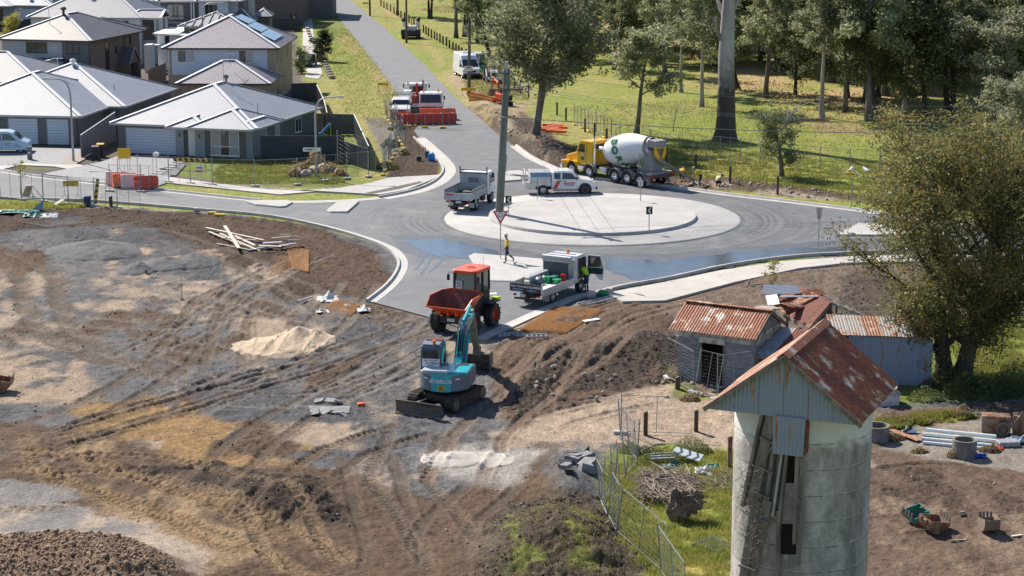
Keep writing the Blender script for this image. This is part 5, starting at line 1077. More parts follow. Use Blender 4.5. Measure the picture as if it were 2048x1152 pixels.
for i in range(14): k = rr.choice('abd'); Yt = rr.uniform(352, 420); plant(k, 0, 0, rr.uniform(.8, 1.1), rz=rr.uniform(0, 6.28), label=LB[k], group='far wood, '+LB[k].split(' in')[0]+'s', loc=(rr.uniform(-60, -5) if i % 3 else rr.uniform(-110, -60), Yt))
# undergrowth
def scatter_leaves(name, label, cat, areas, m, size, n, h, seed, ph=True):
 rs = np.random.RandomState(seed); pts = []
 for (cx, cy, rx, ry, hh) in areas:
  c = P(cx, cy) if ph else Vector((cx, cy, 0)); k = int(n*rx*ry/sum(a[2]*a[3] for a in areas)); a = rs.uniform(0, 6.28, k); r = np.sqrt(rs.uniform(0, 1, k)); x = c.x+rx*r*np.cos(a); y = c.y+ry*r*np.sin(a)
  top = hh*(1-r**2)*(.5+fbm(x*1.5, y*1.5, seed)); z = rs.uniform(0, 1, k)**.7*top
  pts += [(x[i], y[i], gzz(x[i], y[i])+z[i]) for i in range(k)]
 o = leaves_mesh(pts, size, name, m); return tag(o, label, cat, kind='stuff')
scatter_leaves('undergrowth', 'dry tawny undergrowth along the foot of the wood', 'undergrowth', [(1560,225,3,2,1.4),(1620,205,6,3,1.6),(1700,222,5,2.5,1.0),(1800,235,7,3,1.4),(1900,240,7,3,1.5),(1500,175,6,4,.9),(1990,262,5,2,1.0),(960,20,10,8,1.2),(1090,15,14,8,1.4),(1300,100,10,6,.9),(1450,120,9,5,1.0)], BRN, .14, 9000, 1, 71)
scatter_leaves('bush_thicket', 'dark green bramble thicket under the feathery tree', 'bushes', [(1905,775,1.6,1.0,1.1),(1960,790,2.2,1.2,1.2),(2040,780,2.5,1.5,1.3),(1850,800,.9,.5,.6),(1870,750,.6,.4,1.5)], SHR, .05, 16000, 1, 72)
scatter_leaves('bramble', 'tangled bramble at the corner of the wire fence panel', 'bush', [(1385,905,.9,.6,.8),(1340,925,1.2,.5,.5),(1300,910,.7,.4,.5),(1262,905,.5,.4,.5)], SHR, .035, 6500, 1, 73)
scatter_leaves('dry_weeds', 'dry tufted weeds around the concrete rings', 'weeds', [(1915,915,.5,.3,.5),(1980,905,.5,.3,.3),(1770,880,.9,.4,.35),(1830,845,1.2,.4,.25),(1925,835,.5,.3,.5),(1840,905,.4,.25,.2),(1380,800,.5,.4,.3),(1350,760,.4,.6,.5)], BRN, .05, 6000, 1, 74)
scatter_leaves('garden_shrubs', 'brown tufty shrubs of the rock garden behind the fence', 'garden plants', [(600,345,1.0,.8,.9),(630,330,1.0,.6,1.1),(660,345,1.0,.8,.8),(590,352,.7,.5,.7),(680,352,.7,.5,.6)], BRN, .11, 2600, 1, 75)
scatter_leaves('verge_weeds', 'green weeds at the foot of the leaning mesh fence', 'weeds', [(775,335,1.0,1.6,.5),(782,290,.9,2.0,.5),(808,308,.5,.7,.5),(795,258,.9,1.5,.4)], SHR, .10, 2400, 1, 76)
# grass blades
def blades(name, label, polys, n, hgt, m, seed, wid=.012):
 rs = np.random.RandomState(seed); P_ = []
 for poly in polys:
  W = [tuple(P(a, b)[:2]) for a, b in poly]; x0, x1 = min(w[0] for w in W), max(w[0] for w in W); y0, y1 = min(w[1] for w in W), max(w[1] for w in W)
  x = rs.uniform(x0, x1, n*3); y = rs.uniform(y0, y1, n*3); d = inpoly(x+(vn(x*2, y*2, 4)-.5)*.6, y+(vn(x*2, y*2, 5)-.5)*.6, W); cl = fbm(x*1.6, y*1.6, seed, 3); k = (d > 0) & (cl > rs.uniform(.25, .6, n*3)); P_ += list(zip(x[k][:n], y[k][:n]))
 A_ = np.array(P_); n = len(A_); ii = np.clip(np.searchsorted(xs, A_[:, 0])-1, 0, NX-1); jj = np.clip(np.searchsorted(ys, A_[:, 1])-1, 0, NY-1); z = ground_grid[2][jj, ii]
 a = rs.uniform(0, 6.28, n); ln = rs.uniform(.1, .7, n); h = hgt*rs.uniform(.4, 1.3, n)*(0.5+fbm(A_[:, 0]*.9, A_[:, 1]*.9, 12, 3)); 
 b0 = np.stack([A_[:, 0]-np.sin(a)*wid, A_[:, 1]+np.cos(a)*wid, z-.02], 1); b1 = np.stack([A_[:, 0]+np.sin(a)*wid, A_[:, 1]-np.cos(a)*wid, z-.02], 1); tp = np.stack([A_[:, 0]+np.cos(a)*h*ln, A_[:, 1]+np.sin(a)*h*ln, z+h], 1)
 v = np.stack([b0, b1, tp], 1).reshape(-1, 3).astype(np.float32); me = bpy.data.meshes.new(name); me.vertices.add(3*n); me.vertices.foreach_set('co', v.ravel()); me.loops.add(3*n); me.loops.foreach_set('vertex_index', np.arange(3*n, dtype=np.int32)); me.polygons.add(n); me.polygons.foreach_set('loop_start', np.arange(0, 3*n, 3, dtype=np.int32)); me.polygons.foreach_set('loop_total', np.full(n, 3, np.int32)); me.update(); me.materials.append(m)
 o = bpy.data.objects.new(name, me); COL.objects.link(o); return tag(o, label, 'grass', kind='stuff')
GRM = leafmat('grass blades', (.17,.22,.035), (.30,.29,.07), (.38,.32,.12), tr=.5, sc=.5)
blades('long_grass', 'long green and yellow grass around the fallen root ball', [[(1212,935),(1340,900),(1480,905),(1480,1240),(1350,1240),(1250,1100),(1205,1000)]], 70000, .14, GRM, 81)
blades('mound_grass', 'sparse grass on the dark soil mound', [[(1010,1070),(1150,1020),(1260,1110),(1290,1200),(1000,1230)]], 3500, .09, GRM, 82)
blades('verge_grass', 'grass on the verge at the left site corner', [[(-60,408),(190,408),(170,416),(60,424),(-60,428)]], 9000, .22, GRM, 83, .02)
blades('yard_grass', 'sunlit grass beyond the feathery tree and along the slab', [[(1880,660),(2100,640),(2100,780),(1960,790)],[(1745,848),(1870,825),(1960,838),(1850,850),(1745,866)]], 14000, .22, GRM, 84, .02)
blades('paddock_grass', 'tufty grass along the near edge of the paddock', [[(1340,330),(1800,400),(1800,330),(1340,290)],[(1340,352),(1720,398),(1900,425),(1900,400),(1340,335)],[(1130,215),(1400,200),(1950,270),(1950,400),(1340,335)],[(640,50),(700,60),(860,250),(760,255),(690,225)],[(900,90),(1010,130),(1060,200),(940,200)],[(440,330),(690,300),(690,368),(420,366)]], 20000, .15, GRM, 85, .03)
# clods, stones
def rocks(name, label, n, weightf, size, m, seed, cat='stones'):
 rs = np.random.RandomState(seed); w_ = weightf(); w_ = w_/w_.sum(); ix = rs.choice(len(X), n, p=w_)
 base = np.array([(0,0,1),(.894,0,.447),(.276,.851,.447),(-.724,.526,.447),(-.724,-.526,.447),(.276,-.851,.447),(.724,.526,-.447),(-.276,.851,-.447),(-.894,0,-.447),(-.276,-.851,-.447),(.724,-.526,-.447),(0,0,-1)])
 F = np.array([(0,1,2),(0,2,3),(0,3,4),(0,4,5),(0,5,1),(1,6,2),(2,7,3),(3,8,4),(4,9,5),(5,10,1),(2,6,7),(3,7,8),(4,8,9),(5,9,10),(1,10,6),(11,7,6),(11,8,7),(11,9,8),(11,10,9),(11,6,10)])
 s = size*(rs.pareto(2.6, n)+.5); s = np.minimum(s, size*3.6); sc = s[:, None]*rs.uniform(.6, 1.2, (n, 3)); a = rs.uniform(0, 6.28, n)
 b = base[None]*(1+rs.uniform(-.42, .35, (n, 12, 1))); b = b*sc[:, None, :]; x = b[..., 0]*np.cos(a)[:, None]-b[..., 1]*np.sin(a)[:, None]; y = b[..., 0]*np.sin(a)[:, None]+b[..., 1]*np.cos(a)[:, None]
 jx = X[ix]+rs.uniform(-.05, .05, n); jy = Y[ix]+rs.uniform(-.05, .05, n); v = np.stack([x+jx[:, None], y+jy[:, None], b[..., 2]+(Z[ix]+s*.25)[:, None]], 2).reshape(-1, 3)
 f = (F[None]+12*np.arange(n)[:, None, None]).reshape(-1, 3).astype(np.int32); me = bpy.data.meshes.new(name); me.vertices.add(len(v)); me.vertices.foreach_set('co', v.astype(np.float32).ravel()); me.loops.add(f.size); me.loops.foreach_set('vertex_index', f.ravel()); me.polygons.add(len(f)); me.polygons.foreach_set('loop_start', np.arange(0, f.size, 3, dtype=np.int32)); me.polygons.foreach_set('loop_total', np.full(len(f), 3, np.int32)); me.update(); me.materials.append(m)
 o = bpy.data.objects.new(name, me); COL.objects.link(o); return tag(o, label, cat, kind='stuff')
onsite = (Y < 160) & (np.abs(X) < 40) & (sdist < -.3) & (np.abs(X) < Y*.27)
area = np.where(np.abs(X) < 20, 1, 3)*np.where(Y < 96, 1, 1.8)
rocks('soil_clods', 'loose dark clods of soil on the mounds', 26000, lambda: onsite*area*np.clip(CL-.45, 0, 1)**1.5*(0.1+clodn)**2, .016, mat('clod soil', (.13,.092,.066), (.075,.055,.042), 2, world=True, rough=.95), 91, 'soil')
rocks('pale_stones', 'scattered pale stones over the work site', 9000, lambda: onsite*area*(CL > .12)*(0.05+CL)*(GR < .4), .018, mat('pale stone', (.38,.34,.29), (.24,.21,.18), 2, world=True, rough=.9), 92)
def inzone(poly): return (inpoly(X, Y, [tuple(P(a, b)[:2]) for a, b in poly]) > 0)*1.0
rocks('spoil_rocks', 'pale broken rocks along the trench spoil', 800, lambda: (inzone([(965,225),(1000,225),(1140,325),(1150,345),(1090,325),(1000,265)])+inzone([(1340,352),(1720,396),(1720,410),(1340,368)]))*np.where(np.abs(X) < 20, 1, 3)+1e-9*(Y < 200), .055, mat('pale stone', (.4,.4,.4)), 93)
rocks('earth_lumps', 'brown earth and stones of the heap at the bottom left', 9000, lambda: area*inzone([(-60,1085),(140,1080),(260,1100),(350,1170),(350,1260),(-60,1260)])+0.0, .026, mat('brown lump', (.30,.205,.135), (.19,.13,.087), 2, world=True, rough=.95), 94, 'soil')
# ---------------------------------------------------------------- vehicles
TYRE = mat('tyre rubber', (.022,.022,.023), (.05,.045,.04), 6, rough=.85, bump=.3, bscale=30); RIM = mat('steel rim', (.50,.50,.50), rough=.35, metal=.7); WPAINT = mat('white paint', (.76,.77,.78), (.60,.58,.55), 2.2, rough=.3, coat=.4, lo=.45, hi=.75); CHAS = mat('black chassis', (.025,.025,.027), (.06,.052,.045), 4, rough=.7)
VGL = mat('vehicle glass', (.02,.028,.033), rough=.05, spec=1.0); LITER = mat('red lens', (.45,.02,.015), rough=.2); LITEW = mat('clear lens', (.7,.7,.7), rough=.1); AMB = mat('amber beacon', (.75,.20,.01), rough=.25); PLATE = mat('number plate', (.62,.62,.58), rough=.5); ALU = mat('aluminium tray', (.50,.51,.52), (.40,.40,.41), 3, rough=.4, metal=.35)
YELP = mat('yellow truck paint', (.80,.43,.008), rough=.3, coat=.4); DRUMW = mat('drum paint', (.70,.73,.76), (.60,.62,.63), 1.3, rough=.4); CHR = mat('chrome', (.75,.75,.75), rough=.15, metal=1.0); GRN = mat('green lettering', (.01,.17,.055), rough=.6); REDP = mat('red print', (.55,.04,.03), rough=.5); BLKP = mat('black plastic', (.02,.02,.022), rough=.5); INK = mat('white print', (.75,.75,.75), rough=.6); GREYP = mat('grey mixer steel', (.22,.225,.235), (.30,.28,.26), 3, rough=.6)
ORG = mat('orange plant paint', (.82,.11,.012), (.62,.085,.02), 2, rough=.4, coat=.2); MUDO = mat('scuffed skip steel', (.22,.055,.035), (.13,.05,.04), 2.5, rough=.75); TEAL = mat('teal plant paint', (.01,.42,.50), (.03,.32,.37), 3, rough=.35, coat=.3); SLATE = mat('slate plant paint', (.12,.155,.20), rough=.45); STL = mat('worn steel', (.12,.10,.09), (.22,.18,.15), 5, rough=.6, metal=.3); LIME = mat('lime paint', (.45,.68,.03), rough=.4)
def wheels(par, pos, r, w, rim=None, rr_=.56, lug=0):
 """tyres with rims; pos = (x, y) of each, outer side by the sign of y"""
 base = None; rbase = {}
 for x, y in pos:
  if base is None:
   mb = MB(); h = w/2; mb.lathe([(r*rr_, -h*.9), (r*.9, -h), (r*.985, -h*.82), (r, -h*.5), (r*.99, 0), (r, h*.5), (r*.985, h*.82), (r*.9, h), (r*rr_, h*.9)], 22, ax='y')
   if lug:
    for i in range(lug):
     a = 2*math.pi*i/lug
     for s in (1, -1):
      aa = a+(math.pi/lug if s > 0 else 0); c, sn = math.cos(aa), math.sin(aa); c2, s2 = math.cos(aa+.2), math.sin(aa+.2)
      mb.bar((c2*r*1.01, s*.03, s2*r*1.01), (c*r*1.01, s*h*.95, sn*r*1.01), .06, .07, up=(c, 0, sn))
   o = mb.build('wheel', TYRE, par, smooth=True); base = o
  else: o = place(base, par, (0,0,0))
  o.location = (x, y, r)
  s = 1 if y > 0 else -1
  if s not in rbase:
   mb = MB(); mb.lathe([(.01, s*w*.1), (r*.2, s*w*.16), (r*.24, s*w*.02), (r*.42, s*w*.0), (r*.5, s*w*.3), (r*rr_, s*w*.42), (r*rr_, -s*w*.1)], 16, ax='y')
   q = mb.build('rim', rim or RIM, o, smooth=True); rbase[s] = q
  else: q = place(rbase[s], o, (0,0,0))
def sp(par, name, pts, y, m, t=.012):
 """thin side panel in the x-z plane"""
 mb = MB(); mb.prism(pts, 'y', y, y+t); return mb.build(name, m, par)
def bx(par, name, x0, x1, y0, y1, z0, z1, m, bev=0): mb = MB(); mb.box(x0, x1, y0, y1, z0, z1); return mb.build(name, m, par, bevel=bev)
def lamp(par, x, y, z, m, s=.1, name='headlight'): return bx(par, name, x-.02, x+.02, y-s, y+s, z-s*.6, z+s*.6, m, .01)
def mirror(par, x, y, z, s=1):
 mb = MB(); yo = y+.22*(1 if y > 0 else -1); mb.tube([(x,y,z), (x+.12,yo,z+.1), (x+.12,yo,z-.35)], .014, 5); o = mb.build('mirror_arm', BLKP, par); m2 = MB(); m2.box(x+.09, x+.15, yo-.08, yo+.08, z-.36, z-.02); m2.build('mirror', BLKP, o, bevel=.02)
def cabover(par, x0, L, W, z0, z1, paint, low=None, doorL=True, doorR=True):
 h = W/2; zs = z0+(z1-z0)*.46
 pr = [(x0,z0),(x0+L-.02,z0),(x0+L,z0+.35),(x0+L-.03,zs),(x0+L-.30,z1-.14),(x0+L-.48,z1),(x0+.06,z1),(x0,z1-.1)]
 mb = MB(); mb.prism(pr, 'y', -h, h); c = mb.build('cab', paint, par, bevel=.05)
 a = Vector((x0+L-.03,0,zs)); b = Vector((x0+L-.30,0,z1-.14)); d = (b-a).normalized(); n = Vector((d.z,0,-d.x)); mb = MB()
 p0 = a+d*.05+n*.006; p1 = b-d*.03+n*.006
 mb.add([(p0.x,-h+.09,p0.z),(p0.x,h-.09,p0.z),(p1.x,h-.14,p1.z),(p1.x,-h+.14,p1.z)], [(0,1,2,3)]); mb.build('windscreen', VGL, c)
 for s in (-1, 1):
  y = s*h+(.002 if s > 0 else -.014); sp(c, 'side_window', [(x0+L*.22,zs+.03),(x0+L-.14,zs+.03),(x0+L-.34,z1-.18),(x0+L*.22,z1-.18)], y, VGL)
  sp(c, 'door_seam', [(x0+L*.16,z0+.1),(x0+L*.16+.02,z0+.1),(x0+L*.16+.02,z1-.15),(x0+L*.16,z1-.15)], y, CHAS, .008); bx(c, 'door_handle', x0+L*.22, x0+L*.36, y-.01, y+.02, zs-.12, zs-.08, BLKP); mirror(c, x0+L-.1, s*h, z1-.25)
  lamp(c, x0+L-.0, s*(h-.22), z0+.18, LITEW)
 bx(c, 'bumper', x0+L-.1, x0+L+.06, -h, h, z0-.15, z0+.05, low or paint, .03); bx(c, 'grille', x0+L-.015, x0+L+.012, -h+.45, h-.45, z0+.12, z0+.5, BLKP); sp(c, 'wiper', [(0,0),(.01,0),(.01,.01)], 0, BLKP)
 bx(c, 'rear_window', x0-.012, x0, -h+.4, h-.4, zs+.1, z1-.22, VGL)
 return c
def ute(name, label, loc, rz, paint, W=1.84, tray=True, cat='ute', logo=False):
 t = thing(name, label, cat, loc, rz); h = W/2
 pr = [(1.15,.42),(1.25,.85),(1.25,1.05),(1.45,1.42),(1.72,1.76),(2.0,1.80),(2.75,1.78),(3.35,1.22),(3.9,1.12),(4.05,.98),(4.10,.55),(4.0,.38)] if tray else None
 # origin at rear axle, front axle at x = 3.1
 body = [(.62,.48),(.62,1.08),(.66,1.70),(.78,1.78),(1.95,1.80),(2.30,1.66),(2.72,1.20),(3.55,1.08),(3.86,.92),(3.92,.60),(3.86,.42)]
 mb = MB(); mb.prism(body, 'y', -h, h); 
 mb.v = [(x, y*(1-.16*max(0, (z-1.1)/.7)), z) for x, y, z in mb.v]; b = mb.build('body', paint, t, bevel=.05)
 for s in (-1, 1):
  def q(pts, nm, m_, off=.004):
   mm = MB(); mm.add([(x, s*(h*(1-.16*max(0, (z-1.1)/.7))+off), z) for x, z in pts], [tuple(range(len(pts)))]); return mm.build(nm, m_, b)
  q([(.82,1.22),(1.28,1.20),(1.30,1.66),(.82,1.64)], 'side_window', VGL); q([(1.42,1.20),(2.50,1.18),(2.10,1.62),(1.42,1.66)], 'side_window', VGL)
  for x in (1.35, 2.42): q([(x,.55),(x+.012,.55),(x+.012,1.15),(x,1.15)], 'door_seam', CHAS)
  q([(1.5,1.02),(1.68,1.02),(1.68,1.06),(1.5,1.06)], 'door_handle', BLKP)
  mm = MB(); mm.lathe([(.01,-.012),(.47,-.012),(.49,.0),(.47,.012),(.01,.012)], 20, ax='y', c=(3.1, s*h, .42)); mm.build('wheel_arch', BLKP, b, smooth=True); bx(b, 'side_step', .75, 2.6, s*h-.06, s*h+.08, .36, .42, BLKP)
  lamp(b, 3.86, s*(h-.25), .90, LITEW, .14); mm = MB(); mm.box(2.42, 2.55, s*h*1.0-.02 if s > 0 else s*h-.2, s*h+.2 if s > 0 else s*h+.02, 1.18, 1.34); mm.build('mirror', BLKP, b, bevel=.02)
 mm = MB(); mm.add([(2.34,-h*.80,1.64),(2.34,h*.80,1.64),(2.72,h*.92,1.24),(2.72,-h*.92,1.24)], [(0,1,2,3)]); mm.v = [(x+.012, y, z+.012) for x, y, z in mm.v]; mm.build('windscreen', VGL, b)
 bx(b, 'rear_window', .648, .66, -h*.7, h*.7, 1.2, 1.62, VGL); bx(b, 'grille', 3.90, 3.935, -.5, .5, .62, .88, BLKP, .01); bx(b, 'bumper', 3.84, 4.02, -h+.02, h-.02, .40, .60, BLKP, .04)
 wheels(t, [(0,-h+.06),(0,h-.06),(3.1,-h+.06),(3.1,h-.06)], .40, .25)
 bx(t, 'chassis', -1.0, 3.6, -.45, .45, .38, .52, CHAS)
 return t, b, h
# white tray ute on the far side of the roundabout
t, b, h = ute('tray_ute', 'white tray ute with red-lettered door and silver toolbox, parked behind the roundabout island', (2.2, 145.0, 0), R(5), WPAINT)
bx(t, 'tray', -1.35, .58, -.93, .93, .74, .84, ALU, .01)
for s in (-1, 1): bx(t, 'tray_side', -1.35, .58, s*.93-.02, s*.93+.02, .70, 1.0, ALU)
bx(t, 'tailgate', -1.38, -1.34, -.93, .93, .70, 1.0, ALU); bx(t, 'toolbox', -.95, .55, -.9, .9, .86, 1.42, ALU, .02); bx(t, 'box_lid', -.92, .52, -.92, -.88, 1.38, 1.68, mat('blue tool cover', (.10,.22,.42), rough=.6)); bx(t, 'box_top', -.95, .55, -.88, .9, 1.43, 1.72, ALU, .02)
mb = MB(); mb.tube([(-1.30,-.8,.86),(-1.30,-.8,1.78),(-1.30,.8,1.78),(-1.30,.8,.86)], .03, 6); mb.build('ladder_rack', ALU, t); bx(t, 'under_box', -1.3, -.55, -.92, -.6, .46, .70, ALU, .01)
mb = MB(); mb.add([(.72,-h-.006,.52),(1.0,-h-.006,.52),(1.32,-h-.006,1.10),(1.04,-h-.006,1.10)], [(0,1,2,3)]); mb.build('red_flash', REDP, b)
sp(b, 'name_panel', [(1.5,.80),(2.32,.80),(2.32,.95),(1.5,.95)], -h-.014, REDP, .008); text('GLENNOS', .15, MT((1.91,-h-.02,.875), R(90)), INK, b, sx=1.15)
bx(b, 'small_print', 1.55, 2.28, -h-.012, -h-.004, .72, .745, BLKP)
# white ute facing the camera behind the red barriers
t, b, h = ute('parked_ute', 'white ute with black rear rack, nose to the red barriers beside the mesh fence', P(803, 228) , R(-88), WPAINT)
mb = MB(); mb.tube([(-.9,-.85,1.0),(-.9,-.85,1.95),(-.9,.85,1.95),(-.9,.85,1.0)], .035, 6); mb.tube([(.4,-.8,1.95),(.4,.8,1.95)], .03, 6); mb.tube([(-.9,-.82,1.95),(.6,-.8,1.95)], .03, 6); mb.tube([(-.9,.82,1.95),(.6,.8,1.95)], .03, 6); mb.build('roof_rack', BLKP, t)
bx(t, 'tray', -1.3, .58, -.92, .92, .74, 1.05, ALU, .02); bx(t, 'orange_bar', 4.0, 4.1, -.8, .8, .35, .75, ORG, .02)
# concrete mixer
M_ = thing('concrete_mixer', 'yellow concrete mixer truck with white drum and green letters, its chute lowered', 'truck', (5.55, 154.35, 0), R(131.5))
wheels(M_, [(0,1.05),(0,-1.05)]+[(x, s*1.07) for x in (-1.95,-4.75,-6.1,-7.45) for s in (1,-1)], .52, .34, CHR)
bx(M_, 'chassis', -8.3, 1.0, -.42, .42, .72, 1.0, CHAS)
mb = MB(); mb.prism([(.55,.62),(1.22,.62),(1.30,1.05),(1.12,1.52),(.2,1.80),(-.35,1.86),(-.35,1.1),(.55,1.1)], 'y', -.68, .68); mb.build('bonnet', YELP, M_, bevel=.08)
for s in (-1, 1):
 mb = MB()
 for i in range(9):
  a0 = math.pi*i/10-.1; a1 = math.pi*(i+1)/10-.1; mb.add([(.66*math.cos(a),yy,.52+.70*math.sin(a)) for a in (a0, a1) for yy in (s*.68, s*1.24)]+[(.60*math.cos(a),yy,.52+.64*math.sin(a)) for a in (a0, a1) for yy in (s*.68, s*1.24)], [(0,1,3,2),(4,6,7,5),(1,5,7,3),(0,2,6,4)])
 mb.build('front_mudguard', YELP, M_, smooth=True); lamp(M_, 1.22, s*.88, 1.02, LITEW, .13); bx(M_, 'mudguard_nose', .62, 1.2, s*.68 if s > 0 else -1.22, 1.22 if s > 0 else -.68, .80, 1.16, YELP, .06)
bx(M_, 'bumper', 1.05, 1.35, -1.2, 1.2, .45, .80, CHR, .05)
mb = MB(); mb.prism([(-.35,.95),(-.30,1.95),(-.62,2.72),(-.80,2.86),(-2.0,2.86),(-2.1,2.75),(-2.1,.95)], 'y', -1.0, 1.0); cab = mb.build('cab', YELP, M_, bevel=.06)
for s in (-1, 1):
 y = s*1.0+(.002 if s > 0 else -.014); sp(cab, 'side_window', [(-1.25,1.95),(-.48,1.95),(-.70,2.55),(-1.25,2.55)], y, VGL); bx(cab, 'door_seam', -1.42, -1.40, y-.004, y+.012, 1.0, 2.65, CHAS); bx(cab, 'door_handle', -1.3, -1.15, y-.01, y+.03, 1.78, 1.82, BLKP); mirror(cab, -.4, s*1.0, 2.4)
 bx(cab, 'door_sticker', -1.2, -.85, y-.002, y+.014, 1.32, 1.62, GRN); bx(cab, 'sticker_top', -1.2, -.85, y-.003, y+.015, 1.64, 1.78, PLATE); bx(cab, 'side_step', -1.5, -.6, s*1.02-.15, s*1.02+.15, .55, .9, CHR, .03)
 mb = MB(); mb.cyl((-2.28,s*.92,1.0), (-2.28,s*.92,2.35), .13, n=12); e = mb.build('exhaust_stack', CHR, M_, smooth=True); mb = MB(); mb.tube([(-2.28,s*.92,2.35),(-2.28,s*.92,3.05),(-2.36,s*.92,3.3)], .065, 8); mb.build('exhaust_tip', CHR, e, smooth=True)
 bx(M_, 'fuel_tank', -3.7, -2.9, s*.55 if s > 0 else -1.1, 1.1 if s > 0 else -.55, .55, 1.05, CHR, .12)
a, b_ = Vector((-.30,0,1.97)), Vector((-.62,0,2.70)); mb = MB(); mb.add([(-.285,-.85,2.0),(-.285,.85,2.0),(-.58,.8,2.66),(-.58,-.8,2.66)], [(0,1,2,3)]); mb.build('windscreen', VGL, cab)
bx(cab, 'rear_opening', -2.115, -2.1, -.7, .7, 2.2, 2.65, BLKP)
mb = MB(); mb.cyl((-2.5,.45,2.25), (-3.3,.5,2.25), .27, n=14); mb.build('water_tank', GREYP, M_, smooth=True); mb = MB(); mb.cyl((-2.48,.45,2.25), (-2.9,.46,2.25), .275, n=14); mb.build('tank_end', CHR, M_, smooth=True)
mb = MB(); prof = [(.02,0),(.60,.02),(.85,.35),(1.08,1.0),(1.22,1.9),(1.22,2.6),(1.10,3.3),(.88,4.1),(.66,4.75),(.60,4.95)]; mb.lathe(prof, 40, ax='x'); DM = Matrix.Translation((-2.75,0,2.05)) @ Matrix.Rotation(R(180), 4, 'Z') @ Matrix.Rotation(R(-11), 4, 'Y')
mb.v = [tuple(DM @ Vector(p)) for p in mb.v]; dr = mb.build('drum', DRUMW, M_, smooth=True); dr.data.set_sharp_from_angle(angle=R(60))
mb = MB(); mb.lathe([(.60,.03),(.86,.345),(.90,.40),(.87,.35)], 40, ax='x'); mb.v = [tuple(DM @ (Vector(p)*1.0+Vector((-.005,0,0)))) for p in mb.v]; mb.build('drum_ring', YELP, dr, smooth=True)
mb = MB(); mb.lathe([(.70,4.55),(.80,4.55),(.80,4.72),(.70,4.72)], 36, ax='x'); mb.v = [tuple(DM @ Vector(p)) for p in mb.v]; mb.build('roller_ring', GREYP, dr, smooth=True)
def drumr(x):
 for (r0, x0), (r1, x1) in zip(prof, prof[1:]):
  if x0 <= x <= x1: return r0+(r1-r0)*(x-x0)/(x1-x0)
 return 1.2
for i, ch in enumerate('BORAL'):   # letters run round the drum towards its underside
 th = R(36)-R(33)*i; xx = 1.85+.2*i; rr0 = drumr(xx)+.03
 # drum frame: x along axis, side facing the camera is local -y after the turn
 c = Vector((xx, -rr0*math.cos(th), rr0*math.sin(th))); nrm = Vector((0, -math.cos(th), math.sin(th))); tx = Vector((0, -math.sin(th), -math.cos(th))); ty = tx.cross(nrm)*-1
 Mx = Matrix((tx, nrm.cross(tx), nrm)).transposed().to_4x4(); Mx.translation = c; text(ch, .86, DM @ Mx, GRN, dr, bold=.012, ext=.05)
mb = MB(); mb.prism([(-7.0,1.0),(-7.2,2.5),(-7.6,2.9),(-7.9,2.7),(-8.2,1.0)], 'y', -.5, .5); mb.build('rear_frame', GREYP, M_, bevel=.03)
mb = MB(); mb.prism([(-7.5,2.95),(-8.5,3.0),(-8.45,3.5),(-7.6,3.55)], 'y', -.55, .55); mb.build('feed_hopper', GREYP, M_, bevel=.03); mb = MB(); mb.lathe([(.66,0),(.66,.5),(.5,.55)], 20, ax='x', c=(-7.55,0,3.0)); mb.build('drum_mouth', GREYP, M_, smooth=True)
for s in (-1, 1): mb = MB(); mb.add([(-8.4,s*.62,2.95),(-8.42,s*.62,2.45),(-8.45,s*.12,1.95),(-8.45,s*.12,2.3),(-8.4,s*.45,2.95)], [(0,1,2,3,4)]); mb.add([(-8.37,s*.62,2.95),(-8.39,s*.62,2.45),(-8.42,s*.12,1.95),(-8.42,s*.12,2.3),(-8.37,s*.45,2.95)], [(0,1,2,3,4)]); mb.build('chute_guard', YELP, M_)
bx(M_, 'guard_bar', -8.46, -8.36, -.64, .64, 2.93, 3.02, YELP)
c0 = Vector((-8.3,0,2.05)); c1 = (Matrix.Translation((5.55,154.35,0)) @ Matrix.Rotation(R(131.5), 4, 'Z')).inverted() @ P(1388, 361, .35)
d_ = (c1-c0).normalized(); sd_ = d_.cross(Vector((0,0,1))).normalized(); upv = sd_.cross(d_); mb = MB(); vs = []
for p in (c0, c1):
 for k in range(7): a_ = math.pi+math.pi*k/6; vs.append(p+sd_*.24*math.cos(a_)+upv*.22*math.sin(a_)+upv*.1)
 for k in range(6, -1, -1): a_ = math.pi+math.pi*k/6; vs.append(p+sd_*.20*math.cos(a_)+upv*.18*math.sin(a_)+upv*.1)
mb.add(vs, [(i, (i+1) % 14, (i+1) % 14+14, i+14) for i in range(14)]); mb.build('delivery_chute', mat('cement grey', (.23,.22,.21), (.32,.31,.29), 3, rough=.9), M_)
mb = MB(); mb.tube([(-7.2,1.12,1.0),(-7.35,1.1,2.6)], .035, 5); mb.tube([(-7.5,1.12,1.0),(-7.6,1.1,2.5)], .035, 5); mb.build('access_ladder', GREYP, M_)
bx(M_, 'rear_bumper', -8.75, -8.5, -1.2, 1.2, .75, 1.0, mat('maroon steel', (.12,.05,.05), rough=.6), .02); bx(M_, 'rear_deck', -8.6, -8.0, -1.15, 1.15, .95, 1.15, GREYP, .02); bx(M_, 'number_plate', -8.78, -8.76, -1.05, -.65, .55, .72, PLATE)
for s in (-1, 1): lamp(M_, -8.76, s*1.0, .98, LITER, .12, 'tail_lamp'); bx(M_, 'mudflap', -8.3, -8.25, s*1.07-.2, s*1.07+.2, .25, .8, GREYP)
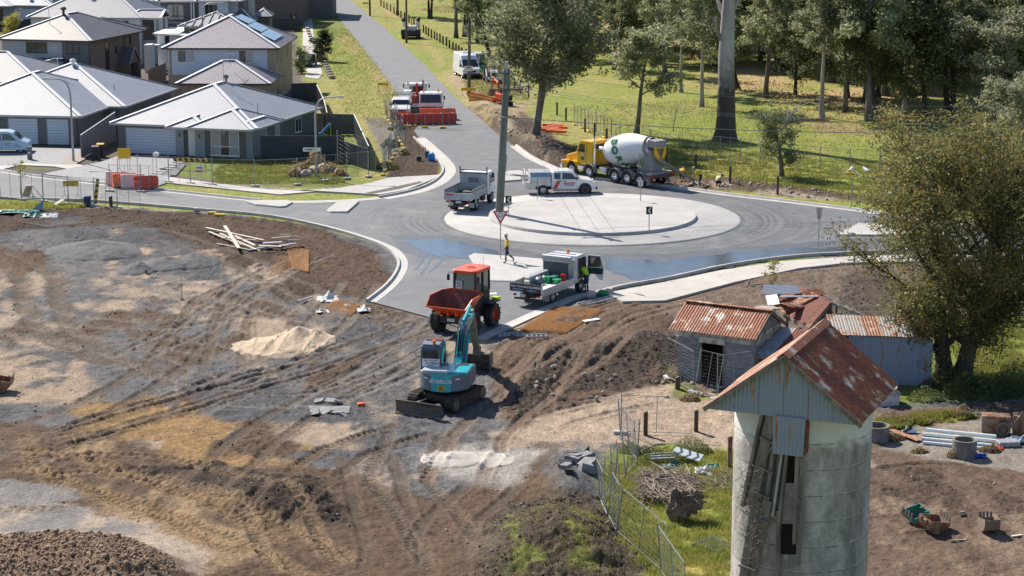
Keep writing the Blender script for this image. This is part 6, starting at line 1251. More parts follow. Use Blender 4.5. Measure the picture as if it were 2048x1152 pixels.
for x in (-1.95,-4.75,-6.1,-7.45):
 for s in (-1, 1):
  mb = MB(); rs_ = [(.64*math.cos(math.pi*k/8), .52+.64*math.sin(math.pi*k/8)) for k in range(9)]; ri_ = [(.60*math.cos(math.pi*k/8), .52+.60*math.sin(math.pi*k/8)) for k in range(8, -1, -1)]
  mb.prism([(x+a_, b_) for a_, b_ in rs_+ri_], 'y', s*1.07-.2, s*1.07+.2); mb.build('mudguard', GREYP, M_)
# grey tipper truck at the roundabout
t = thing('tipper_truck', 'pale grey tipper truck with empty dirty tray, seen from behind left of the power pole', 'truck', (-3.35, 137.6, .08), R(73))
wheels(t, [(0,-.82),(0,.82),(3.35,-.85),(3.35,.85)], .42, .30); wheels(t, [(0,-.58),(0,.58)], .42, .2)
TRAY = mat('pale grey tray', (.42,.46,.49), (.33,.36,.38), 2, rough=.55); bx(t, 'chassis', -1.2, 4.0, -.4, .4, .5, .78, CHAS); bx(t, 'tray_floor', -1.35, 2.1, -1.0, 1.0, .95, 1.03, mat('dirty tray floor', (.09,.065,.05), (.14,.11,.08), 4, rough=.9), .01)
for s in (-1, 1):
 bx(t, 'tray_side', -1.35, 2.1, s*1.0-.025, s*1.0+.025, .93, 1.42, TRAY, .01); bx(t, 'side_rail', -1.3, 2.1, s*1.0-.02, s*1.0+.02, 1.43, 1.62, mat('grey hungry board', (.26,.25,.25), rough=.8))
 for i in range(5): bx(t, 'side_rib', -1.2+i*.78, -1.13+i*.78, s*1.025-.01 if s > 0 else -1.055, 1.055 if s > 0 else -1.015, .95, 1.40, TRAY)
 lamp(t, -1.28, s*.78, .78, LITER, .12, 'tail_lamp'); bx(t, 'mudflap', -.62, -.58, s*.72-.22, s*.72+.22, .28, .62, PLATE)
bx(t, 'tailgate', -1.40, -1.35, -1.02, 1.02, .90, 1.40, TRAY, .01)
for i in range(4): bx(t, 'tailgate_rib', -1.43, -1.401, -1.0+i*.64, -.94+i*.64, .93, 1.38, TRAY)
bx(t, 'red_badge', -1.412, -1.402, .35, .85, 1.22, 1.33, REDP); bx(t, 'headboard', 2.12, 2.17, -1.02, 1.02, .95, 2.25, TRAY, .01)
for i in range(2): bx(t, 'mesh_window', 2.10, 2.119, -.38+i*.4, -.04+i*.4, 1.62, 1.98, mat('wire mesh dark', (.2,.19,.18), rough=.8))
mb = MB(); mb.bar((2.14,-1.0,2.3), (2.14,1.0,2.3), .07); mb.bar((2.14,-1.0,2.52), (2.14,1.0,2.52), .06); mb.bar((2.14,-1.0,2.2), (2.14,-1.0,2.75), .07); mb.bar((2.14,1.0,2.2), (2.14,1.0,2.75), .07); mb.build('light_rack', mat('maroon rack', (.10,.02,.025), rough=.5), t)
bx(t, 'soil_residue', 1.0, 2.0, -.8, .5, 1.03, 1.12, mat('tray soil', (.07,.05,.03), (.10,.09,.03), 5), .04); bx(t, 'number_plate', -1.27, -1.25, -.2, .2, .68, .82, PLATE); bx(t, 'under_bar', -1.25, -1.15, -.8, .8, .38, .48, CHAS); cabover(t, 2.45, 1.75, 1.95, .72, 2.32, WPAINT)
mb = MB(); mb.tube([(.42,-1.0,.72),(.2,-1.0,.92),(-.3,-1.0,.92),(-.5,-1.0,.62)], .05, 6); mb.build('mudguard', WPAINT, t); bx(t, 'toolbox', 1.2, 1.8, -1.0, -.6, .5, .9, CHAS, .02)
# plumbers' truck
t = thing('plumbers_truck', 'white tray truck with dark lettered tailgate and open right door, tools in its tray', 'truck', (1.50, 108.35, 0), R(61))
wheels(t, [(0,-.78),(0,.78),(3.35,-.82),(3.35,.82)], .39, .26); bx(t, 'chassis', -1.2, 4.0, -.38, .38, .45, .72, CHAS); bx(t, 'tray_floor', -1.5, 2.3, -.98, .98, .82, .90, ALU, .01); bx(t, 'floor_board', -.9, 1.0, -.9, -.35, .902, .915, mat('white sheet lining', (.7,.7,.7), rough=.6))
for s in (-1, 1): bx(t, 'tray_side', -1.5, 2.3, s*.98-.02, s*.98+.02, .60 if s < 0 else .80, 1.02 if s < 0 else 1.28, ALU, .01); lamp(t, -1.42, s*.74, .62, LITER, .1, 'tail_lamp'); bx(t, 'mudflap', -.55, -.51, s*.72-.2, s*.72+.2, .2, .56, ALU)
tg = bx(t, 'tailgate', -1.55, -1.50, -1.0, 1.0, .82, 1.28, mat('dark tailgate board', (.05,.045,.055), rough=.5), .01); bx(t, 'tail_corner', -1.56, -1.46, -1.03, -.97, .78, 1.34, WPAINT, .01)
bx(t, 'blue_swirl', -1.556, -1.551, .35, .75, .86, .95, mat('blue print', (.02,.18,.5), rough=.5)); bx(t, 'blue_swirl', -1.556, -1.551, -.42, -.25, .84, .98, MATS['blue print'])
text('Adam Chrisoulides', .17, MT((-1.558,.38,1.13), R(90), 0, R(-90)), INK, t, sx=.85, bold=.003); text('PLUMBING', .18, MT((-1.558,-.62,1.12), R(90), 0, R(-90)), INK, t, sx=.95, bold=.004); text('General Plumbing', .09, MT((-1.558,.5,.97), R(90), 0, R(-90)), INK, t); text('ph 0418 20410', .09, MT((-1.558,-.4,.94), R(90), 0, R(-90)), INK, t)
cb_ = cabover(t, 2.62, 1.55, 1.85, .62, 2.18, WPAINT); bx(t, 'side_locker', 2.32, 2.58, -.98, -.62, .84, 2.02, ALU, .02)
bx(t, 'locker_face', 2.16, 2.32, -.9, .96, 1.84, 2.04, ALU, .04); bx(t, 'headboard', 2.32, 2.36, -.6, .98, .9, 2.02, mat('shade dark board', (.10,.11,.125), rough=.7)); mb = MB(); mb.cyl((2.25,-.85,2.1), (2.25,.95,2.1), .14, n=12); mb.build('rolled_tarp', ALU, t, smooth=True); bx(t, 'long_locker', -.2, 2.2, .52, .95, .91, 1.36, ALU, .02)  # headboard colour darkened to carry the shadow behind the rolled tarp
bx(t, 'roof_bar', 2.7, 2.76, -.9, .9, 2.26, 2.31, ALU); bx(t, 'roof_bar', 3.9, 3.96, -.9, .9, 2.22, 2.27, ALU)
mb = MB(); mb.cyl((3.3,-.1,2.18), (3.3,-.1,2.42), .09, n=10); mb.build('beacon', AMB, t, smooth=True); bx(t, 'number_plate', -1.40, -1.38, .1, .45, .52, .66, PLATE); bx(t, 'under_bar', -1.42, -1.32, -.8, .8, .36, .46, CHAS)
dr_ = MB(); dr_.prism([(0,.62),(.25,.95),(.45,.98),(.78,.66),(.98,.62),(1.02,1.3),(.82,2.05),(.06,2.08)], 'y', -.03, .03); dd = dr_.build('open_door', WPAINT, t, bevel=.02); sp(dd, 'door_glass', [(.08,1.38),(.96,1.38),(.78,2.0),(.1,2.02)], -.036, VGL, .072); sp(dd, 'door_trim', [(.06,.98),(.95,.98),(.98,1.34),(.06,1.34)], -.042, mat('dark teal trim', (.02,.05,.055), rough=.7), .084)
dd.location = (4.0,-.95,.0); dd.rotation_euler = (0, 0, R(-80)); bx(t, 'door_opening', 3.0, 3.95, -.945, -.935, .8, 1.95, BLKP)
def bits(name, label, cat, loc, rz, parts, group=None):
 t = thing(name, label, cat, loc, rz, group)
 for nm, m, mb, sm in parts: mb.build(nm, m, t, smooth=sm, bevel=0 if sm else .01)
 return t
TT = Matrix.Translation((1.50,108.35,0)) @ Matrix.Rotation(R(61), 4, 'Z')
def tubb(label, x, y, r, h, m, lid, name='tub', cat='tub', M0=TT, z=.915, taper=.9):
 p = M0 @ Vector((x, y, z)); a = MB(); a.lathe([(.001,0),(r*taper,0),(r,h),(.001,h)], 14); b = MB(); b.lathe([(r*1.05,h-.02),(r*1.05,h+.03),(.001,h+.035)], 14)
 return bits(name, label, cat, p, 0, [('body', m, a, True), ('lid', lid, b, True)])
GT = mat('green tub plastic', (.02,.30,.12), rough=.4); GD = mat('teal crate plastic', (.02,.12,.13), rough=.5); RT = mat('red can', (.45,.03,.03), rough=.4); CRM = mat('cream plastic', (.60,.55,.42), rough=.5)
tubb('bright green tub nearest the side of the truck tray', .95, -.62, .24, .22, GT, GT); tubb('green bucket behind the bright green tub in the truck tray', .85, -.1, .17, .34, GT, GT, 'bucket', 'bucket'); tubb('red jerry can on the truck tray beside the locker', 1.75, -.62, .15, .36, RT, RT, 'jerry_can', 'can'); tubb('cream drum with narrow neck at the tray corner', -.75, .35, .15, .34, CRM, CRM, 'drum', 'drum'); tubb('tall clear jug beside the cream drum', -.45, .5, .12, .5, CRM, INK, 'jug', 'jug')
for lb, x, y, r, m in (('grey rubbish bag slumped in the middle of the tray', .3, .15, .26, SLATE), ('white plastic bag on top of the tray load', .75, .4, .2, INK), ('pale bag wedged beside the tray locker', 1.2, .35, .2, CRM)):
 mb = MB(); mb.blob((0,0,r*.8), (r,r,r*.85), .14, 9, 6); o = mb.build('bag', m, smooth=True); o.location = TT @ Vector((x, y, .91)); tag(o, lb, 'bag')
mb = MB(); mb.box(-.3, .3, -.2, .2, 0, .32); o = mb.build('crate', GD, bevel=.02); o.location = TT @ Vector((1.35,-.2,.91)); o.rotation_euler = (0,0,R(61)); tag(o, 'dark teal crate in the truck tray behind the green tub', 'crate')
# dumper
DMP = thing('site_dumper', 'orange articulated site dumper with raised skip, orange cab roof and big lugged tyres', 'dumper', (-2.95, 100.9, .0), R(-117))
wheels(DMP, [(0,-.98),(0,.98),(-2.35,-.92),(-2.35,.92)], .60, .48, ORG, .48, lug=13)
bx(DMP, 'front_chassis', -.5, .45, -.7, .7, .55, .95, CHAS, .04); bx(DMP, 'rear_chassis', -3.1, -.9, -.6, .6, .55, 1.25, CHAS, .06); pl_ = bx(DMP, 'number_plate', .46, .48, -.22, .22, .68, .84, PLATE)
mb = MB()
S_t = [(1.05,-1.15,1.50),(1.05,1.15,1.50),(.45,1.25,1.95),(-.75,1.22,2.02),(-1.0,.8,2.1),(-1.0,-.8,2.1),(-.75,-1.22,2.02),(.45,-1.25,1.95)]; S_b = [(.35,-.6,1.0),(.35,.6,1.0),(.2,.7,1.0),(-.3,.7,1.0),(-.5,.5,1.05),(-.5,-.5,1.05),(-.3,-.7,1.0),(.2,-.7,1.0)]
mb.add(S_t+S_b, [(i, (i+1) % 8, (i+1) % 8+8, i+8) for i in range(8)]+[tuple(range(8, 16))]); sk = mb.build('skip', ORG, DMP)
ins = lambda P0, k, dz: [(x*k-.0, y*k, z+dz) for x, y, z in P0]
mb = MB(); It = ins(S_t, .965, -.005); Ib = ins(S_b, .92, .05); mb.add(It+Ib, [(i, (i+1) % 8, (i+1) % 8+8, i+8) for i in range(8)]+[tuple(range(8, 16))]); mb.build('skip_inside', MUDO, sk)
mb = MB()
for i in range(8): mb.bar(S_t[i], S_t[(i+1) % 8], .06)
mb.build('skip_rim', ORG, sk)
for s in (-.5, 0, .5): bx(sk, 'skip_rib', .3, .85, s-.05, s+.05, 1.05, 1.32, ORG, .02)
cb = MB(); cb.prism([(-1.05,1.2),(-1.0,1.9),(-1.15,2.95),(-2.55,2.95),(-2.65,1.9),(-2.6,1.2)], 'y', -.62, .62); cbo = cb.build('cab_glazing', mat('cab glass', (.06,.10,.10), rough=.08, spec=1), DMP, bevel=.02)
bx(DMP, 'cab_base', -2.7, -1.0, -.64, .64, 1.15, 1.92, CHAS, .05)
for x, y in ((-1.05,.63),(-1.05,-.63),(-2.6,.63),(-2.6,-.63),(-1.85,.64),(-1.85,-.64)): mb = MB(); mb.bar((x, y, 1.9), (x*.98-.04, y*.98, 2.98), .09); mb.build('cab_pillar', CHAS, DMP)
mb = MB(); mb.prism([(-.85,-.55),(-1.1,-.72),(-2.6,-.72),(-2.85,-.5),(-2.85,.5),(-2.6,.72),(-1.1,.72),(-.85,.55)], 'z', 2.96, 3.14); r_ = mb.build('cab_roof', ORG, DMP, bevel=.06); mb = MB(); mb.lathe([(.16,3.14),(.26,3.145),(.26,3.16),(.16,3.165)], 12, c=(-1.8,0,0)); mb.build('roof_vent', mat('dark orange', (.35,.05,.01)), r_)
mb = MB(); mb.box(-1.0, -.985, -.5, -.12, 2.1, 2.55); sg = mb.build('keep_left_sign', PLATE, DMP); text('KEEP', .12, MT((-.98,-.31,2.42), R(90), 0, R(90)), BLKP, sg); text('LEFT', .12, MT((-.98,-.31,2.26), R(90), 0, R(90)), BLKP, sg)
mb = MB(); mb.blob((-1.9,.05,2.35), (.16,.26,.40), .03, 10, 8); o = mb.build('driver_seat', BLKP, DMP, smooth=True)
for s in (-1, 1): mirror(DMP, -1.0, s*.66, 2.9); bx(DMP, 'rear_mudguard', -2.9, -1.8, s*.92-.25, s*.92+.25, 1.25, 1.32, CHAS, .03)
bx(DMP, 'lime_marker', -2.95, -2.6, .75, 1.15, 1.34, 1.48, LIME, .03); mb = MB(); mb.cyl((-2.2,.5,3.14), (-2.2,.5,3.7), .008, n=4); mb.build('aerial', BLKP, DMP)
# excavator
UX = thing('excavator', 'teal and slate crawler excavator with its back to the camera, bucket down before it', 'excavator', (-2.95, 87.15, .0), R(62))
TRK = mat('rubber track', (.03,.025,.022), (.075,.055,.04), 5, rough=.9, bump=.5, bscale=18)
for s in (-1, 1):
 y0, y1 = (.72, 1.17) if s > 0 else (-1.17, -.72); prt = [(-1.3,.02),(1.3,.02),(1.5,.14),(1.56,.36),(1.46,.56),(1.25,.66),(-1.25,.66),(-1.46,.56),(-1.56,.36),(-1.5,.14)]
 mb = MB(); mb.prism(prt, 'y', y0, y1)
 for i in range(len(prt)):
  a, b_ = Vector((prt[i][0], 0, prt[i][1])), Vector((prt[(i+1) % 10][0], 0, prt[(i+1) % 10][1])); L = (b_-a).length; k = max(1, int(L/.13)); d = (b_-a)/L; nr = Vector((d.z, 0, -d.x))
  for j in range(k): c = a+d*(j+.5)*L/k+nr*.015; mb.bar((c.x, y0, c.z), (c.x, y1, c.z), .05, .05, up=(nr.x, 0, nr.z))
 tk = mb.build('crawler_track', TRK, UX); yy = y1+.005 if s > 0 else y0-.035
 for x in (-1.22, 1.22): mb = MB(); mb.lathe([(.001,0),(.26,0),(.26,.03),(.001,.03)], 16, ax='y', c=(x, yy, .35)); mb.build('sprocket', STL, tk)
 sp(tk, 'track_frame', [(-.9,.2),(.9,.2),(.9,.5),(-.9,.5)], yy, CHAS, .03)
bx(UX, 'undercarriage', -1.0, 1.0, -.74, .74, .3, .62, CHAS, .04)
bl = MB(); bl.prism([(-2.55,.04),(-2.50,.04),(-2.40,.25),(-2.42,.50),(-2.52,.66),(-2.58,.66),(-2.50,.48),(-2.48,.26)], 'y', -1.18, 1.18); bl.build('dozer_blade', mat('scuffed blade', (.055,.045,.04), (.12,.095,.08), 3, rough=.6, stretch=(1,.3,1)), UX)
bx(UX, 'blade_edge', -2.60, -2.54, -1.19, 1.19, .0, .09, mat('rusty edge', (.28,.17,.11), rough=.7)); bx(UX, 'blade_arm', -2.4, -1.0, -.6, -.42, .22, .42, CHAS); bx(UX, 'blade_arm', -2.4, -1.0, .42, .6, .22, .42, CHAS)
mb = MB(); mb.cyl((0,0,.6), (0,0,.82), .55, n=20); mb.build('slew_ring', CHAS, UX, smooth=True)
UM = Matrix.Rotation(R(81-62), 4, 'Z')
def ub(name, mb, m, par=None, sm=False, bev=0): mb.v = [tuple(UM @ Vector(p)) for p in mb.v]; return mb.build(name, m, par or UX, smooth=sm, bevel=bev)
n_ = 22; arc = [(-1.30*math.cos(a)*1.0, 1.20*math.sin(a)) for a in np.linspace(-1.25, 1.25, n_)]
outline = [(x, y) for x, y in arc]+[(1.15, 1.14), (1.15, -1.14)]
mb = MB(); mb.prism(outline, 'z', .84, 1.62); hs_ = ub('house', mb, SLATE, bev=.05)
def arcpanel(a0, a1, z0, z1, off, nm, m, par):
 mb = MB(); vs = []; an = np.linspace(a0, a1, 8)
 for z in (z0, z1):
  for a in an: vs.append((-(1.30+off)*math.cos(a), (1.20+off)*math.sin(a), z))
 mb.add(vs, [(i, i+1, i+9, i+8) for i in range(7)]); return ub(nm, mb, m, par, True)
ctr = arcpanel(-.36, .40, .86, 1.66, .012, 'counterweight_panel', TEAL, hs_)
arcpanel(-1.0, -.42, .98, 1.52, .010, 'side_door', SLATE, hs_); arcpanel(.46, 1.0, .98, 1.52, .010, 'side_door', SLATE, hs_)
arcpanel(-1.24, .42, 1.60, 1.66, .02, 'top_trim', TEAL, hs_); 
for a_ in (-.62, .66): arcpanel(a_-.09, a_+.09, 1.40, 1.46, .03, 'door_badge', INK, hs_)
text('KOBELCO', .215, UM @ MT((-1.325,.02,1.34), R(90), 0, R(-90)), INK, hs_, bold=.006, sx=1.05); sgn = MB(); sgn.box(-1.335, -1.322, -.14, .16, .92, 1.18); sg = ub('drive_notice', sgn, mat('yellow notice', (.65,.50,.03), rough=.6), hs_)
for i, w_ in enumerate(('LEFT', 'HAND', 'DRIVE')): text(w_, .085, UM @ MT((-1.338,.01,1.14-.085*i), R(90), 0, R(-90)), BLKP, sg, bold=.003)
mb = MB(); mb.box(-1.0, .6, -1.12, -.1, 1.60, 1.74); ub('side_cover', mb, TEAL, bev=.04); mb = MB(); mb.box(-1.05, -.1, -.25, .95, 1.60, 1.78); ec = ub('engine_cover', mb, mat('pale cover', (.38,.42,.47), rough=.45), bev=.06)
mb = MB(); mb.prism([(-.35,1.6),(1.15,1.6),(1.18,2.1),(.98,2.68),(-.25,2.70),(-.35,2.5)], 'y', .22, 1.14); cb = ub('cab', mb, mat('cab shell', (.09,.12,.15), rough=.4), bev=.06)
for y0, y1 in ((.20,.225),(1.135,1.16)): mb = MB(); mb.prism([(-.15,1.75),(1.0,1.75),(1.04,2.1),(.88,2.52),(-.15,2.54)], 'y', y0, y1); ub('side_glass', mb, mat('green glass', (.03,.12,.11), rough=.06, spec=1), cb)
mb = MB(); mb.box(-.37, -.35, .34, 1.02, 2.12, 2.52); ub('rear_glass', mb, VGL, cb); mb = MB(); mb.box(-.40, -.375, .25, 1.05, 1.78, 2.14); pn = ub('name_board', mb, INK, cb); text('Adam Chrisoulides', .10, UM @ MT((-.405,.65,2.07), R(90), 0, R(-90)), mat('navy print', (.02,.03,.2)), pn, sx=.85); text('PLUMBING', .13, UM @ MT((-.405,.58,1.94), R(90), 0, R(-90)), BLKP, pn); text('ph 0418', .08, UM @ MT((-.405,.65,1.83), R(90), 0, R(-90)), MATS['navy print'], pn)
mb = MB(); mb.box(-.2, .9, .28, 1.08, 2.69, 2.76); ub('cab_roof', mb, SLATE, cb, bev=.03)
for i in range(9): mb = MB(); mb.box(.5, .9, .32+.085*i, .36+.085*i, 2.765, 2.80); ub('roof_slat', mb, mat('rust red slat', (.25,.06,.04)), cb)
mb = MB(); mb.cyl((-.1,.55,2.76), (-.1,.55,2.93), .075, n=10); ub('beacon', mb, AMB, cb, True)
mb = MB(); bm_ = [(.55,1.35),(1.35,2.1),(2.0,2.98),(2.35,3.12),(4.25,3.32),(4.35,3.12),(2.55,2.72),(1.75,1.9),(.95,1.15)]; mb.prism(bm_, 'y', -.52, -.20); bo_ = ub('boom', mb, TEAL, bev=.02)
mb = MB(); mb.prism([(4.05,3.38),(4.35,3.45),(4.6,3.1),(5.95,1.15),(5.7,1.02),(4.2,2.75)], 'y', -.50, -.22); st_ = ub('dipper_arm', mb, mat('faded green arm', (.10,.20,.15), (.13,.10,.07), 3, rough=.7), bev=.02)
for nm, a, b_, r1, par in (('boom_cylinder', (1.15,-.60,1.2), (2.3,-.60,2.75), .07, bo_), ('boom_cylinder', (1.15,-.12,1.2), (2.3,-.12,2.75), .07, bo_), ('dipper_cylinder', (2.3,-.36,3.3), (4.1,-.36,3.62), .075, bo_), ('bucket_cylinder', (4.6,-.36,3.35), (5.85,-.36,1.7), .06, st_)):
 mb = MB(); mb.cyl(a, b_, r1, n=10); ub(nm, mb, TEAL if par is bo_ else STL, par, True)
hb = MB(); random.seed(3)
for i in range(9):
 y = -.55+.05*i; hb.tube([(.9,y,1.5),(1.7,y+random.uniform(-.03,.03),2.7+random.uniform(0,.1)),(2.2,y,3.15+random.uniform(0,.12)),(2.7,y,3.3+random.uniform(0,.06)),(3.4,y,3.36)], .018, 4)
ub('hydraulic_hoses', hb, BLKP, bo_)
for i in range(6): mb = MB(); y = -.54+.06*i; mb.tube([(1.9,y,2.92),(2.1,y,3.22),(2.4,y,3.26),(2.5,y,3.16)], .013, 4); ub('steel_pipe', mb, CHR, bo_)
bk = MB(); bp_ = [(5.55,.95),(6.25,.95),(6.5,.7),(6.45,.3),(6.1,.03),(5.5,.0),(5.5,.05),(6.05,.09),(6.38,.34),(6.42,.68),(6.2,.89),(5.55,.89)]
bk.prism(bp_, 'y', -1.02, .30); bu = ub('bucket', bk, STL); 
for y in (-1.03, .28):
 mb = MB(); mb.prism([(5.55,.95),(6.25,.95),(6.5,.7),(6.45,.3),(6.1,.03),(5.5,.0)], 'y', y, y+.03); ub('bucket_side', mb, STL, bu)
mb = MB(); mb.box(5.42, 5.55, -1.03, .31, .0, .06); ub('cutting_edge', mb, CHR, bu); mb = MB(); mb.box(5.6, 6.1, -.52, -.2, .93, 1.25); ub('quick_hitch', mb, STL, bu, bev=.03)
mb = MB(); mb.tube([(.95,-1.05,1.7),(.95,-1.05,2.35)], .02, 5); mb.tube([(-.3,-.1,1.7),(-.3,-.1,2.5)], .012, 4); ub('handrail', mb, BLKP)
mb = MB(); mb.box(.2, .55, -.95, -.5, 1.74, 1.76); ub('grille_vent', mb, BLKP)
# trucks beyond the barriers
t = thing('tray_truck', 'white cabover truck with maroon lower front, facing the red barriers', 'truck', (P(862, 236).x, P(862, 236).y+3.6, 0), R(-90))
wheels(t, [(0,-.82),(0,.82),(3.4,-.85),(3.4,.85)], .42, .28); c = cabover(t, 2.4, 1.8, 2.15, .62, 2.45, WPAINT, MATS['maroon steel']); bx(c, 'lower_front', 4.19, 4.23, -1.05, 1.05, .5, 1.15, MATS['maroon steel']); bx(t, 'chassis', -1.6, 4, -.4, .4, .5, .78, CHAS); bx(t, 'tray', -1.9, 2.2, -1.1, 1.1, .85, .98, ALU, .02); bx(t, 'tray_side', -1.9, 2.2, 1.08, 1.12, .98, 1.4, ALU); bx(t, 'tray_side', -1.9, 2.2, -1.12, -1.08, .98, 1.4, ALU)
for y in (-.7, .7): mb = MB(); mb.cyl((3.2,y,2.45), (3.2,y,2.68), .08, n=8); mb.build('beacon', AMB, c, smooth=True)
t = thing('crane_truck', 'white service truck with red crane arm, seen from behind, farther up the road', 'truck', (P(830, 226).x, P(830, 226).y+.6, 0), R(91))
wheels(t, [(0,-.82),(0,.82),(3.6,-.85),(3.6,.85)], .42, .28); cabover(t, 2.7, 1.7, 2.1, .62, 2.5, WPAINT); bx(t, 'chassis', -1.4, 4, -.4, .4, .5, .78, CHAS); bx(t, 'tray', -1.6, 2.5, -1.1, 1.1, .85, 1.0, WPAINT, .02); bx(t, 'service_locker', -1.2, .2, .35, 1.08, 1.0, 2.2, WPAINT, .03); bx(t, 'pump_unit', -1.0, .4, -.35, .3, 1.0, 1.7, mat('red machine paint', (.35,.03,.02), rough=.5), .05); bx(t, 'engine_block', .5, 1.6, -.9, .3, 1.0, 1.8, CHAS, .05); bx(t, 'tail_board', -1.64, -1.6, -1.1, 1.1, .7, 1.0, WPAINT)
mb = MB(); mb.tube([(-.4,-.2,1.5),(-.4,-.2,2.9)], .1, 8); mb.tube([(-.4,-.2,2.7),(.9,-.2,2.4)], .08, 6); mb.build('crane_arm', MATS['red machine paint'], t); mb = MB(); mb.cyl((.6,-.75,1.0), (.6,-.75,3.1), .06, n=6); mb.build('exhaust_stack', CHAS, t)
mb = MB(); mb.tube([(2.6,-1.0,2.2),(2.6,-1.0,2.7),(2.6,1.0,2.7),(2.6,1.0,2.2)], .035, 5); mb.build('headboard_rack', WPAINT, t)
for y in (-.8, .8): mb = MB(); mb.cyl((2.9,y,2.5), (2.9,y,2.75), .08, n=8); mb.build('beacon', AMB, t, smooth=True)
# high roof van
t = thing('white_van', 'white high-roof panel van parked on the verge beside the wooden power pole', 'van', (P(925, 158).x, P(925, 158).y+4.3, 0), R(-77))
mb = MB(); mb.prism([(-1.2,.35),(4.55,.35),(4.65,.7),(4.55,1.1),(4.15,1.3),(3.35,2.1),(2.95,2.5),(2.4,2.66),(-1.1,2.66),(-1.2,2.5)], 'y', -1.0, 1.0); mb.v = [(x, y*(1-.08*max(0, (z-1.3)/1.3)), z) for x, y, z in mb.v]; b = mb.build('body', WPAINT, t, bevel=.09)
mb = MB(); mb.add([(4.17,-.88,1.33),(4.17,.88,1.33),(3.42,.84,2.08),(3.42,-.84,2.08)], [(0,1,2,3)]); mb.v = [(x+.015, y, z+.015) for x, y, z in mb.v]; mb.build('windscreen', VGL, b)
for s in (-1, 1): sp(b, 'side_window', [(2.7,1.4),(3.95,1.35),(3.3,2.0),(2.7,2.0)], s*.985+(.0 if s > 0 else -.012), VGL); lamp(b, 4.58, s*.75, .92, LITEW, .15); bx(b, 'mirror', 3.7, 3.85, s*1.12-.1, s*1.12+.1, 1.3, 1.65, BLKP, .03)
bx(b, 'grille', 4.6, 4.67, -.5, .5, .72, .95, BLKP, .02); bx(b, 'bumper', 4.5, 4.72, -.98, .98, .3, .62, BLKP, .05); bx(b, 'roof_hatch', .5, 1.6, -.4, .4, 2.66, 2.74, ALU, .02); wheels(t, [(0,-.86),(0,.86),(3.6,-.86),(3.6,.86)], .36, .24)
# parked people mover, left edge
t = thing('people_mover', 'pale blue sign-written van parked on the driveway, cut by the left edge', 'van', P(-22, 305), R(4))
CARB = mat('pale blue car paint', (.42,.58,.72), rough=.3, coat=.4); mb = MB(); mb.prism([(-1.2,.3),(3.35,.3),(3.5,.55),(3.42,.92),(2.9,1.12),(2.15,1.75),(1.7,1.88),(-1.0,1.9),(-1.2,1.6)], 'y', -.92, .92); mb.v = [(x, y*(1-.12*max(0, (z-1.0)/.9)), z) for x, y, z in mb.v]; b = mb.build('body', CARB, t, bevel=.07)
for s in (-1, 1):
 def q(pts, nm, m_): mm = MB(); mm.add([(x, s*(.92*(1-.12*max(0, (z-1.0)/.9))+.004), z) for x, z in pts], [tuple(range(len(pts)))]); return mm.build(nm, m_, b)
 q([(1.3,1.12),(2.55,1.10),(1.95,1.66),(1.3,1.7)], 'side_window', VGL); q([(-.9,1.14),(1.22,1.12),(1.22,1.7),(-.9,1.72)], 'side_window', VGL); lamp(b, 3.42, s*.7, .78, LITEW, .12); q([(1.26,.45),(1.28,.45),(1.28,1.1),(1.26,1.1)], 'door_seam', CHAS)
 for i in range(5): q([(1.45+.02*i,.95-.08*i),(2.0,.95-.08*i),(2.0,.93-.08*i),(1.45+.02*i,.93-.08*i)], 'small_print', SLATE); q([(2.25,.85-.05*i),(2.6,.85-.05*i),(2.6,.835-.05*i),(2.25,.835-.05*i)], 'small_print', SLATE)
mb = MB(); mb.add([(2.83,-.78,1.14),(2.83,.78,1.14),(2.18,.72,1.72),(2.18,-.72,1.72)], [(0,1,2,3)]); mb.v = [(x+.02, y, z+.02) for x, y, z in mb.v]; mb.build('windscreen', VGL, b); wheels(t, [(0,-.80),(0,.80),(2.75,-.80),(2.75,.80)], .34, .22)
# machines on the verge
t = thing('green_tractor', 'green cabbed machine parked behind the wooden power pole', 'tractor', P(957, 153), R(-80)); GM = mat('green machine paint', (.05,.24,.09), rough=.4)
wheels(t, [(-1.3,-.8),(-1.3,.8)], .65, .4, INK, .5, lug=12); wheels(t, [(1.3,-.75),(1.3,.75)], .45, .3, INK); bx(t, 'bonnet', .3, 2.0, -.45, .45, .7, 1.4, GM, .08); bx(t, 'cab_base', -1.6, .3, -.7, .7, .7, 1.35, GM, .05); bx(t, 'cab_glass', -1.4, .2, -.65, .65, 1.36, 2.5, MATS['green glass'], .03); bx(t, 'cab_roof', -1.5, .35, -.75, .75, 2.5, 2.66, WPAINT, .05)
for x, y in ((-1.4,-.66),(-1.4,.66),(.2,-.66),(.2,.66)): mb = MB(); mb.bar((x,y,1.35), (x,y,2.5), .08); mb.build('cab_pillar', GM, t)
t = thing('white_tractor', 'white backhoe with dark roll frame parked beside the green machine', 'tractor', (P(990, 168).x, P(990, 168).y+1.2, 0), R(-84))
wheels(t, [(0,-.85),(0,.85)], .48, .35, INK); wheels(t, [(-2.3,-.9),(-2.3,.9)], .70, .45, INK, .5, lug=12); bx(t, 'bonnet', -.9, .75, -.5, .5, .75, 1.35, WPAINT, .08); bx(t, 'grille', .75, .80, -.42, .42, .75, 1.15, BLKP, .02); bx(t, 'front_bumper', .8, 1.0, -.9, .9, .45, .75, WPAINT, .04); bx(t, 'operator_deck', -2.6, -.9, -.7, .7, .7, 1.1, CHAS, .04); bx(t, 'seat', -2.1, -1.6, -.25, .25, 1.1, 1.7, BLKP, .06)
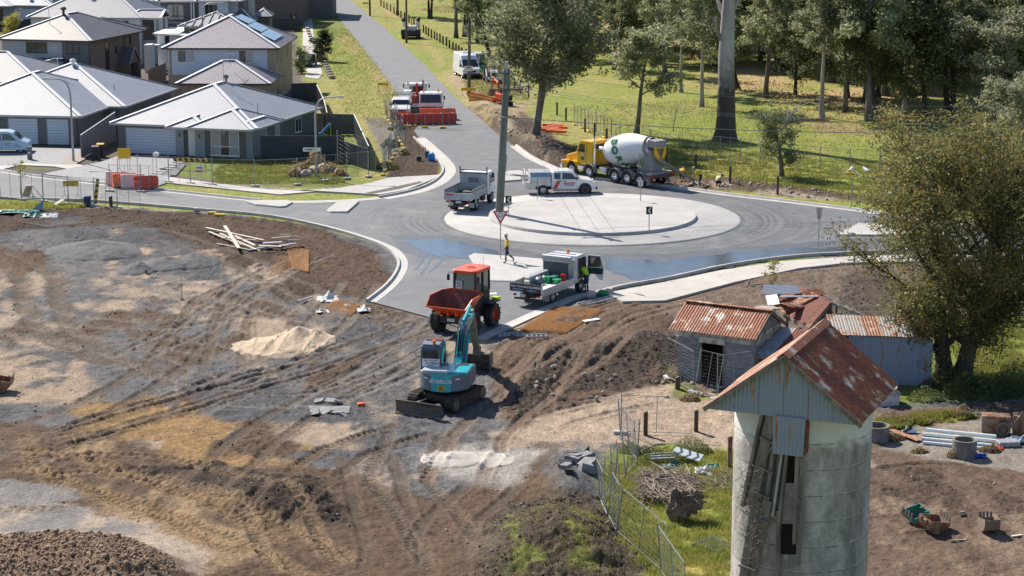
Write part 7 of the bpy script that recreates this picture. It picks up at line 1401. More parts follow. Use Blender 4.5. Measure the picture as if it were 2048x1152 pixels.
mb = MB(); mb.tube([(-2.5,-.8,1.0),(-2.5,-.8,2.6),(-2.5,.8,2.6),(-2.5,.8,1.0)], .06, 6); mb.tube([(-1.0,-.8,1.0),(-1.0,-.8,2.6),(-1.0,.8,2.6),(-1.0,.8,1.0)], .06, 6); mb.build('roll_frame', CHAS, t); mb = MB(); mb.tube([(-.8,.95,.9),(.2,1.0,1.5),(1.0,1.0,.8)], .08, 6); mb.tube([(-.8,-.95,.9),(.2,-1.0,1.5),(1.0,-1.0,.8)], .08, 6); mb.build('loader_arm', WPAINT, t)
mb = MB(); mb.blob((-2.9,.3,1.5), (.3,.25,.4), .1); mb.build('air_filter', STL, t, smooth=True); mb = MB(); mb.tube([(-2.6,-.3,1.0),(-2.9,-.4,2.0),(-3.5,-.5,1.2)], .1, 6); mb.build('digger_arm', WPAINT, t)
t = thing('road_paver', 'black and white road machine parked far up the verge behind a dark pole', 'road machine', P(822, 77), R(-88))
for s in (-1, 1): bx(t, 'crawler_track', -1.5, 1.0, s*1.0-.3, s*1.0+.3, 0, .8, TRK, .15); bx(t, 'side_plate', .3, 1.1, s*1.0-.35, s*1.0+.35, .5, 1.3, BLKP, .05); bx(t, 'console', -.9, -.3, s*.85-.25, s*.85+.25, 1.6, 2.3, WPAINT, .08); mb = MB(); mb.blob((-.6,s*1.0,2.5), (.35,.3,.35), .1); mb.build('umbrella_roll', BLKP, t, smooth=True)
bx(t, 'hopper', .2, 1.2, -.7, .7, .5, 1.25, CHAS, .06); bx(t, 'engine_house', -1.8, .2, -.85, .85, .6, 1.7, WPAINT, .08); bx(t, 'screed', -2.6, -1.8, -1.3, 1.3, .1, .7, CHAS, .05); mb = MB(); mb.cyl((-.5,.1,1.7), (-.5,.1,2.9), .06, n=6); mb.build('exhaust_stack', STL, t)
# red mini excavator on the spoil
t = thing('mini_excavator', 'small orange-red excavator on the spoil behind the striped tape', 'excavator', P(1005, 211), R(120)); RX = mat('orange red paint', (.60,.07,.03), rough=.4)
for s in (-1, 1): bx(t, 'crawler_track', -.9, .9, s*.6-.17, s*.6+.17, 0, .45, TRK, .12)
bx(t, 'body', -.9, .5, -.6, .6, .6, 1.25, RX, .08); bx(t, 'counterweight', -1.0, -.7, -.6, .6, .55, 1.2, BLKP, .06); bx(t, 'seat', -.35, .1, -.2, .3, 1.25, 1.8, BLKP, .05)
mb = MB(); mb.tube([(-.6,-.5,1.2),(-.6,-.5,2.3),(-.6,.5,2.3),(-.6,.5,1.2)], .05, 5); mb.build('roll_bar', BLKP, t); mb = MB(); mb.tube([(.5,0,.9),(.9,0,2.2),(1.9,0,2.7)], [.15,.14,.1], 6); mb.tube([(1.9,0,2.7),(2.2,0,1.3)], .09, 6); mb.build('boom', RX, t); mb = MB(); mb.prism([(2.0,1.3),(2.4,1.2),(2.4,.8),(2.0,.75)], 'y', -.3, .3); mb.build('bucket', STL, t)
# dark car with its door open behind the tan brick house
t = thing('dark_car', 'dark hatchback with its door open, half hidden behind the tan brick house', 'car', P(611, 134), R(84)); mb = MB(); mb.prism([(-.8,.3),(3.2,.3),(3.3,.7),(2.6,.9),(1.9,1.4),(0,1.45),(-.8,1.0)], 'y', -.85, .85); b = mb.build('body', mat('dark car paint', (.02,.022,.028), rough=.2, coat=.6), t, bevel=.08)
wheels(t, [(0,-.75),(0,.75),(2.5,-.75),(2.5,.75)], .31, .2); mb = MB(); mb.prism([(0,.35),(.95,.35),(.95,.85),(.7,1.35),(.1,1.35)], 'y', -.03, .03); d = mb.build('open_door', MATS['dark car paint'], t); d.location = (2.0,-.87,0); d.rotation_euler = (0,0,R(-70)); sp(d, 'door_glass', [(.12,.9),(.85,.9),(.65,1.28),(.15,1.28)], -.035, GLS, .07)
# rusty buckets on the right, and the half-seen one at the left edge
def bucket(name, label, loc, rz, rx, w, r, m, teeth=5, sc=1.0, teethm=None):
 t = thing(name, label, 'excavator bucket', loc, rz); t.rotation_euler = (rx, 0, rz); n = 12; an = np.linspace(-.35, math.pi*.98, n)
 mb = MB(); vs = []; 
 for y in (-w/2, w/2):
  for k, q in ((r, an), (r*.93, an[::-1])):
   for a in q: vs.append((-k*math.cos(a), y, r+k*-math.sin(a)*.95))
 k = 2*n; mb.add(vs, [(i, i+1, i+1+k, i+k) for i in range(k-1)]+[(k-1, 0, k, 2*k-1)]); sh = mb.build('shell', m, t, smooth=False)
 for s in (-1, 1): mb = MB(); pts = [(-r*math.cos(a), r-r*math.sin(a)*.95) for a in an]; mb.prism(pts, 'y', s*w/2-.015, s*w/2+.015); mb.build('side_plate', m, t)
 for i in range(teeth): y = -w/2+w*(i+.5)/teeth; mb = MB(); mb.prism([(r*.95,r*.9),(r*1.02,r*.9),(r*1.05,r*1.45),(r*1.0,r*1.45)], 'y', y-.045, y+.045); mb.build('tooth', teethm or STL, t)
 for s in (-1, 1): mb = MB(); mb.prism([(-r*.9,r*.8),(-r*1.15,r*1.0),(-r*1.1,r*1.35),(-r*.6,r*1.2)], 'y', s*w*.22-.02, s*w*.22+.02); mb.build('hitch_lug', m, t)
 mb = MB(); mb.cyl((-r*1.0,-w*.28,r*1.15), (-r*1.0,w*.28,r*1.15), .035, n=8); mb.build('hitch_pin', STL, t, smooth=True); return t
RB = rustmat('rusted bucket steel', (.20,.15,.12), (.15,.085,.055), .5, sc=3); GB = rustmat('green rusted bucket', (.03,.20,.17), (.14,.085,.06), .60, sc=2.2); TB = mat('dry mud steel', (.26,.195,.14), (.18,.14,.11), 4, rough=.9)
p = GG(1829, 1045); bucket('digger_bucket', 'worn teal-green excavator bucket tipped on the bare ground right of the silo', p, R(205), R(-12), .75, .42, GB, 4)
p = GG(1866, 1062); bucket('digger_bucket', 'dark rusty bucket nested against the teal-green bucket', p, R(25), R(8), .7, .46, RB, 4)
p = GG(1977, 1062); bucket('digger_bucket', 'narrow muddy brown bucket standing alone with its teeth up', p, R(95), R(0), .55, .42, TB, 4, teethm=TB)
p = GG(2, 782); bucket('digger_bucket', 'rusty brown bucket half cut off by the left edge', p, R(0), 0, .9, .55, rustmat('brown bucket', (.25,.15,.08), (.17,.09,.05), .5, sc=3), 3)
# ---------------------------------------------------------------- mesh fences
FST = mat('galvanised tube', (.30,.31,.32), rough=.45, metal=.5); YBL = mat('yellow plastic foot', (.62,.42,.02), rough=.5); CBL = mat('concrete foot', (.45,.44,.42), rough=.9)
def panel_obj(L, H, label, group, foot, dense=False, name='mesh_fence_panel'):
 t = thing(name, label, 'fence panel', (0,0,0), 0, group); r = .017
 mb = MB(); mb.tube([(r,0,.12),(r,0,H),(L-r,0,H),(L-r,0,.12),(r,0,.12)], r, 5, caps=False); mb.build('frame', FST, t, smooth=True)
 for x, nm in ((0.0,'post'),): mb = MB(); mb.tube([(x,0,-.02),(x,0,H+.08)], .028, 6); mb.build(nm, FST, t)
 mb = MB(); mb.tube([(L/2,0,.12),(L/2,0,H)], .016, 5); mb.build('mid_rail', FST, t)
 mb = MB(); k = int(H/.155); 
 for i in range(1, k): mb.tube([(r,0,.1+i*H/k),(L-r,0,.1+i*H/k-.02)], .0035, 3, caps=False)
 n = int(L/.1) if dense else int(L/.15)
 for i in range(1, n): mb.tube([(i*L/n,.004,.12),(i*L/n,.004,H)], .0025, 3, caps=False)
 tag(mb.build('wire_mesh', mat('mesh wire', (.15,.155,.16), rough=.5), t, recalc=False), kind='stuff')
 if foot is not None: mb = MB(); mb.box(-.32, .32, -.13, .13, -.02, .13); mb.build('foot', foot, t, bevel=.03)
 return t
ORD = ['first', 'second', 'third', 'fourth', 'fifth', 'sixth', 'seventh', 'eighth', 'ninth', 'tenth', 'eleventh', 'twelfth', 'thirteenth', 'fourteenth', 'fifteenth', 'sixteenth', 'seventeenth', 'eighteenth', 'nineteenth', 'twentieth', 'twenty-first', 'twenty-second', 'twenty-third', 'twenty-fourth', 'twenty-fifth', 'twenty-sixth']
def run(pts, H, label, group, foot=CBL, tilt=None, ground=True, dense=False, L=2.4):
 W = [P(a, b) for a, b in pts]; src = None; out = []
 for i in range(len(W)-1):
  a, b = W[i].xy, W[i+1].xy; d = b-a; k = max(1, round(d.length/L)); Ls = d.length/k
  for j in range(k):
   p = a+d*(j/k); z = gzz(p.x, p.y) if ground else .05
   if src is None or abs(src[1]-Ls) > .3: src = (panel_obj(Ls-.02, H, label, group, foot, dense), Ls); o = src[0]
   else: o = copy_tree(src[0]); o.scale = ((Ls-.02)/(src[1]-.02), 1, 1)
   z2 = gzz(*(a+d*((j+1)/k))) if ground else .05
   o.location = (p.x, p.y, max(z, .0)); o.rotation_euler = ((tilt[(i+j) % len(tilt)] if tilt else random.uniform(-.03, .03)), -math.atan2(max(z2, 0)-max(z, 0), Ls), math.atan2(d.y, d.x)+random.uniform(-.02, .02)); out.append(o)
 for i, o in enumerate(out):
  if len(out) > 1: o['label'] = ORD[i]+' '+label
 return out
run([(-80,388),(1,396),(87,404),(189,413),(282,420)], 2.0, 'mesh panel from the left along the near side of the left street', 'mesh panels along the left street', dense=True)
run([(220,383),(282,384),(316,386)], 2.0, 'mesh panel from the left before the red and white barriers', 'mesh panels round the street barriers')
run([(236,372),(276,362),(338,365),(425,370),(510,373),(595,370),(650,362),(737,354),(766,348)], 2.0, 'mesh panel from the left in front of the single storey house', 'mesh panels along the front lawn')
run([(765,350),(783,318),(797,293)], 2.0, 'leaning mesh panel from the front beside the mulch corner', 'leaning mesh panels by the mulch', foot=YBL, tilt=[.12, -.1])
run([(808,298),(795,270),(778,242),(768,232)], 2.0, 'leaning mesh panel from the front between gravel path and barriers', 'leaning mesh panels by the gravel path', foot=YBL, tilt=[.2, .05, -.15])
run([(815,254),(850,256),(885,257),(909,256)], 2.0, 'mesh panel from the left before the red road barriers', 'mesh panels before the red barriers', foot=YBL, ground=False)
run([(1148,250),(1240,290),(1332,316),(1440,322),(1520,332),(1640,345),(1760,352),(1850,356)], 2.0, 'mesh panel from the left in the run across the paddock', 'mesh panels across the paddock', foot=YBL)
run([(1336,760),(1388,788),(1434,800)], 2.05, 'leaning mesh panel from the left before the weatherboard shed', 'mesh panels before the old shed', tilt=[.05, -.22], dense=True)
run([(1434,800),(1500,790)], 2.05, 'wire mesh panel between the old shed and the silo roof', None, dense=True)
run([(1242,868),(1385,872)], 1.7, 'wire mesh panel with bramble grown through, before the pale dirt track', None, dense=True)
run([(1242,880),(1274,925),(1202,1015),(1232,1090),(1322,1150),(1372,1225)], 1.75, 'mesh panel from the top of the curved run round the grass', 'mesh panels round the long grass', foot=None, dense=True, tilt=[.08,-.05,.1,-.08])
def lying(pts, label, z=.1):
 a, b, c = [GG(*q) for q in pts]; t = panel_obj((b-a).length, (c-a).length, label, None, None, False); x = (b-a).normalized(); z_ = (c-a); z_ = (z_-x*z_.dot(x)).normalized(); y = z_.cross(x)
 M = Matrix((x, y, z_)).transposed().to_4x4(); M.translation = a+Vector((0,0,z)); t.matrix_world = M; return t
lying([(46,449),(97,458),(97,415)], 'mesh fence panel thrown flat on the dark dirt at the left'); lying([(58,450),(105,459),(110,417)], 'second mesh panel lying under the thrown one at the left', .04)
lying([(1385,1095),(1430,1110),(1400,1075)], 'short piece of mesh lying in the grass beside the silo', .12)
# ---------------------------------------------------------------- poles, wires, lamps
PW = mat('treated pole', (.17,.20,.165), (.12,.135,.115), 2, rough=.9, stretch=(1,1,.15)); PWB = mat('brown pole', (.15,.12,.09), (.10,.085,.07), 2, rough=.9, stretch=(1,1,.15)); WIRE = mat('wire', (.14,.14,.15), rough=.5); CERM = mat('insulator', (.45,.47,.45), rough=.3)
def pole(label, base, h, r0, r1, m, lean=(0,0), arms=(), name='power_pole'):
 t = thing(name, label, 'power pole', base); top = Vector((lean[0], lean[1], h)); mb = MB(); mb.tube([(0,0,-.2), tuple(top*.5), tuple(top)], [r0, (r0+r1)/2, r1], 12); mb.build('shaft', m, t, smooth=True); pts = []
 for z, L, a in arms:
  c = top*(z/h); d = Vector((math.cos(a), math.sin(a), 0)); mb = MB(); mb.bar(c-d*L/2+Vector((0,-r1,0)), c+d*L/2+Vector((0,-r1,0)), .11, .12); arm = mb.build('crossarm', PWB, t)
  for s in (-.94, 0, .94): 
   p = c+d*L/2*s+Vector((0,-r1,.06)); mb = MB(); mb.lathe([(.03,0),(.06,.04),(.04,.08),(.07,.12),(.05,.2),(.01,.22)], 8, c=tuple(p)); mb.build('insulator', CERM, arm); pts.append(Vector(base)+p+Vector((0,0,.2)))
 return t, pts
b1 = P(998, 436); t1, a1 = pole('leaning grey-green timber power pole rising beside the roundabout', b1, 10.25, .30, .22, PW, (.55, 0), ((8.85, 2.3, .05), (9.95, .5, .05)))
mb = MB(); mb.box(.42, .62, -.1, .1, 10.1, 10.75); mb.build('pole_bracket', CERM, t1)
mb = MB(); mb.bar((.38,-.25,7.0), (.38,-.45,7.0), .3, .12); mb.build('cable_clamp', FST, t1)
b2 = P(938, 192); t2, a2 = pole('brown power pole standing beside the white van', b2, 8.3, .19, .14, PWB, (.1, 0), ((8.1, 1.9, .0),)); 
mb = MB(); mb.box(-.45, .4, -.2, -.18, 2.6, 3.15); o = mb.build('pole_notice', PLATE, t2); mb = MB(); mb.box(-.2, .2, -.205, -.201, 2.95, 3.02); mb.build('small_print', BLKP, o)
b3 = P(813, 86); t3, a3 = pole('dark power pole in front of the far road machine', b3, 9.5, .16, .12, PWB, (.05, 0), ((9.2, 1.9, 0),)); b4 = P(740, 32); t4, a4 = pole('most distant power pole beside the far road', b4, 9.5, .16, .12, PWB, (0, 0), ((9.2, 1.9, 0),))
bE = Vector((70, 148, 0)); tE, aE = pole('power pole of the line outside the right edge', bE, 9.5, .2, .15, PWB, (0,0), ((8.8, 2.2, .05),))
def wire(a, b, sag, label, r=.012):
 pts = [a.lerp(b, i/16)-Vector((0,0,sag*4*(i/16)*(1-i/16))) for i in range(17)]; mb = MB(); mb.tube(pts, r, 4); tag(mb.build('power_line', WIRE), label, 'wire', 'overhead power lines')
for i, lb in enumerate(('left', 'middle', 'right')):
 wire(a1[i], a2[i], .6, lb+' overhead wire from the leaning pole to the pole by the van'); wire(a2[i], a3[i], .9, lb+' overhead wire from the pole by the van to the far road machine'); wire(a3[i], a4[i], .8, lb+' overhead wire between the two farthest poles'); wire(a1[i], aE[i], 3.4, lb+' overhead wire sagging across the paddock to the right')
wire(b1+Vector((.38,-.3,7.0)), Vector((70,148,6.3)), 1.6, 'lowest thick overhead cable from the leaning pole across the paddock', .03)
wire(b1+Vector((.5,0,10.2)), Vector((70,148,9.6)), 3.0, 'topmost overhead wire from the head of the leaning pole')
LMP = mat('lamp post steel', (.36,.37,.38), rough=.45, metal=.4)
def lamp_post(label, base, h, dx, r=.085):
 t = thing('street_lamp', label, 'street lamp', base, 0, 'street lamps'); mb = MB(); s = 1 if dx > 0 else -1; a = abs(dx)
 mb.tube([(0,0,-.1),(0,0,1.2),(0,0,h-1.4),(s*.08,0,h-.8),(s*.32,0,h-.3),(s*.75,0,h-.05),(s*a,0,h)], [r*1.3,r*1.1,r*.9,r*.8,r*.7,r*.6,r*.5], 10); mb.build('post', LMP, t, smooth=True)
 mb = MB(); mb.prism([(0,-.02),(s*.25,-.06),(s*.6,-.02),(s*.55,.08),(0,.07)], 'y', -.12, .12); mb.v = [(x+s*a-s*.05, y, z+h) for x, y, z in mb.v]; l_ = mb.build('lamp_head', CERM, t, bevel=.02); mb = MB(); mb.box(s*a+.1 if s > 0 else s*a-.45, s*a+.45 if s > 0 else s*a-.1, -.08, .08, h-.09, h-.055); mb.build('lamp_lens', LITEW, l_); return t
lamp_post('curved street lamp in front of the pair of white garage doors', P(147, 323), 6.75, -1.7); lamp_post('curved street lamp beside the street name sign', P(633, 353), 6.2, 1.7); lamp_post('curved street lamp behind the solar panel house', Vector((-35.4, 229, 0)), 8.1, 1.9)
# ---------------------------------------------------------------- signs
SB = mat('sign face white', (.72,.72,.72), rough=.4); SBK = mat('sign back aluminium', (.50,.51,.52), rough=.4, metal=.3); SRED = mat('sign red', (.50,.02,.02), rough=.4); SBLK = mat('sign black', (.015,.015,.016), rough=.4); SYE = mat('sign yellow', (.72,.42,.01), rough=.45); SBL = mat('sign blue', (.02,.10,.42), rough=.4)
def post(t, h, r=.03, m=FST): mb = MB(); mb.tube([(0,0,-.05),(0,0,h)], r, 8); mb.build('post', m, t, smooth=True)
t = thing('give_way_sign', 'triangular red and white give way sign with roundabout arrows, before the walking man', 'road sign', P(1001, 519)+Vector((0,0,.07))); post(t, 3.0)
Z0, w_ = 2.98, .48
mb = MB(); mb.prism([(-w_, Z0), (w_, Z0), (0, Z0-.86)], 'y', -.05, -.035); pl = mb.build('plate', SRED, t); mb = MB(); mb.prism([(-w_+.15, Z0-.07), (w_-.15, Z0-.07), (0, Z0-.66)], 'y', -.054, -.051); wp = mb.build('white_panel', SB, pl)
for k in range(3):
 a0 = R(30+120*k); mb = MB()
 for j in range(5): a, b = a0+R(17*j), a0+R(17*(j+1)); mb.add([(r*math.cos(q)*1.0, -.057, Z0-.25+r*math.sin(q)) for r, q in ((.105,a),(.14,a),(.14,b),(.105,b))], [(0,1,2,3)])
 mb.build('arrow', SBLK, pl)
 mb = MB(); q = a0+R(85); c = Vector((.122*math.cos(q), -.058, Z0-.25+.122*math.sin(q))); d = Vector((-math.sin(q), 0, math.cos(q))); n_ = Vector((math.cos(q), 0, math.sin(q))); mb.add([c-n_*.04, c+n_*.04, c+d*.07], [(0,1,2)]); mb.build('arrow_head', SBLK, pl)
def chevron(label, base, z, h):
 t = thing('chevron_sign', label, 'road sign', base+Vector((0,0,z)), 0, 'black chevron boards on the roundabout'); post(t, h); mb = MB(); mb.box(-.21, .21, -.06, -.045, h-.50, h+.02); p = mb.build('board', SBLK, t, bevel=.01); mb = MB(); c = h-.24
 mb.prism([(-.10,c),(.04,c+.20),(.14,c+.20),(.0,c),(.14,c-.20),(.04,c-.20)], 'y', -.066, -.062); mb.build('chevron', SB, p)
chevron('black chevron sign on the near left of the island, close to the power pole', P(1017, 434, .3), 0, 1.45); chevron('black chevron sign on the right side of the roundabout island', P(1298, 460, .3), 0, 1.55)
def blank(label, base, h, w=.3, hh=.45, n=''): t = thing('sign_back', label, 'road sign', base); post(t, h); mb = MB(); mb.box(-w/2, w/2, .035, .05, h-hh, h); mb.build('board', SBK, t, bevel=.01); return t
blank('back of a small sign on the far island rim in front of the ute tray', P(1075, 396, .3), 1.5, .34); blank('back of a small sign on the far right of the island', P(1281, 402, .3), 1.5, .34); blank('thin sign post on the small far traffic island', P(1012, 348), 1.6, .16, .7); blank('thin sign post at the right beneath the flying birds', P(1703, 412), 1.6, .14, .7)
t = thing('sign_back', 'back of the triangular sign beside the right footpath', 'road sign', P(1636, 509)+Vector((0,0,.05))); post(t, 2.9); mb = MB(); mb.prism([(-.2,2.9),(.2,2.9),(.14,2.25),(0,2.1),(-.14,2.25)], 'y', .035, .05); mb.build('board', SBK, t)
t = thing('street_name_sign', 'white street name blade on a thin post beside the street lamp', 'street sign', P(643, 366)); post(t, 2.75, .035); mb = MB(); mb.box(-1.35, -.05, -.02, .02, 2.42, 2.70); b = mb.build('name_blade', SB, t); text('SUMMIT ST', .2, MT((-.74,-.024,2.565), R(90)), SBLK, b, bold=.004)
def stand_sign(label, px, py, w, h, z, m=SYE, txt=None, rz=0):
 t = thing('work_sign', label, 'road work sign', GG(px, py), rz); mb = MB(); mb.box(-w/2, w/2, -.02, .02, z, z+h); b = mb.build('board', m, t, bevel=.01)
 for s in (-1, 1): mb = MB(); mb.tube([(s*w*.42,0,z+.1),(s*w*.42,0,z*.45),(s*w*.42-.25,-.2,0)], .018, 5); mb.tube([(s*w*.42,0,z*.45),(s*w*.42+.25,.2,0)], .018, 5); mb.build('leg', FST, t)
 if txt: 
  for i, s in enumerate(txt): text(s, h*.42, MT((0,-.026,z+h*(.72-.44*i)), R(90)), SBLK, b)
 return t
stand_sign('yellow road work board on thin legs in the left verge', 143, 400, 1.15, .42, 1.0, txt=('ROADWORK', 'AHEAD')); stand_sign('blank yellow board standing behind the white barriers', 250, 350, 1.0, .8, 1.3); stand_sign('yellow board on legs beside the far road', 766, 188, 1.1, .28, .9); stand_sign('yellow board behind the power pole near the orange tape', 937, 195, 1.5, .3, .7); stand_sign('small yellow board far up beside the road', 731, 14, 1.0, .3, .5)
t = thing('striped_post', 'leaning black and yellow striped hazard board', 'hazard board', P(190, 411)); t.rotation_euler = (0, R(8), 0)
for i in range(8): mb = MB(); mb.prism([(-.11,.1+.2*i),(.11,.2+.2*i),(.11,.4+.2*i),(-.11,.3+.2*i)], 'y', -.02, .02); mb.build('stripe', SYE if i % 2 else SBLK, t)
mb = MB(); mb.box(-.12, .12, .021, .05, 0, 1.95); mb.build('board', FST, t)
t = thing('barrier_board', 'long black and yellow striped barrier board before the front window', 'barrier board', P(383, 338))
for i in range(12): mb = MB(); mb.prism([(-1.35+.225*i,.6),(-1.125+.225*i,.6),(-1.225+.225*i,.85),(-1.45+.225*i,.85)], 'y', -.02, .02); mb.build('stripe', SYE if i % 2 else SBLK, t)
for s in (-1.2, 1.1): mb = MB(); mb.bar((s,.03,0), (s,.03,.9), .06); mb.build('leg', FST, t)
t = thing('fence_notice', 'white notice with red foot hung on the lawn fence', 'notice', P(400, 364)+Vector((0,-.06,0))); mb = MB(); mb.box(-.32, .32, -.01, .01, .75, 1.25); b = mb.build('board', SB, t); mb = MB(); mb.box(-.3, .3, -.016, -.012, .78, .9); mb.build('red_band', SRED, b); mb = MB(); mb.box(-.25, .25, -.016, -.012, 1.05, 1.15); mb.build('text_band', SBLK, b)
# ---------------------------------------------------------------- road barriers, bins
BRD = mat('red barrier plastic', (.60,.045,.025), (.50,.03,.02), 2, rough=.45); BOR = mat('orange barrier plastic', (.85,.14,.03), rough=.45); BWH = mat('white barrier plastic', (.66,.58,.56), rough=.5)
def barrier(label, loc, rz, m, L=1.9, H=.95, group=None, z=0.01):
 t = thing('water_barrier', label, 'barrier', (loc[0], loc[1], z), rz, group); mb = MB(); mb.prism([(-.28,.06),(-.28,.22),(-.14,.42),(-.12,H-.05),(-.08,H),(.08,H),(.12,H-.05),(.14,.42),(.28,.22),(.28,.06)], 'x', -L/2, L/2); mb.build('shell', m, t, bevel=.03)
 mb = MB(); mb.cyl((L*.2,0,H-.01), (L*.2,0,H+.05), .07, n=8); mb.build('filler_cap', BWH, t); mb = MB(); mb.box(L/2, L/2+.07, -.05, .05, .3, H-.12); mb.build('lug', m, t)
 for x in (-L*.25, L*.25): mb = MB(); mb.box(x-.16, x+.16, -.29, -.13, .02, .16); mb.build('fork_pocket', BLKP if m is not BWH else SBK, t)
 return t
for i in range(5): p = P(806+23*i, 252-.5*i); barrier(['leftmost red barrier across the road', 'second red barrier from the left across the road', 'middle red barrier across the road', 'second red barrier from the right across the road', 'rightmost red barrier across the road'][i], (p.x+.1, p.y+.8), R(2), BRD, 1.1, 1.0, 'red barriers across the road')
p = P(866, 240); barrier('orange-red barrier stacked behind the road barriers', (p.x, p.y), R(2), BOR, 2.4, 1.1); p = P(898, 239); barrier('small orange barrier at the right end behind the red ones', (p.x, p.y), R(20), BOR, 1.2, 1.05)
for lb, x, y, m, a in (('white barrier at the back left of the street closure', 234, 372, BWH, 5), ('orange barrier between the two white ones on the street', 247, 376, BOR, 25), ('large white barrier in the middle of the street closure', 264, 378, BWH, 14), ('bright red barrier nearest the camera on the left street', 290, 381, BRD, 12)): p = P(x, y); barrier(lb, (p.x, p.y+.4), R(a), m, 1.75, 1.05)
BINB = mat('dark bin plastic', (.03,.035,.034), rough=.6)
def wheelie(label, base, lid, rz=0):
 t = thing('wheelie_bin', label, 'bin', base, rz); mb = MB(); lo, hi = .22, .30; mb.add([(-lo,-lo,.05),(lo,-lo,.05),(lo,lo,.05),(-lo,lo,.05),(-hi,-hi,1.0),(hi,-hi,1.0),(hi,hi,1.0),(-hi,hi,1.0)], [(3,2,1,0),(4,5,6,7),(0,1,5,4),(1,2,6,5),(2,3,7,6),(3,0,4,7)]); mb.build('bin_body', BINB, t, bevel=.02)
 mb = MB(); mb.prism([(-.33,1.0),(.33,1.0),(.33,1.05),(.1,1.12),(-.33,1.06)], 'x', -.31, .31); mb.build('lid', lid, t, bevel=.02)
 for s in (-1, 1): mb = MB(); mb.cyl((s*.22,.28,.1), (s*.28,.28,.1), .1, n=10); mb.build('wheel', TYRE, t)
wheelie('dark bin with maroon lid against the raked grey fence', P(192, 318), mat('maroon lid', (.12,.02,.02), rough=.5)); wheelie('dark bin with yellow lid beside the maroon-lidded bin', P(202, 313), mat('yellow lid', (.60,.38,.01), rough=.5)); wheelie('green-lidded bin behind the street name sign', P(617, 323), mat('green lid', (.03,.42,.20), rough=.5))
t = thing('letterbox', 'small white gabled letterbox on a post behind the fence', 'letterbox', P(313, 337)); post(t, 1.0, .03, FRM); mb = MB(); mb.prism([(-.22,1.0),(.22,1.0),(.22,1.22),(0,1.34),(-.22,1.22)], 'y', -.2, .2); mb.build('box', FRM, t)
t = thing('brick_letterbox', 'dark tiled letterbox pillar beside the garden path', 'letterbox', P(60, 320)); mb = MB(); mb.box(-.18, .18, -.15, .15, 0, 1.1); mb.build('pillar', B_DARK, t, bevel=.01); mb = MB(); mb.box(-.1, .1, -.16, -.151, .55, .68); mb.build('plate', SB, t)
for i in range(6): p = P(352-8.2*i+4, 327+4.4*i); mb = MB(); mb.box(-.45, .45, -.2, .2, 0, .06); o = mb.build('stepping_stone', conc, bevel=.01); o.location = (p.x, p.y, .06); o.rotation_euler = (0, 0, R(-15)); tag(o, 'pale stepping stone in the dark pebble path to the front door', 'paving stone', 'stepping stones to the front door')
# ---------------------------------------------------------------- posts, garden
BP = mat('bollard timber', (.085,.065,.05), rough=.9)
t = thing('timber_bollard', 'short dark timber bollard in the long row along the verge fence line', 'bollard', (0,0,0), 0, 'timber bollards along the verge'); mb = MB(); mb.box(-.1, .1, -.1, .1, -.1, 1.15); mb.build('timber', BP, t, bevel=.01); mb = MB(); mb.prism([(-.1,1.15),(.1,1.15),(0,1.2)], 'y', -.1, .1); mb.build('cap', BP, t)
bpx = [(762,12),(768,16),(774,19),(781,23),(788,28),(795,32),(802,36),(809,40),(818,46),(828,52),(838,59),(847,65.5),(852,69),(857,72.5),(863,76),(869,78.5),(874,81),(880,85),(886,88.5),(893,92),(899,96.5),(906,100),(912,105),(918,109.5),(924,113.5),(932,117)]
for i, q in enumerate(bpx):
 p = P(*q); o = t if i == 0 else copy_tree(t); o['label'] = ORD[i]+' dark timber bollard from the far end of the verge row'; o.location = (p.x, p.y, 0); o.rotation_euler = (0, 0, random.uniform(-.2, .2)); o.scale = (1, 1, random.uniform(.92, 1.05))
for lb, q, h in (('timber post alone in the grass right of the white tractor', (1033,134), 1.2), ('timber post left of the two beside the forked tree', (1029,180), 1.2), ('timber post second along beside the red excavator', (1041,187), 1.3), ('timber post nearest the forked tree', (1057,195), 1.3), ('dark post behind the spoil, left of two in the grass', (1114,230), 1.2), ('dark post behind the orange pipes', (1132,241), 1.2),
 ('dark post at the corner of the paddock mesh fence', (1170,264), 1.2), ('dark post right behind the mixer cab', (1189,275), 1.3), ('dark post touching the mixer cab roof in view', (1213,290), 1.4), ('dark post behind the concrete chute', (1333,330), 1.5), ('short post behind the standing worker', (1391,336), 1.1), ('dark post right of the crouching worker', (1460,367), 1.3), ('dark post at the right of the trench spoil', (1555,388), 1.3),
 ('brown stump post inside the enclosure near the bramble', (1291,870), 1.0), ('weathered post at the bramble corner', (1392,862), .9), ('rusty square post beside the silo', (1459,935), 1.3), ('pale stump post by the old shed fence', (1355,778), .55), ('thin stake in the left verge', (222,413), .7)):
 r = .11 if h > .8 else .14; mb = MB(); mb.box(-r, r, -r, r, -.15, h); mb.prism([(-r,h),(r,h),(r*.6,h+.06)], 'y', -r, r); o = mb.build('timber_post', BP if 'rusty' not in lb else RB, bevel=.01); o.location = GG(*q); o.scale = (.8, .8, 1); tag(o, lb, 'post')
def boulder(label, px, py, r, m, z=0): mb = MB(); mb.blob((0,0,r[2]*.6), r, .16, 9, 6); o = mb.build('boulder', m, smooth=False); o.location = GG(px, py); o.rotation_euler = (0, 0, random.uniform(0, 3)); tag(o, label, 'rock'); return o
SND = mat('sandstone', (.42,.36,.28), (.30,.25,.20), 2, rough=.9, bump=.5, bscale=6)
for i, (x, y, lb) in enumerate(((595,350,'low sandstone rock at the left end of the garden bed'), (612,353,'sandstone rock at the front of the garden bed'), (628,345,'long pale rock behind the street lamp base'), (648,340,'tall pale rock in the middle of the garden bed'), (665,346,'flat sandstone rock right of the street sign'), (678,350,'brown rock at the right end of the garden bed'))): boulder(lb, x, y, (.6,.4,.35), SND)
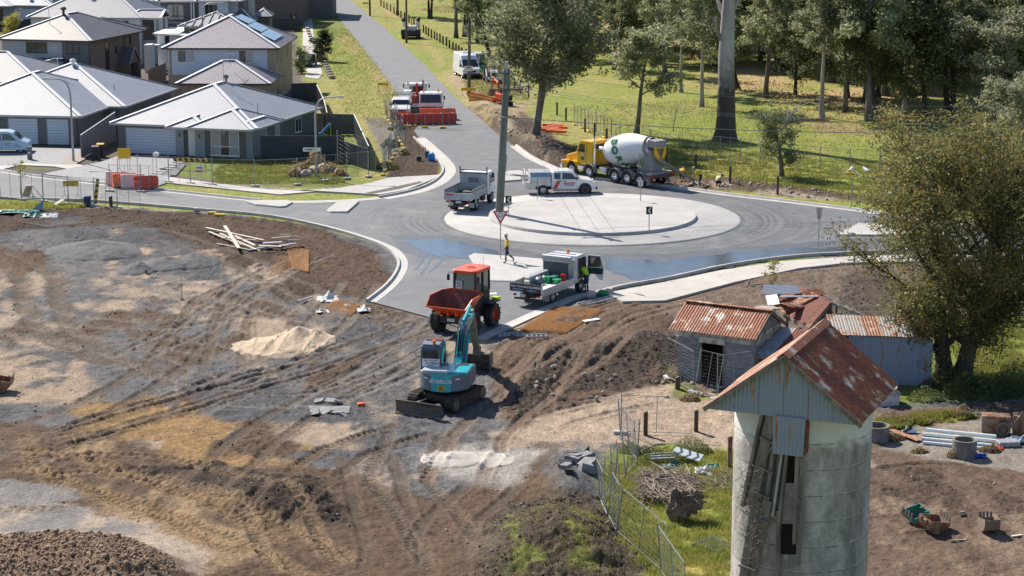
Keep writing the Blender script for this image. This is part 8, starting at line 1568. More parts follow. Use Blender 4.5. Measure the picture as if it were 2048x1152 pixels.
for i in range(7): mb = MB(); mb.box(-.35, .35, -.25, .25, 0, .35); o = mb.build('retaining_block', SND, bevel=.04); o.location = P(648+2.6*i, 127+5*i); o.rotation_euler = (0,0,R(30)); tag(o, 'sandstone block in the stepped row below the pointed tree', 'stone block', 'sandstone blocks below the pointed tree')
for i in range(10): mb = MB(); mb.box(-.25, .25, -.7, .7, 0, .3); o = mb.build('edging_log', mat('timber edging', (.35,.31,.27), rough=.9)); o.location = P(607+1.9*i, 38+5.2*i); o.rotation_euler = (0,0,R(8)); tag(o, 'timber edging length beside the far footpath', 'garden edging', 'timber edging along the far footpath')
# trellis and garden toys
t = thing('garden_trellis', 'timber lattice trellis with dry creeper inside the steel fence corner', 'trellis', P(700, 328)); TRM = mat('pale batten', (.42,.38,.33), rough=.9)
for i in range(7):
 for j in range(4): mb = MB(); mb.bar((-.9+.48*j,0,.4+.36*i*.9), (-.52+.48*j,.0,.15+.36*i*.9), .05, .04); mb.build('lattice_slat', TRM, t)
for x in (-1.0, 1.0): mb = MB(); mb.bar((x,.05,0), (x,.05,2.7), .07); mb.build('upright', TRM, t)
t = thing('play_slide', 'small blue slide on the back lawn behind the steel fence', 'slide', P(648, 272)); mb = MB(); mb.tube([(-.6,0,.1),(-.2,0,.25),(.3,0,.8),(.6,0,1.1)], .16, 6); mb.build('chute', mat('blue plastic', (.10,.28,.60), rough=.4), t); mb = MB(); mb.bar((.6,-.2,0), (.6,-.2,1.1), .06); mb.bar((.6,.2,0), (.6,.2,1.1), .06); mb.build('ladder', LIME, t)
t = thing('clothes_rack', 'white clothes rack on the patio behind the steel fence', 'clothes rack', P(612, 272)); mb = MB()
for i in range(4): mb.bar((-.5,-.1+.15*i,1.5+.06*i), (.5,-.1+.15*i,1.5+.06*i), .05)
mb.build('rail', FRM, t); mb = MB(); mb.bar((-.45,0,0), (-.45,0,1.5), .04); mb.bar((.45,0,0), (.45,0,1.5), .04); mb.build('leg', FRM, t)
# ---------------------------------------------------------------- loose site things
def pile(name, label, px, py, rx, ry, h, m, seed, n=44, rough=.12, peaks=1, cat='pile', sharp=1.0, rot=0):
 c = GG(px, py); rs = np.random.RandomState(seed); t_ = np.linspace(-1.25, 1.25, n); A_, B_ = np.meshgrid(t_, t_); A_ = A_.ravel(); B_ = B_.ravel(); z = np.zeros_like(A_)
 for k in range(peaks):
  ox, oy = (rs.uniform(-.45, .45, 2) if k else (0, 0)); s = 1 if k == 0 else rs.uniform(.45, .8); d = np.sqrt(((A_-ox)/s)**2+((B_-oy)/s)**2); z = np.maximum(z, s*np.clip(1-d**sharp, 0, 1))
 z = z*(1-.25*(fbm(A_*2.5+seed, B_*2.5, seed, 4)))+(fbm(A_*7, B_*7, seed, 4)-.5)*rough*(z > 0.01)+(fbm(A_*1.8+3, B_*1.8, seed+4, 3)-.5)*.25*sst(0, .3, z)
 x = c.x+A_*rx*math.cos(rot)-B_*ry*math.sin(rot); y = c.y+A_*rx*math.sin(rot)+B_*ry*math.cos(rot); edge = sst(1.2, .95, np.sqrt(A_**2+B_**2)); g0 = np.array([gzz(a, b) for a, b in zip(x, y)])
 vs = np.stack([x, y, g0+z*h-.16*(1-sst(0, .12, z))], 1); fs = [(i*n+j, i*n+j+1, (i+1)*n+j+1, (i+1)*n+j) for i in range(n-1) for j in range(n-1)]
 mb = MB(); mb.add([tuple(v) for v in vs], fs); return tag(mb.build(name, m, smooth=True), label, cat, kind='stuff')
SAND = mat('site sand', (.50,.39,.28), (.40,.30,.215), 1.5, world=True, rough=.95, bump=.6, bscale=9); GRV = mat('dark gravel', (.085,.086,.092), (.12,.12,.125), 5, world=True, rough=.9, bump=.9, bscale=22); PWD = mat('pale powder', (.46,.43,.39), (.33,.30,.27), 1.2, world=True, rough=.95, bump=.4, bscale=10)
pile('sand_pile', 'pile of pale orange sand dug into on one side', 598, 684, 1.7, 2.6, .95, SAND, 4, 72, .08, 5); pile('sand_spill', 'low spread of sand left of the sand pile', 530, 692, 1.9, 2.2, .3, SAND, 8, 50, .10, 5)
pile('gravel_pile', 'long low pile of dark gravel at the upper left of the site', 185, 500, 3.2, 3.0, .75, GRV, 12, 44, .1, 4); pile('gravel_pile', 'right-hand cone of dark gravel', 385, 525, 1.9, 2.2, .65, GRV, 13, 36, .1, 2); pile('gravel_pile', 'middle cone of dark gravel', 330, 532, 2.0, 2.0, .65, GRV, 14, 36, .1, 2); pile('gravel_pile', 'left-hand cone of dark gravel in the row of three', 278, 540, 1.4, 1.6, .55, GRV, 15, 36, .1, 1)
pile('powder_pile', 'low heap of whitish powder left of the long grass', 905, 918, 1.5, 1.3, .26, PWD, 16, 40, .07, 3); pile('powder_pile', 'thin spread of whitish powder beside the heap', 985, 920, 1.1, 1.2, .10, PWD, 17, 30, .08, 3)
PL = mat('pale sawn timber', (.62,.55,.47), (.50,.44,.37), 3, rough=.8, stretch=(1,1,1))
for i, (a, b, w_, z) in enumerate((((412,462),(527,487),.2,.22), ((418,467),(475,490),.16,.12), ((450,462),(478,507),.22,.34), ((449,485),(513,489),.12,.28), ((470,478),(510,497),.18,.2), ((440,470),(512,502),.16,.1), ((434,489),(505,503),.1,.06), ((478,489),(520,503),.12,.05))):
 p, q = GG(*a), GG(*b); mb = MB(); c = (p+q)/2; mb.bar(p-c+Vector((0,0,z)), q-c+Vector((0,0,z)), w_, .06); o = mb.build('timber_plank', PL, bevel=.008); o.location = c; tag(o, ['long top plank pointing to the kerb', 'short thick plank at the left of the timber pile', 'wide plank lying across the others', 'thin plank laid level over the crossing', 'plank in the middle of the pile', 'long plank under the crossing one', 'narrow batten at the front of the timber pile', 'short batten near the grey boards'][i], 'plank')
for i, (x, y, a, w_, l_, m) in enumerate(((520,499,.5,.5,1.6,SLATE), (545,490,.2,.7,1.2,GALP), (556,500,-.1,.4,1.6,SLATE), (575,497,.3,.5,1.1,GALP), (562,484,-.4,.15,1.4,PL), (580,482,-.6,.12,1.7,PL), (540,505,.1,.3,1.4,PL), (588,494,.1,.3,.8,GALP))):
 mb = MB(); mb.box(-l_/2, l_/2, -w_/2, w_/2, 0, .05); o = mb.build('waste_board', m); p = GG(x, y); o.location = p+Vector((0,0,.08+.05*i)); o.rotation_euler = (random.uniform(-.15,.15), random.uniform(-.15,.15), a); tag(o, ['dark board at the left of the grey waste heap', 'pale grey sheet on top of the grey waste heap', 'dark board across the grey waste heap', 'crumpled grey sheet at its right', 'thin pale batten over the grey waste heap', 'brown batten at the top right of the grey waste', 'pale offcut under the grey waste heap', 'small grey sheet at the far right of the waste'][i], 'board')
RST = mat('rusty mesh', (.42,.19,.04), (.26,.11,.025), 4, rough=.8)
def mesh_sheet(label, corners, z, nx, ny, layers=1):
 C4 = [GG(*q)+Vector((0,0,z)) for q in corners]; t = thing('reinforcing_mesh', label, 'steel mesh', C4[0]); o_ = C4[0]
 for L_ in range(layers):
  mb = MB(); off = Vector((random.uniform(-.08,.08), random.uniform(-.15,.15), .03*L_))
  for i in range(nx+1): mb.tube([C4[0].lerp(C4[1], i/nx)-o_+off, C4[3].lerp(C4[2], i/nx)-o_+off], .009, 3, caps=False)
  for j in range(ny+1): mb.tube([C4[0].lerp(C4[3], j/ny)-o_+off, C4[1].lerp(C4[2], j/ny)-o_+off], .009, 3, caps=False)
  tag(mb.build('mesh_layer', RST, t, recalc=False), kind='stuff')
mesh_sheet('large stack of rusty orange reinforcing mesh beside the kerb', [(1038,663),(1128,668),(1205,622),(1110,617)], .08, 36, 40, 3); mesh_sheet('small stack of rusty reinforcing mesh beside the grey waste heap', [(588,540),(618,545),(618,503),(576,500)], .06, 16, 16, 3); mesh_sheet('single rusty mesh sheet left of the small stack', [(538,555),(588,540),(600,512),(550,515)], .04, 16, 14, 1)
mesh_sheet('rusty tangle of mesh by the white plastic at the kerb end', [(640,628),(700,635),(725,612),(672,603)], .05, 18, 16, 3)
def ladder(label, a, b, w_, n, m=ALU):
 p, q = GG(*a), GG(*b); d = (q-p).normalized(); s = Vector((-d.y, d.x, 0)); t = thing('ladder', label, 'ladder', p+Vector((0,0,.1)))
 for k in (-1, 1): mb = MB(); mb.bar(s*k*w_/2, q-p+s*k*w_/2, .04, .09); mb.build('rail', m, t)
 for i in range(n): mb = MB(); mb.bar((q-p)*((i+.5)/n)-s*w_/2, (q-p)*((i+.5)/n)+s*w_/2, .04); mb.build('rung', m, t)
ladder('aluminium ladder lying at the road end behind the excavator bucket', (995,674), (1050,672), .55, 6); ladder('second ladder section continuing to the right on the dirt', (1050,676), (1096,675), .50, 5); ladder('long ladder lying on the gravel between kerb and footpath', (1165,612), (1240,594), .55, 12)
def box_thing(name, label, cat, px, py, s, m, rz=0, z=0, bev=.03): mb = MB(); mb.box(-s[0]/2, s[0]/2, -s[1]/2, s[1]/2, 0, s[2]); o = mb.build(name, m, bevel=bev); p = GG(px, py); o.location = (p.x, p.y, max(p.z, 0)+z); o.rotation_euler = (0,0,rz); return tag(o, label, cat)
box_thing('plank', 'white board lying at the edge of the rusty mesh', 'board', 1183, 641, (1.0,.35,.05), INK, R(35)); box_thing('crate', 'pale crate on the gravel behind the open truck door', 'crate', 1182, 596, (.45,.35,.35), ALU, .3); box_thing('crate', 'green box beside the ladder near the truck door', 'crate', 1207, 592, (.4,.3,.3), GT, .3); box_thing('crate', 'cream box at the footpath end beside the green one', 'crate', 1218, 588, (.35,.3,.25), CRM, .3)
box_thing('plank', 'small pale slab on the asphalt behind the dumper', 'slab', 985, 590, (.5,.4,.03), INK, .2)
t = thing('blue_drum', 'bright blue plastic drum at the kerb behind the mulch corner', 'drum', P(863, 321)); mb = MB(); mb.lathe([(.001,0),(.26,0),(.29,.1),(.29,.45),(.25,.58),(.001,.6)], 14); mb.build('body', mat('blue drum plastic', (.02,.22,.62), rough=.4), t, smooth=True); mb = MB(); mb.cyl((.1,0,.6), (.1,0,.66), .06, n=8); mb.build('cap', BLKP, t)
box_thing('bucket', 'navy bucket left of the bright blue drum', 'bucket', 854, 314, (.35,.35,.45), mat('navy plastic', (.02,.03,.12), rough=.4)); t = thing('steel_trestle', 'small grey steel frame standing at the kerb', 'steel frame', P(845, 318)); mb = MB(); mb.tube([(-.25,0,0),(-.25,0,1.0),(.25,0,1.0),(.25,0,0)], .03, 5); mb.build('hoop', FST, t); mb = MB(); mb.bar((-.25,0,.5), (.25,0,.5), .04); mb.build('bar', FST, t)
box_thing('dark_pot', 'dark block beside the steel frame at the kerb', 'block', 838, 322, (.4,.3,.35), CHAS); box_thing('navy_bin', 'small navy drum on the left verge beside the striped board', 'drum', 175, 412, (.5,.5,.75), mat('navy drum', (.03,.05,.12), rough=.5), bev=.1); box_thing('yellow_block', 'yellow fence foot left on the dirt at the kerb', 'fence foot', 440, 432, (.8,.3,.15), YBL, -.1); box_thing('yellow_block', 'second yellow fence foot beside the first one', 'fence foot', 425, 429, (.6,.3,.15), YBL, -.1)
mb = MB(); mb.cyl((-.2,0,.16), (.2,0,.16), .16, n=12); o = mb.build('tin_can', ALU, smooth=True); o.location = GG(394, 424); tag(o, 'silver tin lying on the dirt edge at the left street', 'tin')
for i, (x, y, c) in enumerate(((1098,262,0), (1104,265,1), (1112,268,2), (1106,258,3), (1114,262,4))):
 mb = MB(); mb.cyl((-.9,.4,0), (.9,-.4,0), .13, n=8); o = mb.build('orange_pipe', mat('orange pipe', (.85,.16,.04), rough=.5)); o.location = GG(x, y)+Vector((0,0,.25+.1*(i > 2))); tag(o, ['orange pipe at the left of the bundle on the spoil', 'second orange pipe of the bundle', 'orange pipe at the right of the bundle', 'upper orange pipe on the left of the bundle', 'upper orange pipe on the right of the bundle'][i], 'pipe')
# striped orange tape
t = thing('safety_tape_fence', 'orange and yellow striped safety netting strung below the brown power pole', 'safety netting', P(938, 206)); Q = [P(938,206), P(962,208), P(985,211), P(1003,209)]; o0 = Q[0]
for k in range(5):
 mb = MB(); z0, z1 = .15+.2*k, .35+.2*k
 for i in range(3): a, b = Q[i]-o0, Q[i+1]-o0; s0, s1 = (1-.15*i), (1-.15*(i+1)); mb.add([a+Vector((0,0,z0*s0)), b+Vector((0,0,z0*s1)), b+Vector((0,0,z1*s1)), a+Vector((0,0,z1*s0)), a+Vector((0,.02,z0*s0)), b+Vector((0,.02,z0*s1)), b+Vector((0,.02,z1*s1)), a+Vector((0,.02,z1*s0))], [(0,1,2,3),(7,6,5,4),(0,4,5,1),(3,2,6,7)])
 mb.build('stripe', BOR if k % 2 == 0 else mat('tape yellow', (.80,.55,.15), rough=.6), t)
# plastic, rags, rubble
WPL = mat('white plastic sheet', (.62,.61,.60), (.45,.44,.43), 5, rough=.5)
def rag(name, label, px, py, rx, ry, h, m, seed, cat='plastic sheet', n=16):
 c = GG(px, py); t_ = np.linspace(-1, 1, n); A_, B_ = np.meshgrid(t_, t_); A_ = A_.ravel(); B_ = B_.ravel(); z = h*np.abs(fbm(A_*2+seed*3.1, B_*2, seed, 4)-.3)*2.2; wx = (fbm(A_*1.5, B_*1.5, seed+9, 2)-.5)*.9; wy = (fbm(A_*1.5, B_*1.5, seed+19, 2)-.5)*.9; rr_ = np.sqrt(A_**2+B_**2)
 mb = MB(); vs = [(float((a+u)*rx), float((b+v)*ry), float(zz*max(.1, 1.2-r))) for a, b, u, v, zz, r in zip(A_, B_, wx, wy, z, rr_)]; mb.add(vs, [(i*n+j, i*n+j+1, (i+1)*n+j+1, (i+1)*n+j) for i in range(n-1) for j in range(n-1)]); o = mb.build(name, m); so_ = o.modifiers.new('thick', 'SOLIDIFY'); so_.thickness = .01; o.location = c+Vector((0,0,.05)); return tag(o, label, cat)
rag('plastic_sheet', 'crumpled white plastic beside the mulch edge', 655, 600, .6, .8, .35, WPL, 1); rag('plastic_sheet', 'white plastic scrap nearest the kerb end', 728, 622, .35, .4, .3, WPL, 2); rag('plastic_sheet', 'small white plastic scrap below the crumpled one', 645, 625, .35, .3, .2, WPL, 3); rag('plastic_sheet', 'small scrap of plastic in the rusty mesh tangle', 695, 612, .2, .25, .12, WPL, 4)
mb = MB(); mb.cyl((-.5,-.6,.1), (.2,.5,.12), .07, n=8); o = mb.build('pipe_stub', WPL); o.location = GG(616, 602); tag(o, 'short white pipe lying left of the crumpled plastic', 'pipe')
TARP = mat('dark green tarp', (.01,.09,.085), (.02,.15,.13), 5, rough=.5); rag('tarpaulin', 'dark green tarpaulin strewn at the left edge of the site', 30, 425, 1.6, .7, .35, TARP, 5, 'tarpaulin'); rag('tarpaulin', 'bunched green and white sheeting left of the thrown mesh panel', 66, 432, .6, .7, .5, TARP, 6, 'tarpaulin'); rag('plastic_sheet', 'grey-blue plastic on the thrown mesh panel', 98, 432, .6, .9, .2, mat('grey blue plastic', (.16,.19,.22), (.4,.44,.46), 3, rough=.4), 7)
mb = MB(); mb.add([(0,0,0),(.9,0,.0),(1.1,.1,.9),(.9,.06,0),(0,.06,0),(1.1,.16,.9)], [(0,1,2),(4,5,3),(0,2,5,4),(1,3,5,2)]); o = mb.build('grey_sheet', mat('blue grey panel', (.25,.33,.42), rough=.5)); o.location = GG(58, 424); tag(o, 'blue-grey triangular sheet standing in the tarpaulin', 'sheet')
mb = MB(); mb.prism([(-.5,-.12),(.3,-.16),(.5,0),(.3,.16),(-.5,.12)], 'z', 0, .06); o = mb.build('pale_board', PL); o.location = GG(120, 414)+Vector((0,0,.35)); o.rotation_euler = (.2,-.3,1.0); tag(o, 'rounded pale board leaning over the thrown mesh panel', 'board')
t = thing('broken_frame', 'rusty folded sign frame lying in the left verge', 'frame', P(62, 394)); mb = MB(); mb.add([(-.7,0,0),(-.1,0,0),(.1,.2,.8),(-.4,.2,.75),(-.7,.03,0),(-.1,.03,0),(.1,.23,.8),(-.4,.23,.75)], [(0,1,2,3),(7,6,5,4),(0,3,7,4),(1,5,6,2),(3,2,6,7)]); mb.build('board', mat('tan board', (.3,.24,.14), rough=.8), t); mb = MB(); mb.tube([(.1,.2,.8),(.9,-.3,.0),(.5,-.6,0),(-.4,.2,.75)], .025, 5); mb.build('tube_frame', RB, t)
CRB = mat('broken concrete', (.27,.27,.27), (.15,.15,.15), 3, rough=.9, bump=.5, bscale=10)
rl = random.Random(8); NM = ['largest', 'flat', 'upright', 'small', 'tilted', 'pale', 'dark', 'broken', 'front', 'rear', 'left', 'right']
for i in range(12):
 x, y = 1118+rl.uniform(0, 90), 905+rl.uniform(0, 42); s = rl.uniform(.18, .36); mb = MB(); mb.box(-s, s, -s*.8, s*.8, -.05, s*rl.uniform(.5, 1.0)); mb.v = [(a+rl.uniform(-.06,.06), b+rl.uniform(-.06,.06), c+rl.uniform(-.06,.06)) for a, b, c in mb.v]; o = mb.build('concrete_lump', CRB if i % 4 else BLKP, bevel=.01); o.location = GG(x, y); o.rotation_euler = (rl.uniform(-.3,.3), rl.uniform(-.3,.3), rl.uniform(0,3)); tag(o, NM[i]+' concrete lump of the rubble outside the curved mesh fence', 'rubble')
for i in range(8):
 x, y = 632+rl.uniform(0, 62), 798+rl.uniform(0, 34); s = rl.uniform(.12, .28); mb = MB(); mb.box(-s*1.3, s*1.3, -s, s, 0, s*.6); mb.v = [(a+rl.uniform(-.05,.05), b+rl.uniform(-.05,.05), c+rl.uniform(-.04,.04)) for a, b, c in mb.v]; o = mb.build('concrete_lump', CRB, bevel=.01); o.location = GG(x, y); o.rotation_euler = (rl.uniform(-.3,.3), rl.uniform(-.3,.3), rl.uniform(0,3)); tag(o, NM[i]+' concrete piece of the rubble island left of the excavator', 'rubble')
mb = MB(); mb.box(-.9, .8, -.7, .5, 0, .13); mb.v = [(a+rl.uniform(-.15,.15), b+rl.uniform(-.15,.15), c) for a, b, c in mb.v]; o = mb.build('concrete_slab', CRB, bevel=.02); o.location = GG(660, 822); tag(o, 'broken flat slab under the rubble left of the excavator', 'slab'); box_thing('brick', 'orange brick beside the rubble left of the excavator', 'brick', 722, 812, (.35,.2,.15), BOR, .4)
for i in range(24): boulder(['pale', 'grey', 'brown', 'round', 'angular', 'flat'][i % 6]+' loose stone on the dirt '+['below the soil mound', 'by the old shed track', 'near the bramble fence', 'beside the pale track'][i//6], rl.choice([1180,1230,1290,1330,1100,1400])+rl.uniform(-30,30), rl.uniform(735, 800), tuple(rl.uniform(.07,.14) for _ in range(3)), SND)
# root ball and branches in the long grass
t = thing('uprooted_stump', 'uprooted root ball with soil, casting shade on the long grass', 'root ball', GG(1368, 1040)); ROOT = mat('root soil', (.13,.09,.065), (.22,.16,.115), 5, rough=.95, bump=.9, bscale=14); DW = mat('dead wood', (.40,.32,.26), (.20,.155,.125), 6, rough=.9)
mb = MB(); mb.blob((-.15,0,.5), (.42,.35,.55), .42, 16, 12); mb.build('root_mass', ROOT, t); mb = MB(); mb.blob((.35,.1,.65), (.38,.22,.40), .38, 16, 12); mb.build('soil_disc', ROOT, t); rb = MB(); random.seed(12)
for i in range(70): a = random.uniform(0, 6.28); p = Vector((random.uniform(-.4,.4), random.uniform(-.2,.2), random.uniform(.2,1.0))); d = Vector((math.cos(a), math.sin(a), random.uniform(-.2,.6))); rb.tube([p, p+d*.3, p+d*.5+Vector((0,0,random.uniform(-.2,.1)))], [.02,.012,.005], 3, caps=False)
rb.build('roots', DW, t, kind='stuff')
bb = MB(); o0 = GG(1330, 990)
for i in range(330):
 a = random.uniform(1.6, 3.3) if i < 150 else random.uniform(0, 6.28); c = GG(1352+random.uniform(-70, 30), 985+random.uniform(-32, 22))-o0+Vector((0,0,random.uniform(.05,.45))) ; L = random.uniform(.5, 1.7); d = Vector((math.cos(a), math.sin(a)*1.2, random.uniform(-.1,.28))).normalized(); r = random.uniform(.010,.034); bb.tube([c-d*L/2, c+Vector((0,0,random.uniform(-.03,.08))), c+d*L/2], [r,r*.8,r*.4], 4, caps=False)
o = bb.build('branch_heap', DW, kind='stuff'); o.location = o0; tag(o, 'heap of bare pale branches on the long grass behind the root ball', 'branches')
bb = MB(); o0 = GG(1430, 975)
for i in range(90): a = random.uniform(0, 6.28); c = GG(1430+random.uniform(-45, 35), 965+random.uniform(-20, 20))-o0+Vector((0,0,random.uniform(.03,.2))) ; L = random.uniform(.3, 1.1); d = Vector((math.cos(a), math.sin(a), random.uniform(-.1,.2))).normalized(); bb.tube([c-d*L/2, c+d*L/2], [.015,.006], 4, caps=False)
o = bb.build('twig_litter', DW, kind='stuff'); o.location = o0; tag(o, 'litter of twigs between the branch heap and the silo', 'twigs')
t = thing('fallen_chevron_board', 'old blue-grey chevron board lying on green plastic in the long grass', 'road sign', GG(1375, 925)+Vector((0,0,.35))); t.rotation_euler = (.5, .1, -.6); mb = MB(); mb.box(-.65, .65, -.2, .2, 0, .03); b = mb.build('board', mat('pale blue board', (.35,.45,.52), rough=.5), t)
for x in (-.35, .05, .42): mb = MB(); mb.prism([(x-.12,-.2),(x,-.2),(x+.14,0),(x,.2),(x-.12,.2),(x+.02,0)], 'z', .031, .035); mb.build('chevron', SBLK, b)
rag('green_plastic', 'crumpled green plastic under the old chevron board', 1348, 935, .4, .4, .3, TARP, 9); rag('green_plastic', 'bit of green plastic right of the white sack', 1424, 935, .25, .25, .25, mat('teal plastic', (.02,.20,.20), rough=.5), 10); rag('white_sack', 'torn white sack hanging over the twigs', 1405, 945, .3, .5, .3, WPL, 11, 'sack')
for i in range(3): mb = MB(); mb.bar((-.5,0,0), (.5,0,.05), .08, .05); o = mb.build('grey_pipe', GALP); o.location = GG(1325, 922+5*i)+Vector((0,0,.3)); tag(o, ['upper', 'middle', 'lower'][i]+' grey stake left of the old chevron board', 'stake')
# concrete rings, pipes, scrap on the right slab
RNG = mat('old concrete ring', (.22,.205,.19), (.13,.125,.115), 3, rough=.9, bump=.4, bscale=8)
def ring(label, px, py, r, h): t = thing('concrete_ring', label, 'concrete ring', GG(px, py)); mb = MB(); mb.lathe([(r,-.05),(r,h),(r-.09,h),(r-.09,-.05)], 32); mb.build('ring_wall', RNG, t, smooth=True); mb = MB(); mb.lathe([(.001,.12),(r-.09,.12)], 24); mb.build('black_disc', BLK, t)  # flat matt black disc set inside the ring
ring('round concrete well ring with dry grass at its foot on the slab', 1928, 912, .50, .72); ring('concrete ring half hidden behind the silo edge', 1752, 878, .56, .62)
t = thing('rusty_machine', 'rusty old machine body with iron wheel at the right edge', 'scrap machine', GG(2010, 868)); t.rotation_euler = (0,0,R(-12)); mb = MB(); mb.box(-1.0, .2, -.4, .3, .1, .85); mb.build('hopper', RB, t, bevel=.03); mb = MB(); mb.box(.3, 1.0, -.3, .4, .05, .9); mb.build('housing', RB, t, bevel=.03); mb = MB(); mb.lathe([(.22,-.04),(.30,-.04),(.30,.04),(.22,.04),(.22,-.04)], 20, c=(-.1,-.5,.35), ax='y'); mb.build('flywheel', STL, t, smooth=True); mb = MB(); mb.bar((.1,-.5,.3), (.7,-.3,1.1), .1, .06); mb.build('lever', RB, t)
mb = MB()
for k in range(3): mb.bar((-.1+.2*math.cos(k*1.05),-.5,.35+.2*math.sin(k*1.05)), (-.1-.2*math.cos(k*1.05),-.5,.35-.2*math.sin(k*1.05)), .03)
mb.build('wheel_spokes', STL, t)
PVC = mat('pale pvc pipe', (.62,.68,.70), rough=.4)
for i, (x, y, z) in enumerate(((1845,872,.07), (1843,880,.07), (1846,888,.07), (1852,868,.20), (1850,877,.20))):
 mb = MB(); c = GG(x, y); q = GG(x+140, y+14); d = (q-c); mb.cyl((0,0,0), d, .075, n=10); o = mb.build('pvc_pipe', PVC, smooth=True); o.location = c+Vector((0,0,z)); tag(o, ['rear bottom pale pipe on the concrete slab', 'middle bottom pale pipe on the concrete slab', 'front bottom pale pipe on the concrete slab', 'rear top pale pipe of the stack', 'front top pale pipe of the stack'][i], 'pipe')
box_thing('pallet_rack', 'grey slatted crate behind the pipe ends at the right', 'crate', 2015, 890, (.9,.6,.2), GALP, .1); rag('plastic_sheet', 'pale blue plastic wrap at the right edge behind the pipes', 2040, 885, .6, .4, .45, mat('pale blue wrap', (.35,.42,.48), (.1,.16,.25), 5, rough=.4), 12); rag('blue_bag', 'crumpled bright blue plastic at the foot of the well ring', 1957, 915, .28, .22, .3, mat('bright blue plastic', (.01,.07,.45), rough=.4), 13); rag('red_rag', 'red plastic strip behind the pipe ends', 1990, 898, .3, .15, .15, BRD, 14)
mb = MB(); sheet(mb, [(-.25,0,0), (.1,0,.02), (.55,-1.6,.05), (.2,-1.75,.0)], (.25,-1,0), COR); o = mb.build('rusty_sheet', RUSTL); o.location = GG(1785, 865)+Vector((0,0,.12)); o.rotation_euler = (0,.15,.3); tag(o, 'rust-streaked corrugated strip lying beside the silo', 'iron sheet')
rag('tyre_scrap', 'black and white scrap left of the pale pipes', 1820, 866, .35, .2, .25, mat('black white scrap', (.02,.02,.02), (.7,.7,.7), 5, rough=.6, lo=.45, hi=.5), 15); t = thing('old_trough', 'white and brick water trough below the tin shed', 'trough', GG(1765, 805)); mb = MB(); mb.lathe([(.75,0),(.8,.45),(.7,.5)], 20); mb.build('basin', WPL, t, smooth=True); mb = MB(); mb.lathe([(.62,.5),(.66,.75),(.5,.78)], 10); mb.build('brick_rim', SND, t)
boulder('lone stone on the bare ground between the two buckets', 1925, 1030, (.14,.12,.1), SND); mb = MB(); mb.bar((-.3,0,.05), (.35,.1,.1), .1, .04); o = mb.build('offcut', PL); o.location = GG(2040, 1075); tag(o, 'pale timber offcut at the right edge', 'plank'); mb = MB(); mb.bar((-.35,0,.03), (.35,.05,.05), .05); o = mb.build('stick', DW); o.location = GG(1920, 1083); tag(o, 'thin stick lying between the buckets', 'stick')
mb = MB(); mb.tube([(0,0,0),(.02,0,1.0)], .02, 5); mb.box(-.1, .1, -.06, .06, 0, .08); o = mb.build('star_picket', STL); o.location = GG(364, 599); tag(o, 'thin steel stake upright in the middle of the site', 'stake')
# fallen branches in front of the old shed etc.
for i, (a, b, r) in enumerate((((1300,600),(1262,590),.05), ((1492,575),(1500,562),.03), ((1498,572),(1560,575),.03), ((1285,905),(1330,893),.06), ((1252,880),(1290,915),.05), ((1680,600),(1720,590),.03))):
 p, q = GG(*a), GG(*b); mb = MB(); mb.tube([Vector((0,0,.05)), (q-p)/2+Vector((0,0,.18)), q-p+Vector((0,0,.1))], [r, r*.8, r*.5], 5); o = mb.build('fallen_branch', DW); o.location = p; tag(o, ['bent stick on the dirt by the footpath', 'upright stick behind the weatherboard shed', 'long rod lying behind the rusty shed', 'pale log behind the mesh with bramble', 'curved branch in the fenced corner', 'thin rod at the right of the rusty shed'][i], 'branch')
# ---------------------------------------------------------------- birds
def bird(label, loc, s, up, rz): 
 t = thing('white_bird', label, 'bird', loc, rz); WB = mat('white feathers', (.72,.72,.68), rough=.8); mb = MB(); mb.tube([(-.28*s,0,-.02),(-.1*s,0,0),(.12*s,0,.02),(.22*s,0,.03)], [.02*s,.075*s,.07*s,.035*s], 8); mb.build('body', WB, t, smooth=True); mb = MB(); mb.blob((.25*s,0,.05*s), (.055*s,.045*s,.045*s), .02); hd = mb.build('head', WB, t, smooth=True); mb = MB(); mb.tube([(.29*s,0,.05*s),(.33*s,0,.03*s)], [.02*s,.004*s], 5); mb.build('beak', BLKP, hd)
 for k in (-1, 1): mb = MB(); mb.add([(.12*s,k*.03*s,.02),(.10*s,k*.22*s,up*.12*s),(.0,k*.46*s,up*.30*s),(-.12*s,k*.40*s,up*.24*s),(-.12*s,k*.03*s,.0)], [(0,1,2,3,4)]); o = mb.build('wing', WB, t); q = o.modifiers.new('thick', 'SOLIDIFY'); q.thickness = .012
bird('white bird with wings swept down, left of the flying pair', HZ(1703, 337, 118), 1.15, -1, R(70)); bird('white bird with wings half folded, right of the flying pair', HZ(1735, 341, 118), 1.0, .6, R(20))
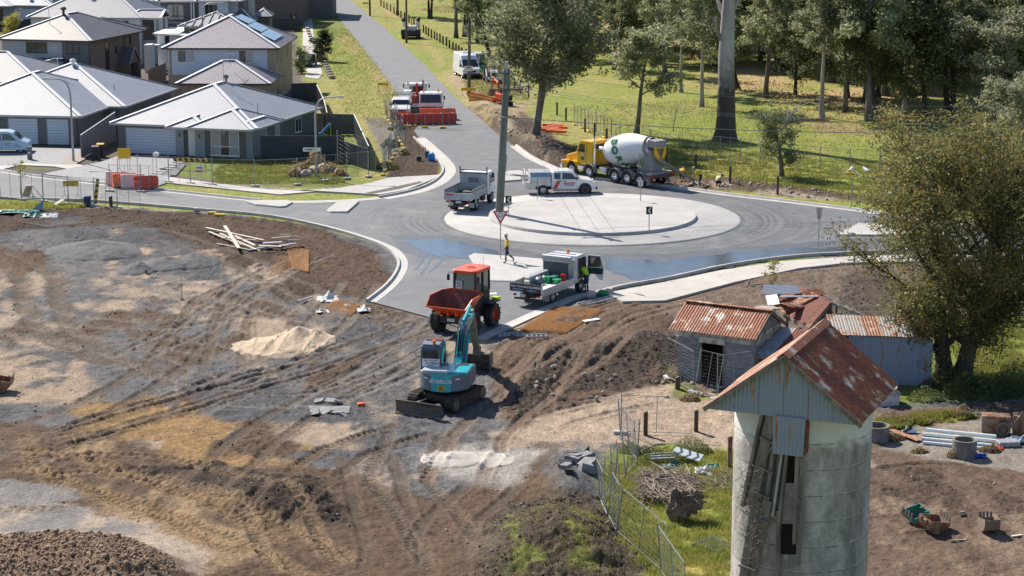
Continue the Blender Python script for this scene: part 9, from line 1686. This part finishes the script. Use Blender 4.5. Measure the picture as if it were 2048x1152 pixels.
# ---------------------------------------------------------------- people
SKIN = mat('skin', (.42,.22,.14), rough=.6); HVY = mat('yellow work shirt', (.75,.50,.02), (.62,.40,.02), 6, rough=.8); HVL = mat('lime work shirt', (.40,.75,.03), rough=.8); PSH = mat('pale yellow shirt', (.62,.58,.28), rough=.85); NVY = mat('navy work clothes', (.015,.025,.07), (.03,.04,.09), 6, rough=.85); BOOT = mat('brown boot', (.13,.075,.04), rough=.8); REFL = mat('reflective tape', (.6,.62,.62), rough=.4); HAIR = mat('dark hair', (.03,.02,.015), rough=.8)
def person(label, loc, rz, J, shirt=HVY, hat='hard', sc=1.0):
 J0 = dict(pel=(0,0,.95), sp=(.0,0,1.15), ch=(.02,0,1.36), nk=(.03,0,1.52), hd=(.06,0,1.66), shL=(0,.19,1.43), shR=(0,-.19,1.43), elL=(-.05,.26,1.16), elR=(-.05,-.26,1.16), wrL=(.05,.27,.92), wrR=(.05,-.27,.92), hiL=(0,.10,.92), hiR=(0,-.10,.92), knL=(.03,.11,.50), knR=(.03,-.11,.50), anL=(-.02,.11,.10), anR=(-.02,-.11,.10), toL=(.17,.12,.03), toR=(.17,-.12,.03)); J0.update(J)
 names = list(J0); V_ = [Vector(J0[n]) for n in names]; ix = {n: i for i, n in enumerate(names)}; RD = dict(pel=.145, sp=.14, ch=.165, nk=.06, hd=.095, shL=.075, shR=.075, elL=.05, elR=.05, wrL=.034, wrR=.034, hiL=.10, hiR=.10, knL=.068, knR=.068, anL=.052, anR=.052, toL=.045, toR=.045); rads = [RD[n] for n in names]
 Ed = [('pel','sp'),('sp','ch'),('ch','nk'),('nk','hd'),('ch','shL'),('ch','shR'),('shL','elL'),('shR','elR'),('elL','wrL'),('elR','wrR'),('pel','hiL'),('pel','hiR'),('hiL','knL'),('hiR','knR'),('knL','anL'),('knR','anR'),('anL','toL'),('anR','toR')]; E_ = [(ix[a], ix[b]) for a, b in Ed]; own = {}
 V_.append(V_[ix['hd']]+Vector((.01,0,.10))); rads.append(.075); E_.append((ix['hd'], len(V_)-1))
 for s in 'LR':   # palm, four fingers, thumb
  w_ = V_[ix['wr'+s]]; d = (w_-V_[ix['el'+s]]).normalized(); sd = d.cross(Vector((0,1,0))).normalized() if abs(d.y) < .9 else Vector((1,0,0)); V_.append(w_+d*.07); rads.append(.034); pi = len(V_)-1; E_.append((ix['wr'+s], pi))
  for k, (o, L) in enumerate(((-.03,.075),(-.01,.085),(.01,.08),(.03,.065))):
   V_.append(V_[pi]+d*.04+sd*o); rads.append(.011); E_.append((pi, len(V_)-1)); V_.append(V_[-1]+d*L*.8+Vector((.015,0,0))); rads.append(.009); E_.append((len(V_)-2, len(V_)-1))
  V_.append(V_[pi]+sd*-.05+d*.02); rads.append(.012); E_.append((pi, len(V_)-1))
 me = bpy.data.meshes.new('b'); me.from_pydata([tuple(v) for v in V_], E_, []); import bmesh; bm = bmesh.new(); bm.from_mesh(me); bm.verts.layers.skin.verify(); bm.to_mesh(me); bm.free(); o = bpy.data.objects.new('b', me); COL.objects.link(o); None
 md = o.modifiers.new('s', 'SKIN'); sk = me.skin_vertices[0].data
 for i, r in enumerate(rads): sk[i].radius = (r, r)
 sk[0].use_root = True; s2 = o.modifiers.new('u', 'SUBSURF'); s2.levels = 2; s2.render_levels = 2; bpy.context.view_layer.update(); m2 = bpy.data.meshes.new_from_object(o.evaluated_get(bpy.context.evaluated_depsgraph_get())); bpy.data.objects.remove(o)
 t = thing('person', label, 'person', loc, rz); m2.name = 'body'; [m2.materials.append(x) for x in (SKIN, shirt, NVY, BOOT, REFL)]
 segs = [(V_[a], V_[b], a, b) for a, b in E_]; nm = {i: n for n, i in ix.items()}
 for pg in m2.polygons:
  c = pg.center; best = 1e9; bi = None; bt = 0
  for a, b, ia, ib in segs:
   d = b-a; t_ = max(0, min(1, (c-a).dot(d)/max(d.length_squared, 1e-9))); q = (c-a-d*t_).length
   if q < best: best = q; bi = (nm.get(ia, 'x'), nm.get(ib, 'x')); bt = t_
  a, b = bi; k = 0
  if (a, b) in (('pel','sp'),): k = 1 if bt > .35 else 2
  elif (a, b) in (('sp','ch'),): k = 4 if .35 < bt < .6 and False else 1
  elif (a, b) == ('ch','nk'): k = 1 if bt < .55 else 0
  elif a == 'ch' or (a[:2] == 'sh'): k = 1
  elif a[:2] == 'el': k = 1 if bt < .12 else 0
  elif a == 'pel' or a[:2] == 'hi': k = 2
  elif a[:2] == 'kn': k = 4 if .05 < bt < .22 else (2 if bt < .45 else 3)
  elif a[:2] == 'an': k = 3
  pg.material_index = k
 m2.shade_smooth(); bo = bpy.data.objects.new('body', m2); COL.objects.link(bo); bo.parent = t; hd = Vector(J0['hd']); nk = Vector(J0['nk']); up = (hd-nk).normalized()
 fw = Vector((1,0,0)); fw = (fw-up*fw.dot(up)).normalized() if abs(up.x) < .95 else Vector((0,0,-1)); lf = up.cross(fw); F_ = Matrix((fw, lf, up)).transposed().to_4x4(); F_.translation = hd+up*.03
 mb = MB(); mb.T = F_; mb.tube([(.09,0,.01),(.125,0,-.03),(.10,0,-.045)], [.012,.02,.012], 6); mb.build('nose', SKIN, bo, smooth=True)
 for s in (-1, 1): mb = MB(); mb.T = F_; mb.blob((.085,s*.034,.015), (.012,.014,.009), 0, 6, 4); mb.build('eye', BLKP, bo); mb = MB(); mb.T = F_; mb.blob((0,s*.092,-.01), (.02,.012,.032), 0, 6, 4); mb.build('ear', SKIN, bo)
 mb = MB(); mb.T = F_; mb.box(.083, .096, -.025, .025, -.068, -.060); mb.build('mouth', mat('lips', (.28,.1,.08)), bo)
 mb = MB(); mb.T = F_; mb.lathe([(.098,-.03),(.104,.03),(.09,.085),(.05,.115),(.001,.122)], 16, c=(-.012,0,0)); mb.build('hair', HAIR, bo, smooth=True)
 if hat: mb = MB(); mb.T = F_; mb.lathe([(.145,.035),(.14,.045),(.118,.05),(.112,.10),(.08,.15),(.001,.165)], 18); mb.add([(.10,-.08,.04),(.20,-.05,.03),(.20,.05,.03),(.10,.08,.04),(.10,-.08,.05),(.20,-.05,.04),(.20,.05,.04),(.10,.08,.05)], [(3,2,1,0),(4,5,6,7),(0,1,5,4),(1,2,6,5),(2,3,7,6)]); mb.build('hard_hat' if hat == 'hard' else 'cap', INK if hat == 'hard' else PSH, t, smooth=True)
 t.scale = (sc,)*3; return t
person('worker in white hard hat, yellow shirt and navy trousers walking past the give way sign', P(1014, 528)+Vector((0,0,.07)), R(195), dict(knL=(.10,.11,.52), anL=(.10,.11,.09), toL=(.28,.12,.04), knR=(-.10,-.11,.52), anR=(-.46,-.11,.22), toR=(-.40,-.11,.05), elL=(.06,.26,1.17), wrL=(.20,.24,.96), elR=(-.12,-.25,1.17), wrR=(-.02,-.25,.93)))
person('worker in yellow shirt bending over the mixer chute', P(1399, 375), R(160), dict(pel=(-.1,0,.92), sp=(.02,0,1.08), ch=(.16,0,1.24), nk=(.30,0,1.32), hd=(.42,0,1.40), shL=(.18,.19,1.28), shR=(.18,-.19,1.28), elL=(.24,.34,1.08), elR=(.30,-.30,1.05), wrL=(.42,.22,.92), wrR=(.48,-.2,.9), hiL=(-.1,.1,.88), hiR=(-.1,-.1,.88), knL=(.0,.12,.48), knR=(.0,-.12,.48)), hat='cap')
CR = dict(pel=(0,0,.38), sp=(.08,0,.55), ch=(.20,0,.72), nk=(.32,0,.80), hd=(.43,0,.84), shL=(.20,.19,.76), shR=(.20,-.19,.76), elL=(.38,.27,.55), elR=(.38,-.27,.55), wrL=(.52,.2,.38), wrR=(.52,-.2,.38), hiL=(.0,.11,.36), hiR=(.0,-.11,.36), knL=(.36,.16,.42), knR=(.36,-.16,.42), anL=(.10,.15,.09), anR=(.10,-.15,.09), toL=(.26,.16,.04), toR=(.26,-.16,.04))
person('worker in yellow shirt crouching behind the mixer chute', GG(1362, 361)+Vector((0,0,.05)), R(60), CR, hat=None); person('worker in pale shirt and cap crouching in the trench spoil', GG(1433, 375)+Vector((0,0,.03)), R(30), CR, shirt=PSH, hat='cap')
person('worker in lime shirt leaning into the open door of the truck', TT @ Vector((3.45,-1.22,0)), R(61+80), dict(sp=(.08,0,1.15), ch=(.20,0,1.32), nk=(.32,0,1.42), hd=(.42,0,1.48), shL=(.18,.19,1.36), shR=(.18,-.19,1.36), elL=(.40,.22,1.2), wrL=(.62,.15,1.15), elR=(.15,-.3,1.08), wrR=(.2,-.32,.85)), shirt=HVL, hat=None)
